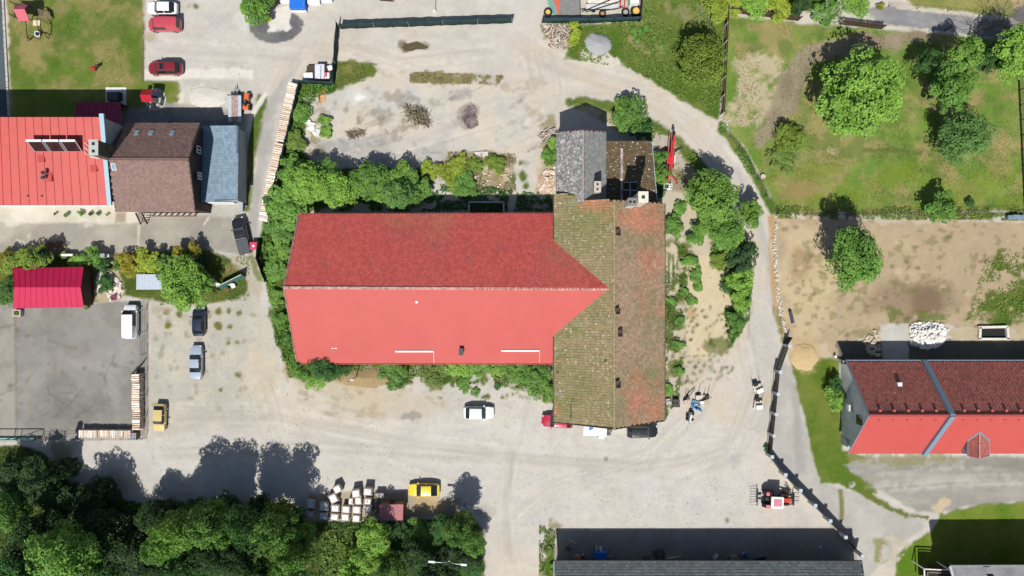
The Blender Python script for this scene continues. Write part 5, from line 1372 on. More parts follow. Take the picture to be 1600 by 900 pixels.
# small rhododendron-like tufts in the north-east grass
for i, (x, y, r) in enumerate(((990, 48, 6), (1002, 50, 6), (1011, 44, 7), (991, 55, 4), (1003, 48, 4), (997, 64, 4), (1021, 80, 5), (1035, 72, 5), (1013, 45, 5), (1022, 60, 4))):
    plant("tuft", "mid", x, y, .35, r, "small rounded green tuft on the earthy slope beside the fenced compound", "green tufts on the slope", "bush", "bush")
for i, (x, y, w) in enumerate(((898, 40, "under the compound screen"), (900, 52, "middle one"), (896, 62, "next to the gravel heap"))):
    plant("tuft", "yellow", x, y, .6, 9, "yellow-green sprout beside the heap of split firewood, " + w, "sprouts by the firewood heap", "bush", "bush")
# the wood in the south west
WD = "trees of the wood south of the road"
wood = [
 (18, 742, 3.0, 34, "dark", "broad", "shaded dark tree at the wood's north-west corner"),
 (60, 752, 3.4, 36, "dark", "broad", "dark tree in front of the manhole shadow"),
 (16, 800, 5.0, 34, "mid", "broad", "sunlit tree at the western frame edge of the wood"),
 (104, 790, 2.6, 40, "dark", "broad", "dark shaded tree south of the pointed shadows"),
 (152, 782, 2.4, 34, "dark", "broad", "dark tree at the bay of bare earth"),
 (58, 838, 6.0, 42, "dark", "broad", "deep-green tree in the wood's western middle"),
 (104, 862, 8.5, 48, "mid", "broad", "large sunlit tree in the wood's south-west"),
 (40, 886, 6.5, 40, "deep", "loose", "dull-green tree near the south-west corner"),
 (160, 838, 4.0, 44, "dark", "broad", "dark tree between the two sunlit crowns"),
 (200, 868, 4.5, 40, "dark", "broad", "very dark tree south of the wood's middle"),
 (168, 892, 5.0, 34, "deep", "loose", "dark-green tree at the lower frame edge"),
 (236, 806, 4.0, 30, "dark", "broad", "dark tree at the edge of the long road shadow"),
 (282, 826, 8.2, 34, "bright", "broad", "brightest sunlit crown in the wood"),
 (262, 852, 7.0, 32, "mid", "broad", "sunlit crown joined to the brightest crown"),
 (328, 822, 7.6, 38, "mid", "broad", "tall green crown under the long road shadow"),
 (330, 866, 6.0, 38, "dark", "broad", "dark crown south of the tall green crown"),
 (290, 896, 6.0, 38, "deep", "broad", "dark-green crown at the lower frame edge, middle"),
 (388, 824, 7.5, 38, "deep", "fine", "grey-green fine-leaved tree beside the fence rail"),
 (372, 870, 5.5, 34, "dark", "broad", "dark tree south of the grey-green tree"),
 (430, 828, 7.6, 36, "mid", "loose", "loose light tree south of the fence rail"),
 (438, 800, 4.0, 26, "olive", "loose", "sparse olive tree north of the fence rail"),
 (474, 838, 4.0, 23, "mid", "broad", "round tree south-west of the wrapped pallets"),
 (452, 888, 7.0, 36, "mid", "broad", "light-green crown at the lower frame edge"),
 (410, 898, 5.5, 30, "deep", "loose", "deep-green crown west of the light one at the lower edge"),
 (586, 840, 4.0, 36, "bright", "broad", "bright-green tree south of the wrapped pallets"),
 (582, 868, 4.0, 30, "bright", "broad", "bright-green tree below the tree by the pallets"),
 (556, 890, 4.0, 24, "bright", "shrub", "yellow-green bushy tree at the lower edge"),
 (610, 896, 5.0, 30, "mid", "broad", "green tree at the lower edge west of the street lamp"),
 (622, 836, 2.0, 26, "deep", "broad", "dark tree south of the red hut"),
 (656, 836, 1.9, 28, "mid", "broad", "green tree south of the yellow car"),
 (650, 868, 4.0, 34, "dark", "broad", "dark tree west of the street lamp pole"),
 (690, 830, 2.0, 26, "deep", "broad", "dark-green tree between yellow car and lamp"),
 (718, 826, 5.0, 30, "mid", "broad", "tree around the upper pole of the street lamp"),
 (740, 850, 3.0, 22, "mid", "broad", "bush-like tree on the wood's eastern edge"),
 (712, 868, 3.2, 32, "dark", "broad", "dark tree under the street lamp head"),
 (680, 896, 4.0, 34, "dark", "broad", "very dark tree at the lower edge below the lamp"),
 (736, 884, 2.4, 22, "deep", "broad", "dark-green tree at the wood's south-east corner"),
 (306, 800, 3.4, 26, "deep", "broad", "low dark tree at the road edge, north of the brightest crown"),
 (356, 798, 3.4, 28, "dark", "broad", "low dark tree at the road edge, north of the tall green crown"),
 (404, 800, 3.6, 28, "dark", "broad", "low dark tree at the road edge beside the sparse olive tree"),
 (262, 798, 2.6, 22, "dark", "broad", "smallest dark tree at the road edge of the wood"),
 (460, 806, 2.6, 20, "deep", "broad", "small dark tree between the fence rail and the shade-tinted pallets"),
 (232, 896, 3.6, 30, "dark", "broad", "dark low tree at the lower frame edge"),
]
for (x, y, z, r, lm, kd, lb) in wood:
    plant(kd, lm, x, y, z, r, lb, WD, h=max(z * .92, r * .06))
for (x, y, z, r, lb) in ((78, 742, 4.6, 13, "tall pointed spruce whose shadow reaches the car park fence"), (146, 772, 3.4, 12, "pointed spruce with a triangular shadow on the road")):
    plant("cone", "spruce", x, y, z, r * 1.5, lb, WD, h=z * .95)
# bare trees
def bare(px, py, h, r, label, seed, mat=None, n=9, pxz=0):
    rng = random.Random(seed)
    root = thing("bare_tree", label, "tree", W(px, py, 0), 0, "leafless trees")
    tr = MB().cyl((0, 0, -.1), (0, 0, h * .5), .09, .06, 6); tr.build("trunk", mat or m_bark, root)
    br = MB()
    for i in range(n):
        a = i * 2.4 + rng.random(); z = h * rng.uniform(.25, .5)
        p = Vector((0, 0, z)); d = Vector((math.cos(a), math.sin(a), rng.uniform(.6, 1.3)))
        for k in range(4):
            q = p + d * r * .32; br.cyl(p, q, .045 / (k + 1), .03 / (k + 1), 4)
            for s in (-1, 1):
                e = q + (d + Vector((rng.uniform(-1, 1), rng.uniform(-1, 1), rng.uniform(-.2, .6)))) * r * .2; br.cyl(q, e, .015, .006, 3)
            p = q; d = d + Vector((rng.uniform(-.5, .5), rng.uniform(-.5, .5), rng.uniform(-.3, .2)))
    br.build("branches", mat or m_bark, root)
bare(1290, 30, 3.0, 2.0, "pale leafless tree lying over the grey-green hedge bush", 4, M("pale_bark", (.5, .48, .44), .8))
bare(1514, 54, 4.0, 1.6, "dark leafless tree with a forked trunk beside the gravel road", 5, n=8)
bare(1476, 48, 2.6, 1.0, "smallest leafless tree at the gravel road's edge", 6, n=6)
for i, (x, y, w) in enumerate(((1540, 46, "nearest the forked leafless tree"), (1552, 40, "topmost of its clump"), (1562, 50, "nearest the asphalt road"))):
    bare(x, y, 3.0, 2.6, "grey leafless thicket beside the gravel road, " + w, 10 + i, M("grey_twig", (.16, .13, .11), .9), n=13)
# weeds: thousands of blades, one joined mesh per patch
def weeds(poly, n, hgt, size, lm, seed, name="weeds", noise=(14, .45)):
    rng = np.random.RandomState(seed)
    xs = [p[0] for p in poly]; ys = [p[1] for p in poly]
    X = rng.uniform(min(xs), max(xs), n * 3); Y = rng.uniform(min(ys), max(ys), n * 3)
    ok = (sdf(poly, X, Y) > 0) & (fbm(X, Y, noise[0], seed + 3) > noise[1])
    X, Y = X[ok][:n], Y[ok][:n]; k = len(X)
    hz = hgt * (fbm(X, Y, 20, seed) * 1.6) * rng.uniform(.2, 1, k)
    P_ = np.stack([(X - 800) / 11, (450 - Y) / 11, hz], 1)
    nrm = rng.normal(size=(k, 3)) * .6 + np.array([0, 0, .8]); nrm /= np.linalg.norm(nrm, axis=1)[:, None]
    t1 = np.cross(nrm, rng.normal(size=(k, 3))); t1 /= np.linalg.norm(t1, axis=1)[:, None]; t2 = np.cross(nrm, t1)
    L = size * rng.uniform(.5, 1.4, k)[:, None]
    V = np.stack([P_ - t1 * L, P_ + t2 * L * .4, P_ + t1 * L, P_ - t2 * L * .4], 1).reshape(-1, 3)
    V[:, 2] = np.maximum(V[:, 2], .02)
    o = link(name, np_mesh(name, V, np.arange(k * 4).reshape(-1, 4), LM[lm], {"lv": np.repeat(rng.rand(k), 4)}))
    tag(o, kind="stuff")
weeds([(466, 128), (524, 134), (478, 170), (476, 250), (520, 300), (470, 334), (446, 450), (466, 566), (450, 580), (432, 540), (416, 440), (404, 380), (424, 300), (448, 190)], 9000, .5, .17, "mid", 101)
weeds([(446, 560), (866, 566), (866, 630), (820, 608), (700, 596), (664, 602), (520, 594), (450, 590)], 8000, .4, .15, "grass", 102, noise=(20, .48))
weeds([(1036, 370), (1060, 370), (1080, 400), (1062, 520), (1062, 620), (1036, 660)], 3200, .22, .13, "grass", 103, noise=(14, .52))
weeds([(1106, 380), (1180, 380), (1170, 500), (1136, 550), (1128, 440)], 5000, .5, .16, "mid", 104)
weeds([(850, 36), (1005, 30), (1008, -60), (1140, -60), (1130, 180), (1066, 156), (984, 108), (900, 94)], 13000, .3, .14, "grass", 105, "grass", (24, .42))
weeds([(1128, 190), (1160, 226), (1212, 330), (1190, 310), (1150, 240), (1120, 204)], 3000, .35, .14, "mid", 106, "grass")
weeds([(1212, 322), (1740, 326), (1740, 346), (1212, 342)], 5000, .35, .14, "grass", 107, "grass")
weeds([(526, 96), (590, 100), (586, 122), (522, 140)], 1500, .12, .09, "grass", 108, "grass")
weeds([(640, 113), (785, 118), (780, 132), (640, 130)], 2200, .2, .12, "dry", 109, "grass")
weeds([(660, 290), (740, 290), (860, 306), (866, 330), (520, 330), (600, 305)], 5000, .5, .18, "deep", 110)
weeds([(700, 238), (806, 240), (806, 300), (700, 300)], 2600, .3, .13, "dry", 111)
weeds([(0, 700), (110, 752), (240, 792), (440, 792), (620, 816), (745, 812), (757, 860), (754, 930), (-60, 930), (-60, 700)], 16000, .6, .2, "deep", 112, "undergrowth", (24, .40))
weeds([(500, 830), (560, 820), (560, 905), (500, 905)], 3500, .5, .18, "grass", 113, "undergrowth")
weeds([(1540, 400), (1740, 380), (1740, 512), (1510, 500)], 4000, .25, .14, "grass", 114, "grass")
weeds([(240, 398), (390, 400), (390, 470), (250, 478)], 3000, .15, .1, "grass", 115, "grass")
weeds([(880, 158), (960, 168), (1040, 205), (1125, 290), (1060, 300), (1030, 225), (950, 195)], 4000, .3, .13, "grass", 116, "grass", (16, .46))
weeds([(842, 820), (868, 830), (866, 900), (842, 900)], 900, .3, .14, "grass", 117, "grass")
weeds([(20, 0), (226, 0), (222, 150), (50, 178)], 9000, .06, .07, "grass", 118, "grass", (26, .52))
weeds([(1136, 30), (1600, 66), (1600, 330), (1215, 330), (1150, 200)], 16000, .08, .09, "grass", 119, "grass", (30, .5))
weeds([(1136, 30), (1600, 66), (1600, 330), (1215, 330), (1150, 200)], 9000, .07, .08, "dry", 120, "grass", (30, .55))
# ---------------------------------------------------------------- vehicles
STY = {  # fractions of length from the nose: windscreen foot, windscreen top, rear window top, rear window foot ; heights: nose, windscreen foot, roof, tail deck
    "hatch": (.27, .40, .80, .93, .62, .92, 1.47, .95), "sedan": (.28, .41, .66, .80, .62, .90, 1.44, .98),
    "van": (.15, .28, .965, .985, .80, 1.05, 1.88, 1.05), "suv": (.25, .36, .87, .955, .75, 1.05, 1.72, 1.05),
    "pickup": (.27, .37, .56, .60, .80, 1.08, 1.78, 1.10), "coupe": (.27, .42, .74, .93, .60, .86, 1.38, .92)}
m_lampg = M("lamp_glass", (.6, .62, .62), .1, spec=.7); m_tail = M("tail_lamp_red", (.30, .015, .012), .25)
m_plate = M("number_plate", (.7, .7, .66), .5); m_rim = M("wheel_rim", (.45, .46, .47), .35, .6)
m_wsg = M("windscreen_glass", (.035, .045, .052), .05, var=.1, spec=.7)
def car(name, label, cat, px, py, ang, L, Wd, mat, style, rails=False, bed=None, roofmat=None, sunroof=False):
    f0, f1, f2, f3, hn_, hw_, hr_, ht_ = STY[style]
    c = W(px, py, 1.0)
    root = thing(name, label, cat, (c.x, c.y, 0), R(ang), "parked cars")
    xs = [0, .012, .035, .08, .16, f0 * .8, f0, f0 + (f1 - f0) * .5, f1, f1 + (f2 - f1) * .12, f1 + (f2 - f1) * .48, f1 + (f2 - f1) * .54, f2 - (f2 - f1) * .08, f2, (f2 + f3) / 2, f3]
    tail = [f3 + (1 - f3) * t for t in (.35, .7, .9, 1)]
    xs = xs + tail
    nx = len(xs); hw = Wd / 2
    def width(t):
        d = min(t, 1 - t); e = .17 if style != "van" else .10
        w = 1 if d > e else 1 - (.34 if t < .5 else .24) * ((e - d) / e) ** 2.2
        return hw * w
    def belt(t):
        if t < f0: return hn_ + (hw_ - hn_) * math.sin(min(t / f0, 1) * 1.57) ** .7
        if t > f3: return ht_ - .12 * ((t - f3) / max(1 - f3, .01)) ** 2
        return hw_ + (ht_ - hw_) * (t - f0) / (f3 - f0)
    def roof(t):
        b = belt(t)
        if t <= f0 or t >= f3: return b + .035
        if t < f1: return b + (hr_ - b) * ((t - f0) / (f1 - f0)) ** .9
        if t > f2: return b + (hr_ - .03 - b) * ((f3 - t) / (f3 - f2)) ** .85
        return hr_ + .03 * math.sin((t - f1) / (f2 - f1) * 3.14) - .03 * (t - f1) / (f2 - f1)
    prof = []
    V = []
    for t in xs:
        w = width(t); b = belt(t); r = roof(t); cab = f0 < t < f3
        k = (r - b) / (hr_ - b) if cab else 0
        x = (.5 - t) * L
        zlow = .24 if .03 < t < .97 else .34
        yr = w * (.90 - (.17 if style != "van" else .09) * k)
        ring = [(-w * .96, zlow), (-w, (zlow + b) / 2), (-w * .975, b - .07), (-w * .91, b), (-yr, r - .05 * (1 if cab else .3)), (-yr * .8, r - .012), (-yr * .4, r + .008), (0, r + .012)]
        ring = ring + [(-y, z) for y, z in ring[-2::-1]]
        V += [(x, y, z) for y, z in ring]
    nr = 15
    groups = {"body": [], "windscreen": [], "rear_window": [], "side_l": [], "side_r": []}
    for i in range(nx - 1):
        t = (xs[i] + xs[i + 1]) / 2
        for j in range(nr - 1):
            q = (i * nr + j, i * nr + j + 1, (i + 1) * nr + j + 1, (i + 1) * nr + j)
            g = "body"
            if f0 < t < f1 and 4 <= j <= 9: g = "windscreen"
            elif f2 < t < f3 and 4 <= j <= 9: g = "rear_window"
            elif j in (3, 10) and xs[7] < t < xs[14] and not (xs[10] < t < xs[11]) and not (style == "van" and t > .55):
                g = "side_l" if j == 3 else "side_r"
            groups[g].append(q)
    groups["body"] += [tuple(range(nr - 1, -1, -1)), tuple((nx - 1) * nr + j for j in range(nr))]
    def sub(name, faces, mat, parent, smooth=35):
        if not faces: return
        used = sorted({i for f in faces for i in f}); mp = {k: i for i, k in enumerate(used)}
        mb = MB().add([V[k] for k in used], [tuple(mp[i] for i in f) for f in faces])
        return mb.build(name, mat, parent, smooth=smooth)
    body = sub("body", groups["body"], mat, root)
    sub("windscreen", groups["windscreen"], m_wsg, root); sub("rear_window", groups["rear_window"], m_glass, root)
    sub("side_window", groups["side_l"], m_glass, root); sub("side_window", groups["side_r"], m_glass, root)
    for s in (-1, 1):
        for t in (.17, .80):
            x = (.5 - t) * L
            wh = MB().cyl((x, s * (hw - .2), .32), (x, s * (hw + .015), .32), .32, n=14); w_ = wh.build("wheel", m_rubber, root)
            link("rim", MB().cyl((x, s * (hw + .0), .32), (x, s * (hw + .03), .32), .2, n=10).mesh("rim", m_rim), w_)
        MB().box(((.5 - f0 - .05) * L, s * (hw + .09), hw_ + .06), (.16, .2, .14)).build("mirror", mat, root)
        MB().box(((.5 - .035) * L, s * hw * .66, belt(.05) - .06), (.16, .34, .12), rz=-s * .35).build("headlight", m_lampg, root)
        MB().box((-(.5 - .012) * L, s * hw * .68, ht_ - .2), (.10, .22, .2)).build("tail_light", m_tail, root)
        if rails:
            MB().bar(((.5 - f1 - .03) * L, s * hw * .68, hr_ + .05), ((.5 - f2 + .03) * L, s * hw * .68, hr_ + .04), .05).build("roof_rail", m_dsteel, root)
    MB().box((.5 * L + .01, 0, .45), (.03, .5, .12)).build("number_plate", m_plate, root)
    MB().box((-.5 * L - .01, 0, .55), (.03, .5, .12)).build("number_plate", m_plate, root)
    MB().box((.5 * L - .05, 0, .5), (.14, hw * 1.1, .16)).build("grille", m_black, root)
    for s in (-.3, .35):
        MB().bar(((.5 - f0 + .012) * L, s * hw, hw_ + .06), ((.5 - f0 - .035) * L, s * hw + .42, hw_ + .16), .025).build("wiper", m_black, root)
    if sunroof: MB().box(((.5 - f1 - .12) * L, 0, hr_ + .03), (.55, .8, .02)).build("sunroof", m_glass, root)
    if bed: 
        x0, x1 = (.5 - f3 - .01) * L, (-.5 + .015) * L
        MB().box(((x0 + x1) / 2, 0, ht_ + .05), (x0 - x1, hw * 1.72, .05)).build("bed_cover", bed, root, bevel=.02)
        MB().bar((x0 + .05, -hw * .8, ht_ + .05), (x0 + .05, -hw * .8, 1.62), .06).bar((x0 + .05, hw * .8, ht_ + .05), (x0 + .05, hw * .8, 1.62), .06).bar((x0 + .05, -hw * .8, 1.62), (x0 + .05, hw * .8, 1.62), .06).build("roll_bar", m_steel, root)
    return root
pw = paint("white_car_paint", (.78, .78, .77)); pred = paint("red_van_paint", (.46, .06, .085)); pdr = paint("dark_red_car_paint", (.20, .012, .022))
pblk = paint("black_car_paint", (.012, .014, .018)); psil = paint("pale_silver_paint", (.70, .72, .74)); pblu = paint("dark_blue_car_paint", (.012, .018, .045))
psb = paint("silver_blue_paint", (.33, .39, .46)); pgold = paint("gold_car_paint", (.58, .44, .17)); pyel = paint("yellow_car_paint", (.70, .55, .03)); pcr = paint("crimson_car_paint", (.42, .01, .04))
car("parked_car", "white hatchback at the drive's top beside the red van", "car", 252, 11.5, 180, 4.2, 1.72, pw, "hatch")
car("parked_van", "pinkish-red panel van parked nose to the lawn", "van", 256, 37.5, 180, 4.5, 1.85, pred, "van")
car("parked_car", "dark red estate car with roof rails at the white paved strip", "car", 257, 106, 180, 4.7, 1.78, pdr, "suv", rails=True, sunroof=True)
car("pickup_truck", "black pickup truck with a grey bed cover next to the red bin", "pickup", 376.5, 368, 103, 5.3, 1.86, pblk, "pickup", bed=M("grey_bed_cover", (.07, .08, .09), .6))
car("parked_van", "silver-white van on the car park beside the wire fence", "van", 203, 503, 90, 4.8, 1.86, psil, "van")
car("parked_car", "dark navy-blue hatchback, northern one of the car park pair", "car", 309, 503, 90, 4.0, 1.72, pblu, "hatch")
car("parked_car", "silver-blue saloon behind the navy-blue hatchback", "car", 305, 566, 90, 4.75, 1.76, psb, "sedan")
car("parked_car", "golden-beige small hatchback beside the firewood corner", "car", 248, 653, 268, 3.9, 1.66, pgold, "hatch")
car("parked_car", "white hatchback alone on the gravel south of the red hall", "car", 748, 645.5, 0, 4.25, 1.82, pw, "hatch", sunroof=False)
car("parked_car", "crimson car half under the tiled barn's eave", "car", 871, 659, 176, 4.4, 1.76, pcr, "hatch")
car("parked_car", "black sport utility car under the tiled barn's south-east corner", "car", 1004, 674.5, 2, 4.3, 1.8, pblk, "suv")
car("parked_car", "yellow small car at the edge of the wood", "car", 662, 766.5, 180, 4.4, 1.84, pyel, "coupe")

# tractor
T = thing("tractor", "red tractor with a white-rimmed cab roof and a rake at the pillar fence", "tractor", W(1207, 777, 0), R(-2))
m_tred = paint("tractor_red", (.55, .05, .03)); m_tdark = M("tractor_chassis", (.03, .032, .035), .6)
MB().box((1.35, 0, 1.05), (1.9, .75, .6), taper=.85).build("bonnet", m_tred, T, bevel=.08)
MB().box((.4, 0, .75), (3.4, .45, .5)).build("chassis", m_tdark, T)
cabm = MB()
for x_ in (-.95, .45):
    for s in (-1, 1): cabm.bar((x_, s * .68, .9), (x_ * .9, s * .62, 2.45), .08)
cabm.build("cab_frame", m_tdark, T)
MB().box((-.25, 0, 1.75), (1.3, 1.25, 1.2)).build("cab_glass", m_glass, T)
MB().box((-.25, 0, 2.52), (1.75, 1.65, .2)).build("cab_roof", m_white, T, bevel=.1)
MB().box((-.22, 0, 2.62), (1.15, 1.05, .06)).build("roof_panel", M("pink_roof_panel", D(232, 150, 165), .6), T, bevel=.03)
for s in (-1, 1):
    wq_ = MB().cyl((-.95, s * .65, .78), (-.95, s * 1.12, .78), .78, n=18).build("wheel", m_rubber, T)
    link("rim", MB().cyl((-.95, s * 1.1, .78), (-.95, s * 1.14, .78), .42, n=12).mesh("rim", m_tred), wq_)
    wq_ = MB().cyl((1.65, s * .55, .5), (1.65, s * .85, .5), .5, n=14).build("wheel", m_rubber, T)
    link("rim", MB().cyl((1.65, s * .84, .5), (1.65, s * .88, .5), .26, n=10).mesh("rim", m_tred), wq_)
    MB().box((-1.0, s * .88, 1.62), (.9, .5, .08)).build("mudguard", M("pink_mudguard", D(226, 140, 150), .6), T, bevel=.03)
    MB().bar((.3, s * .75, 1.3), (2.5, s * .6, .8), .14, .18).build("loader_arm", m_tdark, T)
MB().bar((2.3, .9, .6), (1.6, 1.5, 1.2), .12).bar((2.35, .9, .6), (2.65, -.6, .6), .12).bar((1.5, 1.3, .9), (2.4, .5, .8), .1).build("loader_linkage", m_tdark, T)
MB().box((2.75, 0, .55), (.12, 1.7, .5)).build("fork_carriage", m_tdark, T)
for y_ in (-.55, .0, .55): MB().bar((2.8, y_, .32), (3.75, y_, .3), .08, .06).build("fork_tine", m_steel, T)
MB().bar((-1.7, 0, .7), (-2.25, 0, .7), .3, .2).build("hitch", m_tdark, T)
MB().bar((-2.35, -1.1, .6), (-2.35, 1.35, .6), .12).build("rake_beam", m_tdark, T)
for i in range(7):
    y_ = -1.0 + i * .37; MB().bar((-2.35, y_, .55), (-3.35, y_, .25), .035).build("rake_tine", m_dsteel, T)
for s in (-1, 1): MB().cyl((1.3, s * .33, 1.3), (1.3, s * .33, 1.75), .05, n=7).build("exhaust" if s > 0 else "air_intake", m_dsteel, T)

# flatbed trailer, orange mini tractor
tr = thing("flatbed_trailer", "grey flatbed trailer half in the garage's shadow", "trailer", W(370, 172, 0))
for (x0, x1, mt) in ((-.92, -.45, M("pale_deck", (.42, .46, .50), .6)), (-.45, .45, M("rusty_deck", (.34, .24, .2), .8, var=.4)), (.45, .92, M("pale_deck", (.42, .46, .50), .6))):
    MB().box(((x0 + x1) / 2, 0, .72), (x1 - x0 - .01, 3.75, .1)).build("deck_plate", mt, tr)
MB().box((0, 0, .55), (1.3, 3.6, .16)).build("frame", m_dsteel, tr)
MB().bar((-.5, 1.8, .55), (0, 3.0, .5), .09).bar((.5, 1.8, .55), (0, 3.0, .5), .09).bar((0, 3.0, .5), (.02, 3.35, .5), .1).build("drawbar", m_steel, tr)
MB().cyl((.25, 2.35, .3), (.45, 2.35, .3), .28, n=12).build("spare_wheel", m_rubber, tr)
MB().box((0, 1.9, .9), (1.9, .08, .3)).build("headboard", m_dsteel, tr)
for s in (-1, 1):
    for y_ in (-.45, .35): MB().cyl((s * .8, y_, .3), (s * .98, y_, .3), .3, n=12).build("wheel", m_rubber, tr)
ot = thing("garden_tractor", "small orange garden tractor beside the flatbed trailer", "tractor", W(387.5, 160, 0), R(84))
m_or = paint("orange_paint", (.62, .13, .035))
MB().box((.62, 0, .62), (1.15, .75, .5), taper=.85).build("bonnet", m_or, ot, bevel=.08)
MB().box((-.75, 0, .55), (.9, .9, .45), taper=.9).build("seat_deck", m_or, ot, bevel=.08)
MB().box((-.15, 0, .4), (.6, .6, .3)).build("chassis", m_black, ot)
MB().box((-.55, 0, .9), (.4, .45, .25)).build("seat", m_black, ot, bevel=.06)
MB().cyl((.0, 0, .7), (-.12, 0, 1.1), .03, n=6).cyl((-.12, 0, 1.1), (-.13, 0, 1.13), .2, n=12).build("steering_wheel", m_black, ot)
for s in (-1, 1):
    MB().cyl((-.8, s * .42, .38), (-.8, s * .66, .38), .38, n=12).build("wheel", m_rubber, ot); MB().cyl((.85, s * .38, .25), (.85, s * .55, .25), .25, n=12).build("wheel", m_rubber, ot)

# access lift trailer (red)
cr = thing("boom_lift", "red folded boom lift on a trailer beside the brown lean-to", "lift", W(1044, 252, 0), R(-95.5))
m_cr = paint("lift_red", (.60, .035, .045))
MB().box((0, 0, .55), (5.2, .4, .25)).build("chassis", m_dsteel, cr)
MB().box((-.6, .18, 1.75), (6.2, .24, .3)).build("lower_boom", m_cr, cr, bevel=.04)
MB().box((.3, -.14, 2.05), (5.6, .16, .24)).build("upper_boom", m_cr, cr, bevel=.03)
MB().box((-.2, -.42, 1.5), (6.6, .1, .16)).build("telescope_rail", m_cr, cr)
MB().box((.1, .05, 1.2), (1.0, .9, 1.1)).build("turret", m_cr, cr, bevel=.06)
MB().box((-.2, .55, 1.0), (.9, .35, .6)).build("control_box", m_white, cr, bevel=.04); MB().box((-.5, -.55, 1.0), (.8, .3, .6)).build("battery_box", m_white, cr, bevel=.04)
for x_, y_, ex, ey in ((-1, .3, -2.1, 1.7), (1.9, .3, 2.9, 1.5), (-1, -.3, -1.9, -.6), (1.9, -.3, 2.6, -.7)):
    MB().bar((x_, y_, .7), (ex, ey, .12), .14).build("outrigger", m_cr if x_ > 0 else m_dsteel, cr); MB().cyl((ex, ey, .02), (ex, ey, .1), .18, n=8).build("outrigger_foot", m_dsteel, cr)
for s in (-1, 1): MB().cyl((.6, s * .55, .33), (.6, s * .75, .33), .33, n=12).build("wheel", m_rubber, cr)
MB().box((-3.6, .02, 1.9), (.5, .3, .5)).build("boom_head", m_black, cr)
bk = MB()
MB().box((3.85, -.05, .9), (.75, 1.15, .08)).build("basket_floor", m_white, cr)
for x_ in (3.5, 4.2):
    for y_ in (-.6, .5): bk.bar((x_, y_, .9), (x_, y_, 1.9), .05)
for z_ in (1.4, 1.9):
    bk.bar((3.5, -.6, z_), (4.2, -.6, z_), .05).bar((3.5, .5, z_), (4.2, .5, z_), .05).bar((3.5, -.6, z_), (3.5, .5, z_), .05).bar((4.2, -.6, z_), (4.2, .5, z_), .05)
bk.build("basket_rail", m_white, cr)
MB().bar((2.6, 0, .5), (3.6, 0, .6), .14).build("drawbar", m_cr, cr)

# ---------------------------------------------------------------- fences
def screen_fence(label, pts, h, bay=2.4, lean=0.0, mat=None, posts=True):
    root = thing("screen_fence", label, "fence", W(*pts[0], 0), 0)
    for a, b in zip(pts[:-1], pts[1:]):
        A, Bq = W(*a), W(*b); n = max(1, round((Bq - A).length / bay))
        for i in range(n + 1):
            p = lerp(A, Bq, i / n)
            if posts: MB().cyl(p - Vector((0, 0, .2)), p + Vector((0, 0, h + .12)), .04, n=6).build("post", m_steel if i % 2 == 0 else m_dsteel, root, True)
        u = (Bq - A).normalized(); nr = Vector((-u.y, u.x, 0))
        for i in range(n):
            mb = MB(); k = 5; vs = []
            p0, p1 = lerp(A, Bq, i / n) + u * .03, lerp(A, Bq, (i + 1) / n) - u * .03
            ph = random.uniform(0, 6)
            for j in range(k + 1):
                p = lerp(p0, p1, j / k)
                for z in (.02, h * .5, h):
                    vs.append(p + nr * (.04 * math.sin(ph + j * 1.3 + z * 2) + .06) + Vector((0, 0, z - (.06 * math.sin(j / k * 3.14) if z == h else 0))))
            for j in range(k):
                for z in range(2): mb.f.append((j * 3 + z, (j + 1) * 3 + z, (j + 1) * 3 + z + 1, j * 3 + z + 1))
            mb.v = [tuple(v) for v in vs]
            o = mb.build("screen", mat or m_green_screen, root, True, smooth=80)
            s = o.modifiers.new("thickness", 'SOLIDIFY'); s.thickness = .02
    return root
screen_fence("long dark green screen fence along the track north of the slab", [(533, 46), (800, 37)], 2.0)
screen_fence("dark green screen fence running down from the long northern screen to the junk corner", [(529, 40), (522, 131)], 1.9)
screen_fence("short dark green screen closing the junk corner", [(522, 133), (472, 130)], 1.9)
screen_fence("dark green screen fence behind the long firewood stack", [(471, 132), (450, 222), (430, 300), (423, 338)], 1.8)
screen_fence("bent dark green screen west of the red hall", [(409, 372), (405, 404), (419, 440)], 1.8, mat=M("black_green_screen", (.010, .028, .024), .8))
screen_fence("dark green screen fence below the tyre-weighted compound", [(846, 37), (920, 37), (1000, 34)], 1.8, bay=3, mat=M("blue_green_screen", (.016, .05, .055), .7, var=.3))
screen_fence("end screen of the compound beside the grassy slope", [(1000, 34), (1004, -40)], 1.8, bay=3)
sg = thing("green_panel", "leaning dark green panel board with a white rim in the garden corner", "panel", W(365, 440, 0))
pA, pB = W(346, 450), W(384, 431)
MB().slab([pA + Vector((0, -.2, .05)), pB + Vector((0, -.2, .05)), pB + Vector((0, .15, 1.7)), pA + Vector((0, .15, 1.7))], .08).build("board", M("teal_board", (.05, .14, .125), .6), sg, True)
MB().bar(pA + Vector((0, .15, 1.73)), pB + Vector((0, .15, 1.73)), .08).build("rim", M("cream_rim", (.6, .58, .4), .6), sg, True)
for t_ in (.15, .85): MB().bar(lerp(pA, pB, t_) + Vector((0, .1, 1.6)), lerp(pA, pB, t_) + Vector((0, .8, 0)), .07).build("prop", m_dsteel, sg, True)
for (x, y, r, c, lb) in ((366, 447, 25, m_white, "white plastic chair fallen in front of the green panel"), (342, 445, 70, m_white, "white plastic garden chair behind the green panel")):
    ch = thing("garden_chair", lb, "chair", W(x, y, 0), R(r))
    MB().box((0, 0, .42), (.6, .55, .06)).build("seat", c, ch, bevel=.02); MB().box((0, .3, .75), (.6, .08, .65)).build("backrest", c, ch, bevel=.02)
    for a in (-.25, .25):
        for b in (-.22, .22): MB().bar((a, b, 0), (a, b, .42), .05).build("leg", c, ch)
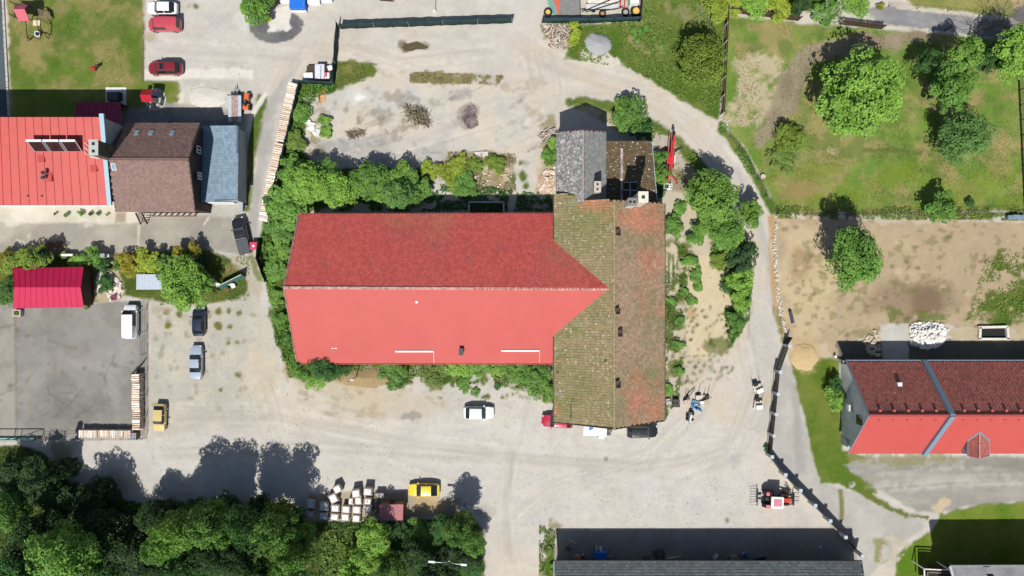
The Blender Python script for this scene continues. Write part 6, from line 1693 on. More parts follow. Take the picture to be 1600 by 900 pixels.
op = thing("flower_pot", "orange terracotta pot at the green panel", "pot", W(356, 452, 0)); MB().cyl((0, 0, 0), (0, 0, .4), .2, .28, 12).build("pot", M("terracotta", (.5, .15, .06), .8), op); MB().cyl((0, 0, .36), (0, 0, .41), .24, n=12).build("soil", m_bark, op)

def board_fence(label, pts, h, z=0.0):
    root = thing("board_fence", label, "fence", W(*pts[0], 0), 0)
    for a, b in zip(pts[:-1], pts[1:]):
        A, Bq = W(*a), W(*b); Lg = (Bq - A).length; n = max(1, round(Lg / 2.6)); u = (Bq - A).normalized()
        nr = Vector((-u.y, u.x, 0))
        for i in range(n + 1):
            p = lerp(A, Bq, i / n) - nr * .12
            MB().bar(p - Vector((0, 0, .2)), p + Vector((0, 0, h)), .14).build("post", M("pale_post", (.42, .36, .29), .8), root, True)
        for z_ in (.45, h - .35): MB().bar(A - nr * .07 + Vector((0, 0, z_)), Bq - nr * .07 + Vector((0, 0, z_)), .05, .1).build("rail", m_wood, root, True)
        nb = int(Lg / .17)
        for i in range(nb):
            p = A + u * (i + .5) * Lg / nb
            hh_ = h + random.uniform(-.04, .12)
            MB().box(p + Vector((0, 0, hh_ / 2 + .04)), (.14, .03, hh_), math.atan2(u.y, u.x)).build("board", m_dwood, root, True)
    return root
board_fence("brown vertical board fence running north to south beside the willow", [(1134, 14), (1127, 180)], 1.7)
board_fence("brown board fence with pale posts at the meadow's northern corner", [(1247, 33), (1136, 19)], 1.6)
board_fence("detached brown board fence with pale posts beside the gravel road", [(1377, 46), (1310, 38)], 1.6)

def wire_fence(name, label, pts, h, spacing, mat=m_steel, wires=3, cat="fence"):
    root = thing(name, label, cat, W(*pts[0], 0), 0)
    wr = MB()
    for a, b in zip(pts[:-1], pts[1:]):
        A, Bq = W(*a), W(*b); n = max(1, round((Bq - A).length / spacing))
        for i in range(n + 1):
            p = lerp(A, Bq, i / n); MB().cyl(p - Vector((0, 0, .1)), p + Vector((0, 0, h)), .045, n=6).build("post", mat, root, True)
        for k in range(wires): wr.bar(A + Vector((0, 0, h * (k + 1) / wires - .05)), Bq + Vector((0, 0, h * (k + 1) / wires - .05)), .02)
    o = wr.build("wires", m_dsteel, root, True)
    return root
wire_fence("wire_fence", "thin wire fence with steel posts around the car park's east and south side", [(229, 483), (229, 517), (229, 552), (229, 585), (229, 683), (68, 686)], 1.7, 3.0)
wire_fence("wire_fence", "thin post-and-wire fence along the meadow above the track", [(1140, 214), (1170, 256), (1196, 305), (1214, 333)], 1.2, 3.2, m_dsteel)
wire_fence("wire_fence", "post-and-wire fence between meadow and dirt plot", [(1214, 334), (1320, 336), (1450, 332), (1590, 328)], 1.1, 4, m_dsteel)
wire_fence("wire_fence", "low post fence north of the gravel road", [(1388, 10), (1432, 14), (1480, 18), (1530, 24), (1574, 30)], 1.0, 3.8, m_dsteel, 1)
rf = thing("iron_railing", "dark iron railing with close bars at the meadow's eastern edge", "railing", W(1592, 180, 0))
A, Bq = W(1590, 118), W(1600, 330)
for z_ in (.15, 1.35): MB().bar(A + Vector((0, 0, z_)), Bq + Vector((0, 0, z_)), .06).build("rail", m_black, rf, True)
for i in range(110):
    p = lerp(A, Bq, i / 109); MB().bar(p, p + Vector((0, 0, 1.4)), .035 if i % 12 else .12).build("bar" if i % 12 else "post", m_black, rf, True)
gt = thing("sliding_gate", "long green tubular steel gate on the car park's south side", "gate", W(34, 683, 0))
m_gg = M("gate_green", (.03, .08, .065), .5)
A, Bq = W(-20, 683), W(66, 683)
for z_ in (.15, 1.75): MB().bar(A + Vector((0, 0, z_)), Bq + Vector((0, 0, z_)), .1).build("rail", m_gg, gt, True)
for t_ in (0, .2, .49, .61, 1): MB().bar(lerp(A, Bq, t_) + Vector((0, 0, .1)), lerp(A, Bq, t_) + Vector((0, 0, 1.8)), .1).build("upright", m_gg, gt, True)
for (a, za, b, zb) in ((.61, .15, 1, 1.75), (.2, .15, .0, 1.75)): MB().bar(lerp(A, Bq, a) + Vector((0, 0, za)), lerp(A, Bq, b) + Vector((0, 0, zb)), .05).build("brace", m_gg, gt, True)
MB().bar(W(-20, 686.5, .05), W(50, 686.5, .05), .35, .08).build("track", M("pale_green_track", (.25, .42, .37), .6), gt, True)

# pillar fence
pf = thing("pillar_fence", "long dark board fence with pale square pillars and caps beside the tractor", "fence", W(1210, 690, 0))
caps = [(1234, 541), (1219.5, 581.5), (1216, 616), (1213, 647.5), (1209.5, 681), (1206.5, 714), (1227.5, 742), (1251, 766.5), (1274, 790), (1297.5, 814), (1321.5, 839.5), (1347.5, 868.5)]
m_pil = M("grey_blue_pillar", (.34, .35, .355), .8); m_capm = M("pale_cap", D(205, 225, 238), .5, var=.05); m_fb = M("black_brown_board", (.03, .022, .018), .75, var=.3)
hP = 2.2
bs = []
for x_, y_ in caps:
    c = W(x_, y_, hP); bs.append(Vector((c.x, c.y, 0)))
    pl = MB().box((c.x, c.y, hP / 2 - .1), (.38, .38, hP)).build("pillar", m_pil, pf, True)
    link("cap", MB().box((c.x, c.y, hP + .04), (.46, .46, .1)).mesh("cap", m_capm, pf.location), pl)
for a, b in zip(bs[:-1], bs[1:]):
    u = (b - a).normalized(); n_ = max(2, int(((b - a).length - .4) / .19)); ln = (b - a).length - .42
    MB().bar(a + u * .2 + Vector((0, 0, .15)), b - u * .2 + Vector((0, 0, .15)), .2, .3).build("plinth", m_conc, pf, True)
    for z_ in (.5, 1.75): MB().bar(a + u * .2 + Vector((0, 0, z_)), b - u * .2 + Vector((0, 0, z_)), .05, .08).build("rail", m_dsteel, pf, True)
    for i in range(n_):
        p = a + u * (.21 + (i + .5) * ln / n_)
        MB().box(p + Vector((0, 0, 1.16)), (ln / n_ * .9, .03, 1.65), math.atan2(u.y, u.x)).build("board", m_fb, pf, True)
p0 = W(1231, 526, 0)
MB().bar(Vector((p0.x, p0.y, .9)), bs[0] + Vector((-.05, .2, .9)), .08, 1.6).build("end_panel", m_fb, pf, True)
for i, (x_, y_) in enumerate(((1228, 755), (1254, 785), (1283, 812), (1326, 858))): pass

# stone edging of dirt plot
se_ = thing("stone_wall", "low white dry stone wall along the dirt plot's western edge", "wall", W(1212, 430, 0))
mb = MB(); rng = random.Random(9)
path = [(1213, 337), (1211, 380), (1212, 420), (1215, 455), (1220, 490), (1225, 512), (1229, 526)]
ps = [W(*q) for q in path]
for a, b in zip(ps[:-1], ps[1:]):
    for i in range(int((b - a).length / .075)):
        p = lerp(a, b, rng.random()); mb.stone(p + Vector((rng.gauss(0, .13), rng.gauss(0, .1), rng.uniform(.02, .2))), rng.uniform(.06, .15), rng)
o = mb.build("stones", M("white_limestone", (.55, .50, .41), .85, var=.2), se_, True); o["kind"] = "stuff"
dp = thing("pole_shadow_bar", "dark roofed wooden pen rail lying on the dirt plot beside the stone wall", "beam", W(1237, 494, 0))
dp["label"] = "dark weathered beam with a pointed end on the dirt plot beside the stone wall"
a, b = W(1239, 505, .15), W(1234.5, 486, .15)
MB().bar(a, b, .42, .3).build("beam", M("pole_shadow_dark", (.05, .06, .065), .6), dp, True); MB().cyl(b, b + (b - a).normalized() * .4, .25, .02, 4).build("point", m_black, dp, True)  # solid dark bar and point built in place of a pole's cast shadow
# ---------------------------------------------------------------- firewood, heaps, yard objects
m_logs = [M("split_log_%s" % n, c, .85, var=.25, scale=5) for n, c in (("cream", (.72, .62, .50)), ("pink", (.66, .53, .43)), ("pale", (.76, .69, .60)), ("tan", (.58, .46, .35)))]
m_logd = M("log_core", (.20, .14, .095), .9, var=.4, scale=3)
def log_mesh(length, r, seed, mat, tri=False):
    rng = random.Random(seed); n = 7; mb = MB(); vs = []
    pr = [r * rng.uniform(.75, 1.15) for _ in range(n)]
    for s in (-1, 1):
        for i in range(n): a = 6.283 * i / n; vs.append((s * length / 2 * rng.uniform(.94, 1), pr[i] * math.cos(a) * 1.15, pr[i] * math.sin(a)))
    mb.add(vs, [(i, (i + 1) % n, n + (i + 1) % n, n + i) for i in range(n)] + [tuple(range(n - 1, -1, -1)), tuple(range(n, 2 * n))])
    return mb.mesh("log", mat, smooth=50)
def woodpile(label, a, b, h, length, r, ends=True):
    A, Bq = W(*a, h), W(*b, h); A.z = Bq.z = 0
    root = thing("firewood_stack", label, "firewood", A, 0, "firewood stacks")
    u = (Bq - A).normalized(); Lg = (Bq - A).length; n = int(Lg / (r * 2.05)); ang = math.atan2(u.y, u.x) + math.pi / 2
    ms = [log_mesh(length, r, i, m_logs[i % 4]) for i in range(8)]
    for i in range(n):
        p = u * ((i + .5) * Lg / n)
        o = link("log", ms[random.randrange(8)], root, (p.x + random.uniform(-.05, .05), p.y, h - r + random.uniform(-.1, .07)), (random.uniform(0, 6), 0, 0))
        o.rotation_mode = 'ZYX'; o.rotation_euler = (random.uniform(0, 6.2), random.uniform(-.03, .03), ang + random.uniform(-.06, .06))
        o.rotation_mode = 'XYZ'; o.rotation_euler = (random.uniform(0, 6.2), 0, ang + random.uniform(-.05, .05))
    core = MB(); rng = random.Random(5); nl = int(h / (r * 2)); uu = Vector((-u.y, u.x, 0))
    for l in range(nl):
        for i in range(n):
            p = u * ((i + .5 + (l % 2) * .4) * Lg / n) + Vector((0, 0, r + l * r * 1.9)) + uu * rng.uniform(-.06, .06)
            if p.z < h - r * 1.7: core.cyl(p - uu * length / 2, p + uu * length / 2, r * 1.02, n=6)
    o = core.build("stacked_logs", m_logs[1], root); o["kind"] = "stuff"
    return root
woodpile("long firewood stack along the screen fence beside the lane, upper length", (457.5, 129), (437, 219), 1.35, 1.25, .13)
woodpile("long firewood stack beside the lane, lower length under the bushes", (436, 223), (410.5, 344), 1.35, 1.2, .15)
woodpile("firewood stack with crosswise logs beside the wire fence and golden hatchback", (211.5, 584), (212, 672), 1.25, 1.1, .15)
woodpile("firewood stack with upright-lying logs along the car park's south edge", (122, 678.5), (203, 679), 1.2, 1.1, .16)
bx = thing("wood_crate", "grey slatted box at the corner where two firewood stacks meet", "crate", W(211, 680, 0))
for i in range(6): MB().box((-.55 + i * .22, 0, .95), (.17, 1.0, .04)).build("slat", M("blue_grey_slat", (.30, .32, .36), .7), bx)
MB().box((0, 0, .45), (1.3, 1.0, .9)).build("box", m_wood, bx)
pt = thing("tarp_rack", "dark leaning tarpaulin rack at the northern end of the car park firewood", "rack", W(214, 578, 0))
MB().slab([W(204, 586, 1.5), W(217, 573, 1.7), W(222, 570, .1), W(208, 584, .1)], .04).build("tarp", M("dark_tarp", (.03, .05, .05), .6), pt, True); MB().bar(W(204, 586, 0), W(204, 586, 1.6), .08).bar(W(217, 573, 0), W(217, 573, 1.75), .08).build("post", m_dsteel, pt, True)
def heap(name, label, cat, poly_c, rx, ry, h, mat, rot=0, seed=1, n=26, stuff=True, skew=0):
    rng = np.random.RandomState(seed); c = W(*poly_c, 0)
    V = []; Fq = []
    for i in range(n + 1):
        for j in range(n + 1):
            x, y = i / n * 2 - 1, j / n * 2 - 1
            V.append((x, y))
    V = np.array(V); r = np.sqrt((V ** 2).sum(1)); nz = fbm(V[:, 0] * 40, V[:, 1] * 40, 22, seed); nz2 = fbm(V[:, 0] * 40, V[:, 1] * 40, 5, seed + 1)
    z = h * np.clip(1 - r / (.75 + .5 * nz) + skew * V[:, 1], 0, 1) ** .8 + .10 * (nz2 - .5)
    z = np.where(r > .75 + .45 * nz, -.12, z)
    a = R(rot); X, Y = V[:, 0] * rx / 11, V[:, 1] * ry / 11
    P_ = np.stack([X * math.cos(a) - Y * math.sin(a), X * math.sin(a) + Y * math.cos(a), z], 1)
    q = np.array([(i * (n + 1) + j, (i + 1) * (n + 1) + j, (i + 1) * (n + 1) + j + 1, i * (n + 1) + j + 1) for i in range(n) for j in range(n)])
    o = link(name, np_mesh(name, P_, q, mat, None, True), None, (c.x, c.y, 0))
    return tag(o, label, cat)
def gritty(name, c1, c2, sc=6): 
    t = NT(name); co = t.coord()
    t.bump(t.noise(co, sc * 2, 4), .5, .06)
    return t.fin(t.mix(t.ramp(t.noise(co, sc, 5, .65), .35, .65), c1, c2), .95, 0, .1)
heap("sand_heap", "yellow-brown sand heap beside the pillar fence's northern end", "heap", (1257, 547), 19, 11, .2, gritty("brown_sand", D(216, 188, 142), D(202, 172, 126)), seed=3)
heap("sand_spread", "pale levelled sand in front of the sand heap", "heap", (1257, 562), 21, 18, .2, gritty("pale_sand", D(232, 204, 158), D(220, 190, 140)), seed=4)
heap("gravel_heap", "pale grey gravel heap in the grass near the track", "heap", (934, 70), 21, 18, .8, gritty("grey_gravel", D(196, 197, 198), D(174, 176, 178), 9), rot=-30, seed=6)
heap("earth_bank", "brown earth bank south of the red hall around the lamp post", "heap", (566, 590), 46, 16, .6, gritty("brown_earth", D(196, 172, 130), D(160, 136, 102)), rot=-4, seed=7)
heap("rubble_heap", "pinkish rubble heap against the grey annex's west wall", "heap", (856, 285), 16, 20, .5, gritty("rubble_earth", D(224, 198, 170), D(190, 150, 120)), seed=8)
heap("stone_chip_heap", "bright white sandy heap on the drive above the garage", "heap", (325, 152), 30, 17, .35, gritty("white_chips", D(244, 240, 230), D(226, 220, 206)), seed=9)
def stones(name, label, cat, poly, n, r0, r1, mat, seed, hgt=.2):
    rng = random.Random(seed); xs = [p[0] for p in poly]; ys = [p[1] for p in poly]; mb = MB(); k = 0
    cx, cy = sum(xs) / len(xs), sum(ys) / len(ys)
    while k < n:
        x, y = rng.uniform(min(xs), max(xs)), rng.uniform(min(ys), max(ys))
        d = float(sdf(poly, np.array([[x]]), np.array([[y]]))[0, 0])
        if d < 0: continue
        mb.stone(W(x, y, rng.uniform(.02, .1) + hgt * min(d / 10, 1) * rng.random()), rng.uniform(r0, r1), rng); k += 1
    c = W(cx, cy, 0)
    o = link(name, mb.mesh(name, mat, c), None, c); tag(o, label, cat, kind="stuff"); return o
m_wst = M("white_rubble", (.66, .64, .60), .85, var=.25, scale=2)
stones("rubble_pile", "white broken rubble pile beside the concrete pad of the east house", "rubble", [(1420, 508), (1444, 504), (1470, 507), (1480, 516), (1476, 532), (1466, 540), (1446, 545), (1424, 538)], 520, .12, .30, m_wst, 1, .7)
stones("rubble_pile", "small tan stone pile in the trench west of the concrete pad", "rubble", [(1360, 520), (1371, 516), (1374, 530), (1373, 556), (1356, 552), (1350, 536)], 70, .14, .32, M("tan_rubble", (.50, .42, .31), .85, var=.3), 2, .4)
stones("rubble_pile", "pale rubble against the grey annex's west wall", "rubble", [(848, 268), (868, 262), (868, 304), (842, 296)], 120, .1, .26, M("pink_rubble", (.58, .48, .40), .85, var=.35), 3, .5)
stones("ash_pile", "dark burnt rubble pile lying on the concrete slab", "rubble", [(725, 172), (736, 166), (743, 168), (744, 186), (748, 194), (738, 201), (728, 196), (722, 184)], 260, .08, .22, M("burnt_rubble", (.17, .14, .135), .9, var=.7, scale=.9), 12, .2)
stones("rockery_stones", "ring of pale stones around the garden juniper", "rocks", [(152, 430), (162, 422), (176, 428), (190, 440), (192, 452), (186, 466), (172, 470), (168, 458), (182, 452), (174, 440), (160, 438), (156, 450), (150, 462)], 120, .14, .36, M("pale_garden_stone", (.60, .55, .48), .85, var=.3), 4, .15)
stones("broken_slabs", "broken white slab stones at the bank beside the concrete slab", "rubble", [(480, 188), (490, 196), (502, 206), (498, 212), (484, 200)], 18, .2, .5, m_wst, 5, .1)
stones("broken_rubble", "scattered rubble and bricks north of the hall around the concrete basin", "rubble", [(700, 262), (800, 268), (802, 304), (700, 304)], 110, .06, .2, M("mixed_rubble", (.52, .42, .34), .9, var=.5, scale=1), 6, .1)
stones("stones", "stones scattered along the verge of the eastern track", "stones", [(1120, 190), (1136, 200), (1150, 190), (1128, 176)], 24, .05, .14, M("verge_stone", (.5, .45, .38), .9), 7, .05)
def sticks(name, label, poly, n, l0, l1, r, mats, seed, hgt, ang=None, cat="wood heap"):
    rng = random.Random(seed); xs = [p[0] for p in poly]; ys = [p[1] for p in poly]
    c = W(sum(xs) / len(xs), sum(ys) / len(ys), 0); root = thing(name, label, cat, c)
    mbs = [MB() for _ in mats]; k = 0
    while k < n:
        x, y = rng.uniform(min(xs), max(xs)), rng.uniform(min(ys), max(ys))
        d = float(sdf(poly, np.array([[x]]), np.array([[y]]))[0, 0])
        if d < 0: continue
        a = rng.uniform(0, 3.14) if ang is None else R(ang) + rng.gauss(0, .35); l = rng.uniform(l0, l1)
        p = W(x, y, .06 + hgt * min(d / 10, 1) * rng.random()); u = Vector((math.cos(a), math.sin(a), rng.uniform(-.25, .25))) * l / 2
        rr = r * rng.uniform(.6, 1.3); mbs[k % len(mats)].cyl(p - u, p + u, rr, rr * .8, n=5); k += 1
    for mb, mt in zip(mbs, mats):
        o = mb.build("sticks", mt, root, True); o["kind"] = "stuff"
    return root
m_gl = [M("grey_split_wood", (.42, .36, .31), .9, var=.3), M("pale_split_wood", (.56, .49, .42), .9, var=.3), M("brown_split_wood", (.22, .15, .11), .9, var=.4)]
sticks("firewood_heap", "tumbled heap of grey split firewood below the compound screen", [(850, 40), (888, 38), (890, 60), (894, 72), (862, 76), (856, 62)], 330, .5, 1.0, .075, m_gl, 1, .6)
sticks("brush_pile", "tangled pile of dry green-grey branches on the concrete slab", [(632, 168), (644, 164), (664, 172), (672, 188), (668, 196), (650, 192), (636, 182)], 170, .8, 2.2, .035, [M("green_branch", (.16, .15, .08), .9), M("pale_branch", (.36, .32, .24), .9), m_bark], 2, .7)
sticks("stick_pile", "pile of pale sticks left of the grey annex gable", [(841, 208), (858, 199), (868, 204), (868, 218), (856, 221)], 70, .8, 2.0, .05, m_gl[:2] + [m_bark], 3, .5, 35)
sticks("brushwood", "brown twigs scattered on the slab's western part", [(544, 206), (566, 202), (568, 212), (548, 216)], 50, .5, 1.4, .03, [m_bark, m_gl[2]], 4, .2)
sticks("timber_scrap", "timber scraps stacked beside the wrapped pallets", [(585, 772), (592, 770), (592, 802), (584, 802)], 40, .5, 1.2, .06, [m_wood, m_gl[1]], 5, .8, 80)

# wrapped pallets
m_wrap = M("white_wrap", (.76, .75, .73), .45, var=.1, scale=2); m_side = M("tan_pallet_goods", (.36, .30, .24), .8, var=.3)
m_scr = M("grey_print", (.30, .36, .40), .5)
def pallet_load(px, py, rz, w, d, h, label, top=None, scr=0, grp="white-topped pallet loads by the wood"):
    c = W(px, py, h); root = thing("pallet_load", label, "pallet load", (c.x, c.y, 0), R(rz), grp)
    for i in range(5): MB().box((-.42 * w + i * .21 * w, 0, .12), (.14 * w, d * .98, .03)).build("slat", m_wood, root)
    for x_ in (-.42, 0, .42): MB().box((x_ * w, 0, .05), (.1, d * .96, .1)).build("runner", m_wood, root)
    MB().box((0, 0, h / 2 + .06), (w * .95, d * .95, h - .16)).build("goods", m_side, root, bevel=.03)
    hd = MB(); k = 6; vs = []
    rng = random.Random(int(px * 7 + py))
    for i in range(k + 1):
        for j in range(k + 1):
            e = max(abs(i / k - .5), abs(j / k - .5)) * 2
            vs.append(((i / k - .5) * w * (1 if e < 1 else 1.02), (j / k - .5) * d * (1 if e < 1 else 1.02), h + (.04 * rng.random() if e < 1 else -.22 - .08 * rng.random())))
    hd.add(vs, [(i * (k + 1) + j, (i + 1) * (k + 1) + j, (i + 1) * (k + 1) + j + 1, i * (k + 1) + j + 1) for i in range(k) for j in range(k)])
    hd.build("cover", top or m_wrap, root)
    for i in range(scr):
        a = rng.uniform(-.3, .3) * w; MB().box((a, rng.uniform(-.2, .2) * d, h + .055), (.08, .35 * d, .02), rng.uniform(-1, 1)).build("print_mark", m_scr, root)
    return root
pl_ = [(526.7, 764.5, 28, 1.1, 1.1, 1.2, "pinkish-white pallet load turned aslant, nearest the road", 0), (520.5, 779, 28, 1.15, 1.3, 1.1, "pinkish-white pallet load turned aslant, second from the road", 0),
 (484.5, 788.5, -4, 1.2, 1.15, 1.2, "shade-tinted white pallet load at the shaded western end, north row", 1), (505.5, 792, -2, 1.2, 1.2, 1.2, "shade-tinted white pallet load in the north row, east of the first", 1),
 (523.5, 794.5, -2, 1.15, 1.05, 1.1, "white pallet load in the north row behind the aslant pair", 1), (540.3, 796.3, -2, 1.15, 1.05, 1.1, "plain white pallet load in the middle of the north row", 0),
 (557, 797, -2, 1.15, 1.1, 1.1, "plain white pallet load in the north row under the narrow box", 0), (574, 796, -3, 1.15, 1.05, 1.1, "plain white pallet load at the eastern end of the north row", 0),
 (483, 804, 5, 1.1, .9, 1.0, "bluish pallet load at the wood's edge, western end of the south row", 2), (505, 806.5, -3, 1.15, 1.0, 1.0, "shade-tinted striped white pallet load, second in the south row", 2),
 (522.5, 808, -6, 1.15, 1.0, 1.0, "pallet load with blue-grey print, third in the south row", 3), (539.2, 808.5, -2, 1.15, 1.05, 1.0, "plain white pallet load, fourth in the south row", 0),
 (556.2, 810.5, -3, 1.1, 1.05, 1.0, "plain white pallet load at the eastern end of the south row", 0), (556, 771.5, 9, 1.2, 1.15, 1.35, "big white pallet load turned slightly, beside the aslant pair", 1),
 (574.2, 768.7, -3, 1.2, 1.05, 1.4, "tallest white pallet load next to the timber scraps", 1), (548, 783.5, -3, .65, 1.0, 1.0, "narrow white pallet load with black marks", 2),
 (559.5, 783, 3, .95, 1.1, 1.1, "plain white pallet load right of the narrow one", 0), (574.8, 783.8, -2, 1.0, .95, 1.0, "greenish-white pallet load scribbled with grey letters", 4)]
for (x, y, rz, w, d, h, lb, sc_n) in pl_: pallet_load(x, y, rz, w, d, h, lb, None if x > 515 else M("white_wrap_shaded", (.40, .47, .55), .5, var=.12), sc_n)  # western white covers get a bluish colour painted in for tree shade
m_slab = M("grey_lid", (.34, .31, .29), .8)
bxx = thing("grey_box", "small grey box with a flat lid above the timber scraps", "box", W(595, 771, 0)); MB().box((0, 0, .55), (1.1, .5, 1.0)).build("box", m_side, bxx); MB().box((0, 0, 1.08), (1.2, .6, .06)).build("lid", m_slab, bxx)
hut = thing("red_hut", "small hut with a faded dark red flat roof beside the yellow car", "hut", W(609, 796, 0))
hr = [W(592.5, 789, 2.2), W(630, 788, 2.2), W(629.5, 813, 2.5), W(592, 813, 2.5)]
for i in range(6):
    MB().slab([lerp(hr[0], hr[1], i / 6), lerp(hr[3], hr[2], i / 6), lerp(hr[3], hr[2], (i + 1) / 6), lerp(hr[0], hr[1], (i + 1) / 6)], .06).build("roof_sheet", M("faded_red_sheet", (.40, .16, .17), .7, var=.12), hut, True)
MB().prism([(hr[3].x + .12, hr[3].y + .1), (hr[2].x - .12, hr[2].y + .1), (hr[1].x - .12, hr[1].y - .1), (hr[0].x + .12, hr[0].y - .1)], 0, 2.12).build("wall", M("orange_brown_wood", (.28, .16, .07), .8, var=.25), hut, True)
MB().box((hr[0].x - hut.location.x + 1.6, hr[0].y - hut.location.y - .05, 1.0), (.9, .06, 1.9)).build("door", m_dwood, hut)
rail = thing("fence_rail", "short weathered horizontal rail fence among the trees", "fence", W(445, 808, 0))
for z_ in (.5, .9, 1.3): MB().bar(W(422, 805, z_), W(474, 809, z_), .06, .12).build("rail", m_wood, rail, True)
for x_ in (424, 440, 456, 472): MB().bar(W(x_, 804.5 + (x_ - 422) * .077, 0), W(x_, 804.5 + (x_ - 422) * .077, 1.5), .12).build("post", m_wood, rail, True)
# double street lamp
hz = 10.3
ctr = W(701, 880, hz)
lp = thing("street_lamp", "tall double-armed street lamp standing in the wood's eastern tip", "street lamp", (ctr.x, ctr.y, 0))
MB().cyl((0, 0, 0), (0, 0, 4.5), .1, .08, 8).cyl((0, 0, 4.5), (0, 0, hz - .6), .07, .05, 8).build("pole", m_steel, lp)
for s, tip in ((-1, W(669, 877.5, hz)), (1, W(729.5, 883, hz))):
    d = tip - ctr; d.z = 0
    pts = [Vector((0, 0, hz - .7)), Vector((d.x * .12, d.y * .12, hz - .25)), Vector((d.x * .35, d.y * .35, hz - .02)), Vector((d.x * .72, d.y * .72, hz))]
    MB().tube(pts, .035).build("arm", m_steel, lp)
    hd = MB().bar(d * .66 + Vector((0, 0, hz)), d * 1.0 + Vector((0, 0, hz - .02)), .3, .14).build("lamp_head", M("lamp_grey", (.55, .57, .58), .4), lp, bevel=.05)
    link("lamp_glass", MB().bar(d * .74 + Vector((0, 0, hz - .1)), d * .96 + Vector((0, 0, hz - .11)), .22, .06).mesh("lamp_glass", m_lampg), hd)
sat = thing("satellite_dish", "small white dish on a short dark post under the trees' edge", "dish", W(726, 787, 0))
MB().cyl((0, 0, 0), (0, 0, 2.2), .06, n=6).build("post", m_dsteel, sat); MB().cyl((0, 0, 2.15), (0, -.1, 2.3), .12, .42, 12).build("dish", m_white, sat)
hl = thing("yard_lamp", "grey lamp post standing in the earth bank south of the hall", "street lamp", W(558, 588, 0))
MB().cyl((0, 0, 0), (0, .0, 6.2), .09, .06, 8).build("pole", m_steel, hl); MB().tube([(0, 0, 6.2), (.2, .3, 6.5), (.5, .3, 6.4)], .035).build("arm", m_steel, hl); MB().box((.7, .3, 6.35), (.55, .2, .12)).build("lamp_head", m_lampg, hl)

# play tower
pt_ = thing("play_tower", "wooden play tower with a pink-red gabled roof, ramp and swing frame on the lawn", "play tower", W(45, 28, 0))
r_ = [W(20, 14.5, 3.0), W(29, 7.5, 3.0 - .3), W(43, 7.5, 2.7), W(38, 14, 3.2), W(46.5, 32, 3.0), W(30, 32.5, 2.7)]
ridge0, ridge1 = W(20.5, 14.5, 3.4), W(38, 14, 3.4)
m_pr = M("pink_red_sheet", (.48, .10, .14), .6, var=.1)
MB().slab([ridge0, ridge1, W(46, 32.5, 2.4), W(29.5, 33, 2.4)][::-1], .06).build("south_roof", m_pr, pt_, True)
MB().slab([ridge0, ridge1, W(43.5, 7, 2.5), W(29.5, 7.5, 2.5)], .06).build("north_roof", m_pr, pt_, True)
tz = 1.4
for x_, y_ in ((33, 12), (50, 12), (50, 32), (33, 32)): MB().bar(W(x_, y_, 0) * 1.0, Vector((*W(x_, y_, 0).xy, 2.4)), .1).build("post", m_dwood, pt_, True)
for i in range(10): MB().box(Vector((*W(34 + i * 1.75, 22, 0).xy, tz)), (.15, 1.9, .05)).build("deck_board", m_dwood, pt_, True)
for i in range(8): MB().bar(W(60 + i * 2.4, 14 + i * .6, tz + .1 - i * .12), W(62 + i * 2.4, 26 + i * .7, tz + .1 - i * .12), .1, .05).build("ramp_slat", M("brown_play_wood", (.24, .17, .12), .8), pt_, True)
MB().bar(W(57, 14, 1.3), W(79, 18, .2), .1).bar(W(60, 28, 1.3), W(79, 38, .2), .1).build("ramp_beam", m_dwood, pt_, True)
for (a, za, b, zb) in (((40, 33), 2.0, (42, 56), 2.0), ((63, 36), 2.0, (63, 60), 2.0), ((44, 55), 2.0, (63, 62), 2.0), ((42, 56), 2.0, (48, 62), 0), ((64, 46), 2.0, (76, 61), 0), ((42, 56), 2.0, (44, 64), 0)):
    MB().bar(W(*a, za), W(*b, zb), .09).build("swing_beam", m_dwood, pt_, True)
MB().cyl(W(58, 53, .5), W(58, 53, .6), .42, n=14).build("tyre_swing", m_lampg, pt_, True); MB().cyl(W(58, 53, .59), W(58, 53, .62), .25, n=12).build("swing_seat", m_green_screen, pt_, True)
for dx_ in (-3, 3): MB().bar(W(58 + dx_, 53, .6), W(58, 57, 2.0), .03).build("chain", m_steel, pt_, True)
MB().box(W(57.5, 36, .12), (1.0, .75, .1)).build("sand_board", M("cream_board", (.62, .52, .36), .7), pt_, True)
ss = thing("spring_rider", "little red garden toy with a dark seat on the lawn", "toy", W(150, 110, 0), R(25))
MB().cyl((0, 0, 0), (0, 0, .5), .12, n=8).build("spring", m_dsteel, ss); MB().box((0, .1, .65), (.75, .6, .3), taper=.8).build("body", m_redtin, ss, bevel=.1); MB().box((.6, .1, .75), (.5, .25, .4)).build("seat", m_dwood, ss); MB().bar((.8, .1, .5), (1.2, .5, .9), .06).build("handle", m_dsteel, ss)
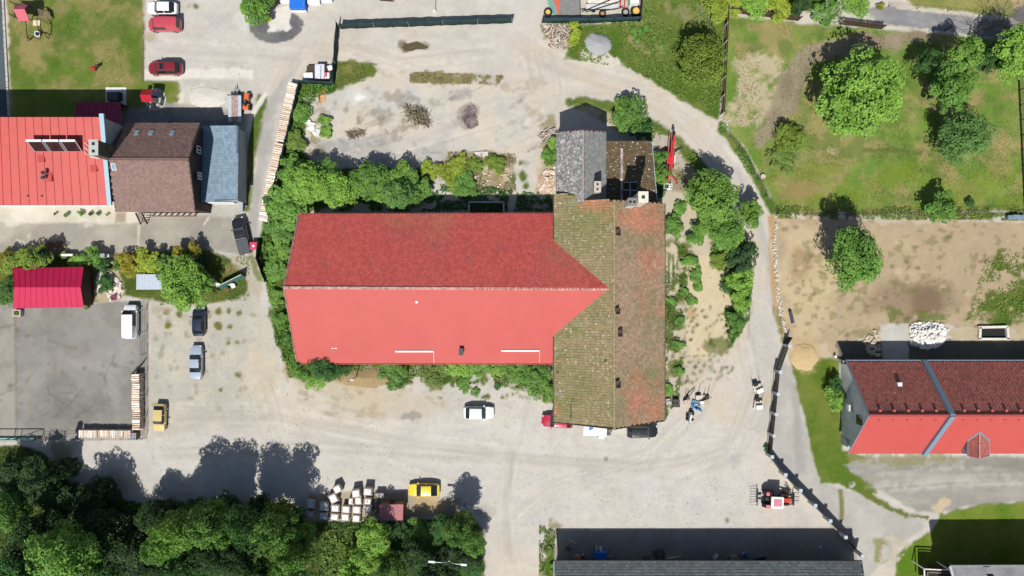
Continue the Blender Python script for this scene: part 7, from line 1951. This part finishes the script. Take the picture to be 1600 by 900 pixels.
# red bin, cart, gate bits, greenhouse, white sheet roof
rb = thing("red_bin", "square red bin with a white knob beside the black pickup", "bin", W(400.5, 385, 0))
MB().box((0, 0, .5), (.95, .95, 1.0), taper=1.05).build("bin", m_redtin, rb); MB().box((0, 0, 1.05), (1.1, 1.1, .1)).build("lid", paint("bin_red", (.55, .05, .09)), rb, bevel=.04); MB().cyl((0, 0, 1.1), (0, 0, 1.17), .17, n=12).build("knob", m_white, rb)
ct = thing("wooden_cart", "red-brown wooden hay cart planter standing on the street by the garden", "cart", W(87, 384, 0))
for i in range(4): MB().box((0, -.27 + i * .18, .75), (2.0, .14, .05)).build("plank", M("red_brown_wood", (.20, .07, .045), .8), ct)
for s in (-1, 1): MB().cyl((.75, s * .5, .42), (.75, s * .6, .42), .42, n=14).build("wheel", m_dwood, ct); MB().cyl((-.75, s * .5, .35), (-.75, s * .6, .35), .35, n=14).build("wheel", m_dwood, ct); MB().bar((1.0, s * .15, .6), (2.0, s * .12, .5), .07).build("shaft", m_dwood, ct); MB().bar((-1, s * .42, .9), (1, s * .42, .9), .06, .3).build("side_board", M("red_brown_wood", (.20, .07, .045), .8), ct)
gw_ = thing("garden_gate", "white-topped garden wall with a letter box beside the street", "wall", W(167, 400, 0))
MB().box((0, 0, .6), (1.9, .3, 1.2)).build("wall_body", m_render, gw_); MB().box((0, 0, 1.24), (2.0, .4, .08)).build("coping", m_white, gw_); MB().box((.5, 0, 1.0), (.6, .5, 2.0)).build("gate_pillar", m_grender, gw_); MB().box((-.55, 0, 1.5), (.3, .3, .5)).build("letter_box", m_steel, gw_)
gw2 = thing("garden_wall", "short white wall beside the tiny round shrub", "wall", W(112, 399, 0)); MB().box((0, 0, .5), (1.5, .25, 1.0)).build("wall_body", m_render, gw2); MB().box((0, 0, 1.03), (1.6, .32, .08)).build("coping", m_white, gw2)
gh = thing("greenhouse", "small greenhouse with a five-paned grey roof under the garden trees", "greenhouse", W(296, 409, 0))
g0, g1, g2, g3 = W(270, 408.5, 2.0), W(302, 408.5, 2.0), W(304, 399.5, 2.4), W(274, 399.5, 2.4)
m_ghg = M("grey_greenhouse_pane", (.13, .12, .12), .3, var=.2)
for i in range(5):
    a, b = i / 5 + .01, (i + 1) / 5 - .01
    MB().slab([lerp(g0, g1, a), lerp(g0, g1, b), lerp(g3, g2, b), lerp(g3, g2, a)], .03).build("roof_pane", m_ghg, gh, True)
fr_m = MB().bar(g0, g1, .08).bar(g3, g2, .08)
for i in range(6): fr_m.bar(lerp(g0, g1, i / 5), lerp(g3, g2, i / 5), .05)
fr_m.build("roof_frame", m_steel, gh, True)
g4, g5 = Vector((g0.x, g0.y - 1.3, 1.7)), Vector((g1.x + .9, g1.y - 1.3, 1.7))
MB().slab([g4, g5, g1 + Vector((.9, 0, -.05)), g0 + Vector((0, 0, -.05))], .04).build("lower_roof", M("dark_pane", (.03, .06, .06), .2), gh, True)
MB().prism([(g4.x + .1, g4.y + .1), (g5.x - .1, g5.y + .1), (g5.x - .1, g2.y - .1), (g4.x + .1, g2.y - .1)], 0, 1.65).build("glass_wall", M("dark_green_glass", (.03, .055, .045), .25), gh, True)
ws = thing("white_sheet_shed", "low shed with a white corrugated sheet roof beside the big garden tree", "shed", W(236, 441, 0))
a, b, c, d = W(213.5, 452.5, 1.7), W(258, 452.5, 1.7), W(258, 428.5, 2.1), W(214, 428.5, 2.1)
for i in range(20):
    q = [lerp(a, b, i / 20), lerp(a, b, (i + 1) / 20), lerp(d, c, (i + 1) / 20), lerp(d, c, i / 20)]
    MB().slab(q, .03).bar(q[0] + Vector((0, 0, .02)), q[3] + Vector((0, 0, .02)), .08, .06).build("roof_sheet", M("pale_corrugated", D(206, 218, 230), .5, var=.05), ws, True)
MB().prism([(a.x + .15, a.y + .15), (b.x - .15, b.y + .15), (c.x - .15, c.y - .15), (d.x + .15, d.y - .15)], 0, 1.6).build("wall", m_wood, ws, True)
tb = thing("flower_tub", "white square flower tub in front of the magenta shed", "planter", W(31, 489, 0)); MB().box((0, 0, .35), (1.1, .95, .7)).build("tub", m_render, tb); MB().box((0, 0, .71), (.8, .65, .03)).build("soil", m_bark, tb); o = link("plant", CM["tuft"][0], tb, (0, 0, .75), None, (.3, .3, .3)); o.material_slots[0].link = 'OBJECT'; o.material_slots[0].material = LM["yellow"]
# the northern edge: blue bin, white stacks, fallen pole, compound junk
bb = thing("blue_container", "bright blue flat-lidded container at the northern edge", "container", W(468.5, 11, 0))
MB().box((0, 0, .6), (2.1, 1.35, 1.2)).build("body", M("blue_sheet", (.02, .12, .50), .5), bb); MB().box((0, 0, 1.24), (2.2, 1.45, .08)).build("lid", M("blue_lid", (.022, .15, .56), .45, var=.08), bb, bevel=.03); MB().box((0, -.78, .3), (2.1, .2, .4)).build("skirt", m_white, bb)
MB().bar((.95, .3, 1.3), (.9, -.5, 1.3), .04).build("handle", m_steel, bb)
for (x, y, w, d, lb) in ((452, 1, 2.2, .8, "white slab stack left of the blue container"), (492, 3, 1.7, 1.0, "white slab stack right of the blue container"), (512, 1, 1.5, .8, "white slab stack at the frame's top edge, farther right")):
    s_ = thing("slab_stack", lb, "slabs", W(x, y, 0), 0, "white slab stacks")
    for i in range(4): MB().box((random.uniform(-.04, .04), random.uniform(-.04, .04), .1 + i * .18), (w, d, .15)).build("slab", m_wrap, s_)
ms_ = thing("maroon_hut", "maroon hut roof corner under the gravel-patch tree", "hut", W(428, -2, 0)); MB().box((0, 0, 1.0), (1.8, 1.6, 2.0)).build("wall", m_dwood, ms_); MB().slab([(-1, -1, 2), (1, -1, 2), (1, .9, 2.4), (-1, .9, 2.4)], .06).build("roof", M("maroon_sheet", (.26, .03, .075), .5), ms_)
po = thing("concrete_pole", "short white concrete pole lying beside the track's northern side", "pole", W(679, 8, 0)); MB().bar((0, .9, .2), (0, -.85, .2), .32, .34).build("shaft", m_conc, po); MB().box((0, -.93, .2), (.36, .16, .38)).build("collar", m_white, po)
pd = thing("plank", "dark plank at the frame's top edge north of the screen", "plank", W(605, 1, 0)); MB().bar((-1.0, .1, .1), (1.0, -.05, .1), .3, .1).build("board", m_dwood, pd); MB().box((.9, -.05, .18), (.2, .34, .06)).build("cleat", m_wood, pd)
for (x, y, r, yc, lb) in ((856, 20, .62, "yellow", "single tyre with a yellow rim west in the compound"), (941, 22, .52, "brown", "tyre with a brown rim in the middle of the compound"), (977, 20, .6, "grey", "tyre with a grey rim next to the largest tyre"), (993.5, 18, .85, "yellow", "largest tyre with a yellow rim at the compound's end")):
    ty = thing("tyre", lb, "tyre", W(x, y, 0), 0, "old tyres in the compound"); c = ty.location
    V = []; n1, n2 = 18, 8; 
    for i in range(n1):
        a = 6.283 * i / n1
        for j in range(n2):
            b = 6.283 * j / n2; rr = r * (.76 + .24 * math.cos(b)); V.append((rr * math.cos(a), rr * math.sin(a), .22 + .2 * math.sin(b)))
    MB().add(V, [(i * n2 + j, ((i + 1) % n1) * n2 + j, ((i + 1) % n1) * n2 + (j + 1) % n2, i * n2 + (j + 1) % n2) for i in range(n1) for j in range(n2)]).build("tyre_body", m_rubber, ty, smooth=60)
    MB().cyl((0, 0, .1), (0, 0, .3), r * .55, n=14).build("rim", {"yellow": M("yellow_rim", (.62, .40, .10), .6), "brown": M("brown_rim", (.35, .2, .1), .7), "grey": M("grey_rim", (.32, .30, .28), .7)}[yc], ty)
gtp = thing("ground_tarp", "green ground tarpaulin with a red strap at the compound's western side", "tarp", W(866, 10, 0))
MB().slab([W(858, -20, .06), W(872, 24, .06), W(874, 24, .06), W(876, -20, .06)], .04).build("strap", M("red_strap", (.5, .12, .08), .7), gtp, True); MB().slab([W(850, -20, .05), W(860, 20, .05), W(872, 26, .05), W(874, -20, .05)], .04).build("sheet", M("teal_tarp", (.14, .30, .25), .7, var=.3), gtp, True)
cd = thing("grey_ground_sheet", "grey gravelly ground sheet covering the compound", "sheet", W(890, 5, 0)); MB().slab([W(868, -30, .03), W(906, -30, .03), W(907, 26, .03), W(874, 26, .03)], .03).build("sheet", M("grey_sheet", (.19, .19, .18), .9, var=.2), cd, True); MB().bar(W(906, -20, .08), W(907, 26, .08), .1, .1).build("edge", m_dsteel, cd, True)
jt = thing("junk_trailer", "long pale trailer with dark poles lying on it in the compound", "trailer", W(940, 14, 0))
MB().box((0, .1, .55), (4.6, .7, .25)).build("bed", M("pale_bed", (.5, .5, .49), .7), jt); MB().box((.2, 1.2, .4), (4.4, 1.2, .3)).build("tank", M("cream_tank", (.62, .58, .5), .7, var=.3), jt)
for (a, b) in (((-2.9, -.75, .8), (1.8, 1.2, .9)), ((-2.4, -.8, .8), (2.6, .7, .9)), ((-3.0, -.4, .7), (1.8, -.35, .7)), ((-.2, -.6, .7), (3, -.1, .8))): MB().bar(a, b, .09).build("pole", m_black, jt)
for x_ in (-1.2, .2): MB().cyl((x_, -.3, .3), (x_, -.5, .3), .3, n=12).build("wheel", m_rubber, jt)
cb = thing("white_cabinet", "white metal cabinet beside the largest tyre", "cabinet", W(989, 4, 0)); MB().box((0, 0, .7), (1.2, 1.3, 1.4)).build("body", m_white, cb, bevel=.03); MB().box((0, 0, 1.42), (1.1, 1.2, .03)).build("top_panel", m_wrap, cb)
rk = thing("red_machine_frame", "red and green machine frame between trailer and white cabinet", "frame", W(974, 4, 0))
for x_ in (-.5, .1, .6): MB().bar((x_, -1.0, .5), (x_, 1.4, .6), .14).build("beam", m_redtin if x_ < .3 else M("green_beam", (.1, .25, .12), .7), rk)
MB().bar((-.7, .3, .4), (.8, .3, .4), .12).build("crossbar", m_dsteel, rk)
# junk corner at the screens
jk = thing("covered_junk", "white and grey covered stack of junk with a red crate in the screen corner", "junk", W(498, 113, 0))
MB().box(W(500, 112, .85) - jk.location, (1.35, 2.05, .5)).build("grey_cover", M("pale_grey_cover", (.55, .58, .62), .6, var=.08), jk, bevel=.08)
MB().box(W(482, 119, .7) - jk.location, (1.35, .95, .5), .05).build("white_bag", m_wrap, jk, bevel=.1)
MB().box(W(510, 119, .65) - jk.location, (.95, .95, .4)).build("white_box", m_wrap, jk, bevel=.05)
MB().box(W(508, 116.5, .95) - jk.location, (.45, .65, .2)).build("red_crate", M("red_crate", (.55, .09, .12), .6), jk, bevel=.04)
MB().box(W(516, 106, .6) - jk.location, (.7, .7, .4), .4).build("white_sack", m_wrap, jk, bevel=.1)
MB().box(W(484, 110.5, .5) - jk.location, (.7, .35, .4), .1).build("dark_box", m_dwood, jk); MB().bar(W(501.5, 102, 1.15) - jk.location, W(501, 123, 1.12) - jk.location, .06).build("strap", m_dsteel, jk)
MB().box(W(499, 112, .35) - jk.location, (3.4, 1.6, .55)).build("base", m_dwood, jk)
ob = thing("orange_sheet", "rusty orange sheet lying on the bank beside the slab", "sheet", W(504, 154, 0)); MB().slab([W(500, 149, .08), W(507.5, 148.5, .12), W(508, 159, .1), W(501, 161, .06)][::-1], .04).build("sheet", M("orange_rust", (.50, .27, .13), .8, var=.3), ob, True); MB().bar(W(499, 149, .1), W(499.5, 160, .1), .06).build("edge", m_dsteel, ob, True)
# basin and slab stone north of the hall, pit in the trench
bs_ = thing("concrete_basin", "old rectangular concrete basin in the hall's northern shadow", "basin", W(761, 326, 0))
for a, b in (((733, 316), (787, 316)), ((733, 336), (787, 336)), ((733, 316), (733, 336)), ((787, 316), (787, 336))): MB().bar(W(*a, .35), W(*b, .35), .22, .7).build("side_wall", m_conc, bs_, True)
MB().slab([W(733, 336, .1), W(787, 336, .1), W(787, 316, .1), W(733, 316, .1)], .08).build("floor", gritty("basin_dirt", D(110, 104, 92), D(70, 64, 56), 2), bs_, True)
wst = thing("slab_stone", "white flat slab stone in the scrub north of the hall", "stone", W(752, 241, 0)); MB().box((0, 0, .1), (1.9, .7, .2), .03).build("slab", M("white_slab", (.55, .5, .47), .85), wst, bevel=.04); MB().box((.7, -.45, .08), (.6, .3, .14), .3).build("fragment", m_conc, wst)
pit = thing("concrete_pit", "open rectangular pit with a white concrete rim north of the east house", "pit", W(1550, 520, 0))
for a, b, w_ in (((1528, 511.5), (1573, 510.5), .35), ((1529, 529.5), (1576, 529.5), .3), ((1530.5, 511), (1530, 530), .32), ((1573, 511), (1574, 530), .34)): MB().bar(W(*a, .22), W(*b, .22), w_, .46).build("rim_wall", M("white_rim", (.60, .57, .50), .85, var=.2), pit, True)
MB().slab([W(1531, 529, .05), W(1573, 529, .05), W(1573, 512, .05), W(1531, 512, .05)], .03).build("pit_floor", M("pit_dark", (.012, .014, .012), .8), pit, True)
# pool lounger-like blue sheet and jar at the east
bt = thing("blue_grey_bath", "pale blue-grey bathtub-like trough on the plot boundary", "trough", W(1583, 340, 0)); MB().box((0, 0, .45), (2.3, .6, .5)).build("trough", m_bluegrey, bt, bevel=.06); MB().box((-.1, .1, .75), (1.0, .5, .2)).build("lid", m_bluegrey, bt, bevel=.03)
wc = thing("well_cover", "round pale concrete cover in the meadow beside the track", "cover", W(1191, 276, 0)); MB().cyl((0, 0, 0), (0, 0, .4), .36, n=14).build("ring", m_conc, wc); MB().cyl((0, 0, .4), (0, 0, .46), .32, n=14).build("lid", M("pinkish_lid", (.5, .42, .36), .8), wc)
wr = thing("round_stone", "round pale stone in the grass north of the concrete lane", "stone", W(1331, 758, 0)); mb = MB(); mb.cyl((0, 0, 0), (0, 0, .18), .32, .26, 10).build("stone", m_conc, wr); MB().cyl((0, 0, .18), (0, 0, .2), .1, n=8).build("hole", m_dsteel, wr)
sp = thing("leaning_statue", "brown and white garden figure at the east house's corner", "ornament", W(1311, 563, 0)); MB().bar((-.8, .6, .2), (.5, -.2, .6), .18).build("log", m_bark, sp); mb = MB(); r9 = random.Random(2); mb.stone((-.75, .65, .5), .24, r9).build("white_stone", m_wrap, sp); MB().box((.3, -.1, .75), (.3, .3, .4)).build("pot", M("pink_pot", (.45, .3, .27), .8), sp)
# white trailer under the barn eave
wt = thing("white_trailer", "white box trailer with a logo ring, half under the barn's south eave", "trailer", W(928, 671, 0), R(-3))
MB().box((0, 0, .95), (3.3, 1.3, .9)).build("box", m_white, wt, bevel=.05); MB().box((1.95, -.1, .6), (.7, .95, .4)).build("tool_box", m_dsteel, wt); MB().box((-.6, .4, 1.43), (.6, .4, .06), .5).build("blue_tarp", M("blue_tarp", (.05, .2, .5), .6), wt)
V = []
for i in range(16):
    a = 6.283 * i / 16
    for rr in (.17, .21): V.append((1.0 + rr * math.cos(a), -.1 + rr * math.sin(a), 1.415))
MB().add(V, [(2 * i, 2 * ((i + 1) % 16), 2 * ((i + 1) % 16) + 1, 2 * i + 1) for i in range(16)]).build("logo_ring", M("pale_blue_ring", (.4, .5, .6), .5), wt)
MB().box((1.0, -.9, .55), (.8, .55, .08)).build("step_plate", m_white, wt); MB().cyl((.55, -.85, .5), (.55, -.85, .7), .1, n=10).build("jockey_wheel", m_rubber, wt); MB().bar((1.6, 0, .5), (2.9, 0, .45), .1).build("drawbar", m_steel, wt); MB().box((2.2, .1, .75), (.5, .3, .3)).build("wooden_block", m_wood, wt)
for s in (-1, 1): MB().cyl((-.1, s * .6, .3), (-.1, s * .75, .3), .3, n=12).build("wheel", m_rubber, wt)
ld = thing("aluminium_ladder", "short grey ladder lying on the gravel beside the crimson car", "ladder", W(890, 677, 0), R(-8))
for s in (-.12, .12): MB().bar((s, .8, .08), (s, -.8, .08), .05).build("stile", m_steel, ld)
for i in range(5): MB().bar((-.12, -.6 + i * .3, .08), (.12, -.6 + i * .3, .08), .03).build("rung", m_steel, ld)
# scrap row east of the barn
def crate(px, py, rz, w, d, h, label, mat, name="crate", cat="crate", grp=None):
    t_ = thing(name, label, cat, W(px, py, 0), R(rz), grp)
    MB().box((0, 0, h / 2), (w * .94, d * .94, h)).build("body", m_side, t_)
    k = 5
    for i in range(k): MB().box((-w / 2 + (i + .5) * w / k, 0, h + .02), (w / k * .88, d, .04)).build("slat", mat, t_)
    return t_
crate(1055, 625.5, -3, 1.0, .45, .7, "black lidded crate against the barn's east wall, upper half", M("black_slat", (.03, .03, .035), .6), grp="scrap beside the tiled barn"); crate(1055, 632, -3, 1.0, .55, .7, "black lidded crate against the barn's east wall, lower half", M("black_slat", (.03, .03, .035), .6), grp="scrap beside the tiled barn")
crate(1044, 629, 4, .75, .5, .4, "grey concrete block pile at the barn's east wall", m_conc, "block_pile", "blocks"); crate(1043, 624, 10, .6, .25, .3, "low grey block at the barn's east wall", m_conc, "block_pile", "blocks")
crate(1072, 627, 20, .9, .6, .5, "pinkish slatted pallet in the scrap row", M("pink_slat", (.5, .38, .34), .8), "pallet", "pallet"); crate(1090, 620, 3, .8, .55, .6, "pale pallet at the scrap row's northern edge", M("pale_slat", (.56, .50, .43), .8), "pallet", "pallet")
crate(1095.5, 628, 0, .6, .35, .5, "white box in the scrap row", m_wrap, "box", "box"); crate(1102, 627, 20, .6, .6, .6, "brown crate at the eastern end of the scrap row", M("tan_slat", (.45, .34, .24), .8)); crate(1104, 621, 45, .5, .4, .5, "small dark crate with a pole at the scrap row's end", m_dwood)
bf = thing("blue_rack", "bright blue steel frame in the scrap row", "frame", W(1086, 633, 0), R(-20)); m_bf = M("blue_steel", (.08, .26, .50), .5)
for a, b in (((-.6, .5, .3), (.6, .5, .3)), ((-.6, -.4, .5), (.5, -.5, .5)), ((-.6, .5, .3), (-.5, -.4, .5)), ((.6, .5, .3), (.4, -.5, .5)), ((-.5, -.2, .5), (.6, .2, .4)), ((-.3, .5, .3), (-.2, -.5, .5)), ((.3, -.4, .4), (1.2, -.55, .2))): MB().bar(a, b, .12).build("beam", m_bf, bf)
for i, (x, y, h_, lb) in enumerate(((1070, 621, 2.0, "thin upright bar west in the scrap row"), (1091, 614, 2.0, "thin upright bar behind the pale pallet"), (1105, 618, 2.2, "thin upright bar at the scrap row's end"), (1100, 616, 1.4, "short upright bar near the scrap row's end"), (1074, 618, 1.4, "short upright bar west in the scrap row"))):
    b_ = thing("scaffold_bar", lb, "bar", W(x, y, 0), 0, "upright bars in the scrap row"); MB().cyl((0, 0, 0), (0, 0, h_), .04, n=6).build("tube", m_dsteel, b_); MB().box((0, 0, .03), (.3, .3, .06)).build("foot", m_black, b_)
bm = thing("rusty_beam", "rusty beam leaning across the scrap row", "beam", W(1080, 614, 0)); MB().bar(W(1074, 622, .7), W(1086, 607, .3), .12).build("beam", M("rust", (.25, .13, .09), .8), bm, True); MB().box(W(1074, 622, .35), (.3, .3, .7)).build("trestle", m_dsteel, bm, True)
bm2 = thing("blue_black_beam", "dark blue beam lying aslant south of the scrap row", "beam", W(1089, 638, 0)); MB().bar(W(1081, 634, .3), W(1094.5, 641.5, .15), .16).build("beam", M("dark_blue_steel", (.04, .08, .13), .5), bm2, True); MB().bar(W(1092, 639.5, .2), W(1095, 641, .2), .22).build("flange", m_dsteel, bm2, True)
cm = thing("machine_cart", "small green-grey machine cart with a white bar on the gravel south of the scrap row", "machine", W(1077, 650, 0), R(-8))
MB().box((0, 0, .5), (.5, 1.3, .5)).build("engine", M("green_grey", (.10, .14, .13), .6), cm, bevel=.05); MB().bar((.02, .35, .85), (.0, -.75, .85), .16, .12).build("white_bar", m_wrap, cm)
for x_, y_ in ((-.4, .1), (-.35, -.4), (.4, .45), (.45, -.35), (.1, 1.0)): MB().cyl((x_ - .12, y_, .25), (x_ + .12, y_, .25), .25, n=12).build("wheel", m_rubber, cm)
MB().bar((0, -.7, .5), (0, -1.1, .45), .1).build("handle", m_wood, cm); MB().box((.3, .1, .8), (.35, .4, .12)).build("fuel_tank", M("tan_tank", (.4, .32, .24), .6), cm)
for (x, y, rz, lb) in ((1183, 607, 15, "pale slatted pallet stack with wires beside the pillar fence, north one"), (1183, 632, -8, "pale slatted pallet stack beside the pillar fence, south one")):
    t_ = thing("pallet_stack", lb, "pallet", W(x, y, 0), R(rz), "pallet stacks by the pillar fence")
    for l in range(3):
        for i in range(5): MB().box((-.5 + i * .25, .05 * l, .14 + l * .2), (.18, 1.2, .03)).build("slat", M("pale_slat", (.56, .50, .43), .8), t_)
        for y_ in (-.5, 0, .5): MB().box((0, y_ + .05 * l, .06 + l * .2), (1.2, .12, .1)).build("runner", m_wood, t_)
    MB().box((.1, -.25, .78), (.9, .6, .3), .2).build("goods", m_wrap, t_, bevel=.05); MB().box((-.25, .75, .5), (.6, .5, .5), .1).build("black_bin", m_black, t_); MB().bar((-.5, .9, .1), (-.6, 1.8, .9), .03).bar((.5, .9, .1), (.4, 2.0, 1.1), .03).build("wire", m_dsteel, t_)
# in the shade of the grey store
crate(893, 849, -30, 1.2, .9, .7, "brownish covered bale at the store's western corner", M("brown_cover", (.22, .18, .16), .8), "bale", "bale"); crate(886, 857, -30, .9, .5, .4, "low second bale behind the brownish bale", M("grey_brown", (.16, .14, .13), .8), "bale", "bale")
crate(901, 869, 0, 1.1, .6, .8, "orange-topped wooden workbench before the store", M("orange_wood", (.35, .18, .1), .8), "workbench", "bench"); crate(911, 869, 0, .35, .8, .8, "dark cupboard beside the orange-topped workbench", m_dwood, "cupboard", "cupboard")
b2 = thing("blue_bin", "blue container with two pale sacks before the grey store", "bin", W(937, 867, 0)); MB().box((0, 0, .6), (1.6, 1.5, 1.2)).build("body", M("blue_sheet", (.02, .12, .50), .5), b2); MB().box((0, 0, 1.22), (1.65, 1.55, .06)).build("lid", M("blue_lid", (.022, .15, .56), .45, var=.08), b2, bevel=.03); MB().box((.25, -.45, 1.3), (.7, .5, .1), .5).build("cardboard", M("cardboard", (.30, .2, .12), .9), b2)
for (x, y, lb) in ((932, 856, "grey sack leaning at the blue container"), (938.5, 857, "white sack leaning at the blue container")):
    s_ = thing("sack", lb, "sack", W(x, y, 0), 0, "sacks by the blue container"); MB().box((0, 0, .3), (.42, .75, .5), .1, .8).build("sack_body", m_wrap if x > 935 else m_conc, s_, bevel=.12); MB().box((0, .3, .56), (.3, .15, .06)).build("tied_end", m_conc, s_)
crate(954, 872, 5, .9, .7, .2, "flat cardboard sheets on the ground beside the blue container", M("cardboard_slat", (.3, .24, .18), .9), "cardboard", "cardboard")
crate(1009.5, 873, 0, .9, 1.0, .12, "brown wooden pallet lying before the grey store", M("brown_slat", (.20, .12, .07), .85), "pallet", "pallet")
sticks("scrap_heap", "dark tangled scrap heap before the grey store", [(1020, 860), (1036, 856), (1040, 872), (1022, 876)], 50, .3, .9, .04, [m_dsteel, m_wood], 8, .4)
crate(1052, 872, 8, 2.2, .5, .6, "long brown plank stack leaning before the grey store", M("grey_plank", (.26, .21, .16), .85), "plank_stack", "planks"); 
crate(1117, 868, -30, .5, .8, .4, "white folded sheet before the grey store", m_wrap, "folded_sheet", "sheet"); crate(1146, 870.5, 12, 1.0, .7, .5, "orange-brown cardboard box before the grey store", M("box_cardboard", (.42, .28, .18), .85), "cardboard_box", "box")
bl = thing("blue_barrel", "blue barrel with a tan lid lying before the grey store", "barrel", W(1164, 866, 0), R(-50)); MB().cyl((-.45, 0, .35), (.35, 0, .35), .34, n=16).build("barrel_body", M("blue_plastic", (.03, .15, .42), .45), bl, smooth=50); MB().cyl((-.45, 0, .35), (-.5, 0, .35), .3, n=14).build("lid", M("tan_lid", (.4, .34, .25), .7), bl)
for x_ in (-.25, .12): MB().cyl((x_, 0, .35), (x_ + .06, 0, .35), .36, n=16).build("hoop", m_dsteel, bl)
lg = thing("long_board", "long grey board leaning before the grey store", "board", W(1190, 872, 0)); MB().bar(W(1176, 871, .3), W(1200, 868, .5), .3, .08).build("board", m_bluegrey, lg, True); MB().box(W(1188, 872, .15), (1.5, .4, .3)).build("block", m_black, lg, True)
stn = thing("paint_splash", "small pale star-shaped leaf of plastic on the shaded forecourt", "litter", W(1282, 854, .03))
mb = MB(); vs = [(0, 0, .03)] + [((.28 if i % 2 else .1) * math.cos(i * .628), (.28 if i % 2 else .1) * math.sin(i * .628), .01) for i in range(10)]
mb.add(vs, [(0, 1 + i, 1 + (i + 1) % 10) for i in range(10)]).build("plastic", m_wrap, stn)
for (x, y, lb) in ((1482, 878, "steel aerial pole at the pale house's corner"), (1205, 760, None)):
    if lb: ae = thing("aerial_pole", lb, "pole", W(x, y, 0)); MB().cyl((0, 0, 0), (0, 0, 6.8), .05, n=6).build("pole", m_steel, ae); MB().bar((-.3, 0, 6.6), (.3, 0, 6.6), .03).build("aerial", m_steel, ae)

# grit lying on the yard: far too many to count
rng = np.random.RandomState(88); k = 6000
X = rng.uniform(232, 1210, k * 2); Y = rng.uniform(20, 830, k * 2)
ji = np.clip(((X - gx[0]) / STEP).astype(int), 0, NX - 1); ii_ = np.clip(((Y - gy[0]) / STEP).astype(int), 0, NY - 1)
ok = (VEG[ii_, ji] < .3) & (fbm(X, Y, 30, 71) > .42); X, Y = X[ok][:k], Y[ok][:k]; k = len(X)
r = rng.uniform(.03, .085, k)[:, None]; c0 = np.stack([(X - 800) / 11, (450 - Y) / 11, np.full(k, .03)], 1)
a = rng.uniform(0, 6.28, k)[:, None]
V = np.stack([c0 + r * np.concatenate([np.cos(a + j * 1.57) * q, np.sin(a + j * 1.57) * q, np.zeros((k, 1))], 1) for j, q in enumerate((1.2, .8, 1.1, .9))] + [c0 + r * np.array([.1, .1, .9])], 1)
bI = np.arange(k)[:, None] * 5
me = np_mesh("loose_stones", V.reshape(-1, 3), np.concatenate([bI + np.array(q) for q in ((0, 1, 4), (1, 2, 4), (2, 3, 4), (3, 0, 4))]), M("yard_stone", (.42, .40, .365), .9, var=.5, scale=1.5))
tag(link("loose_stones", me), kind="stuff")
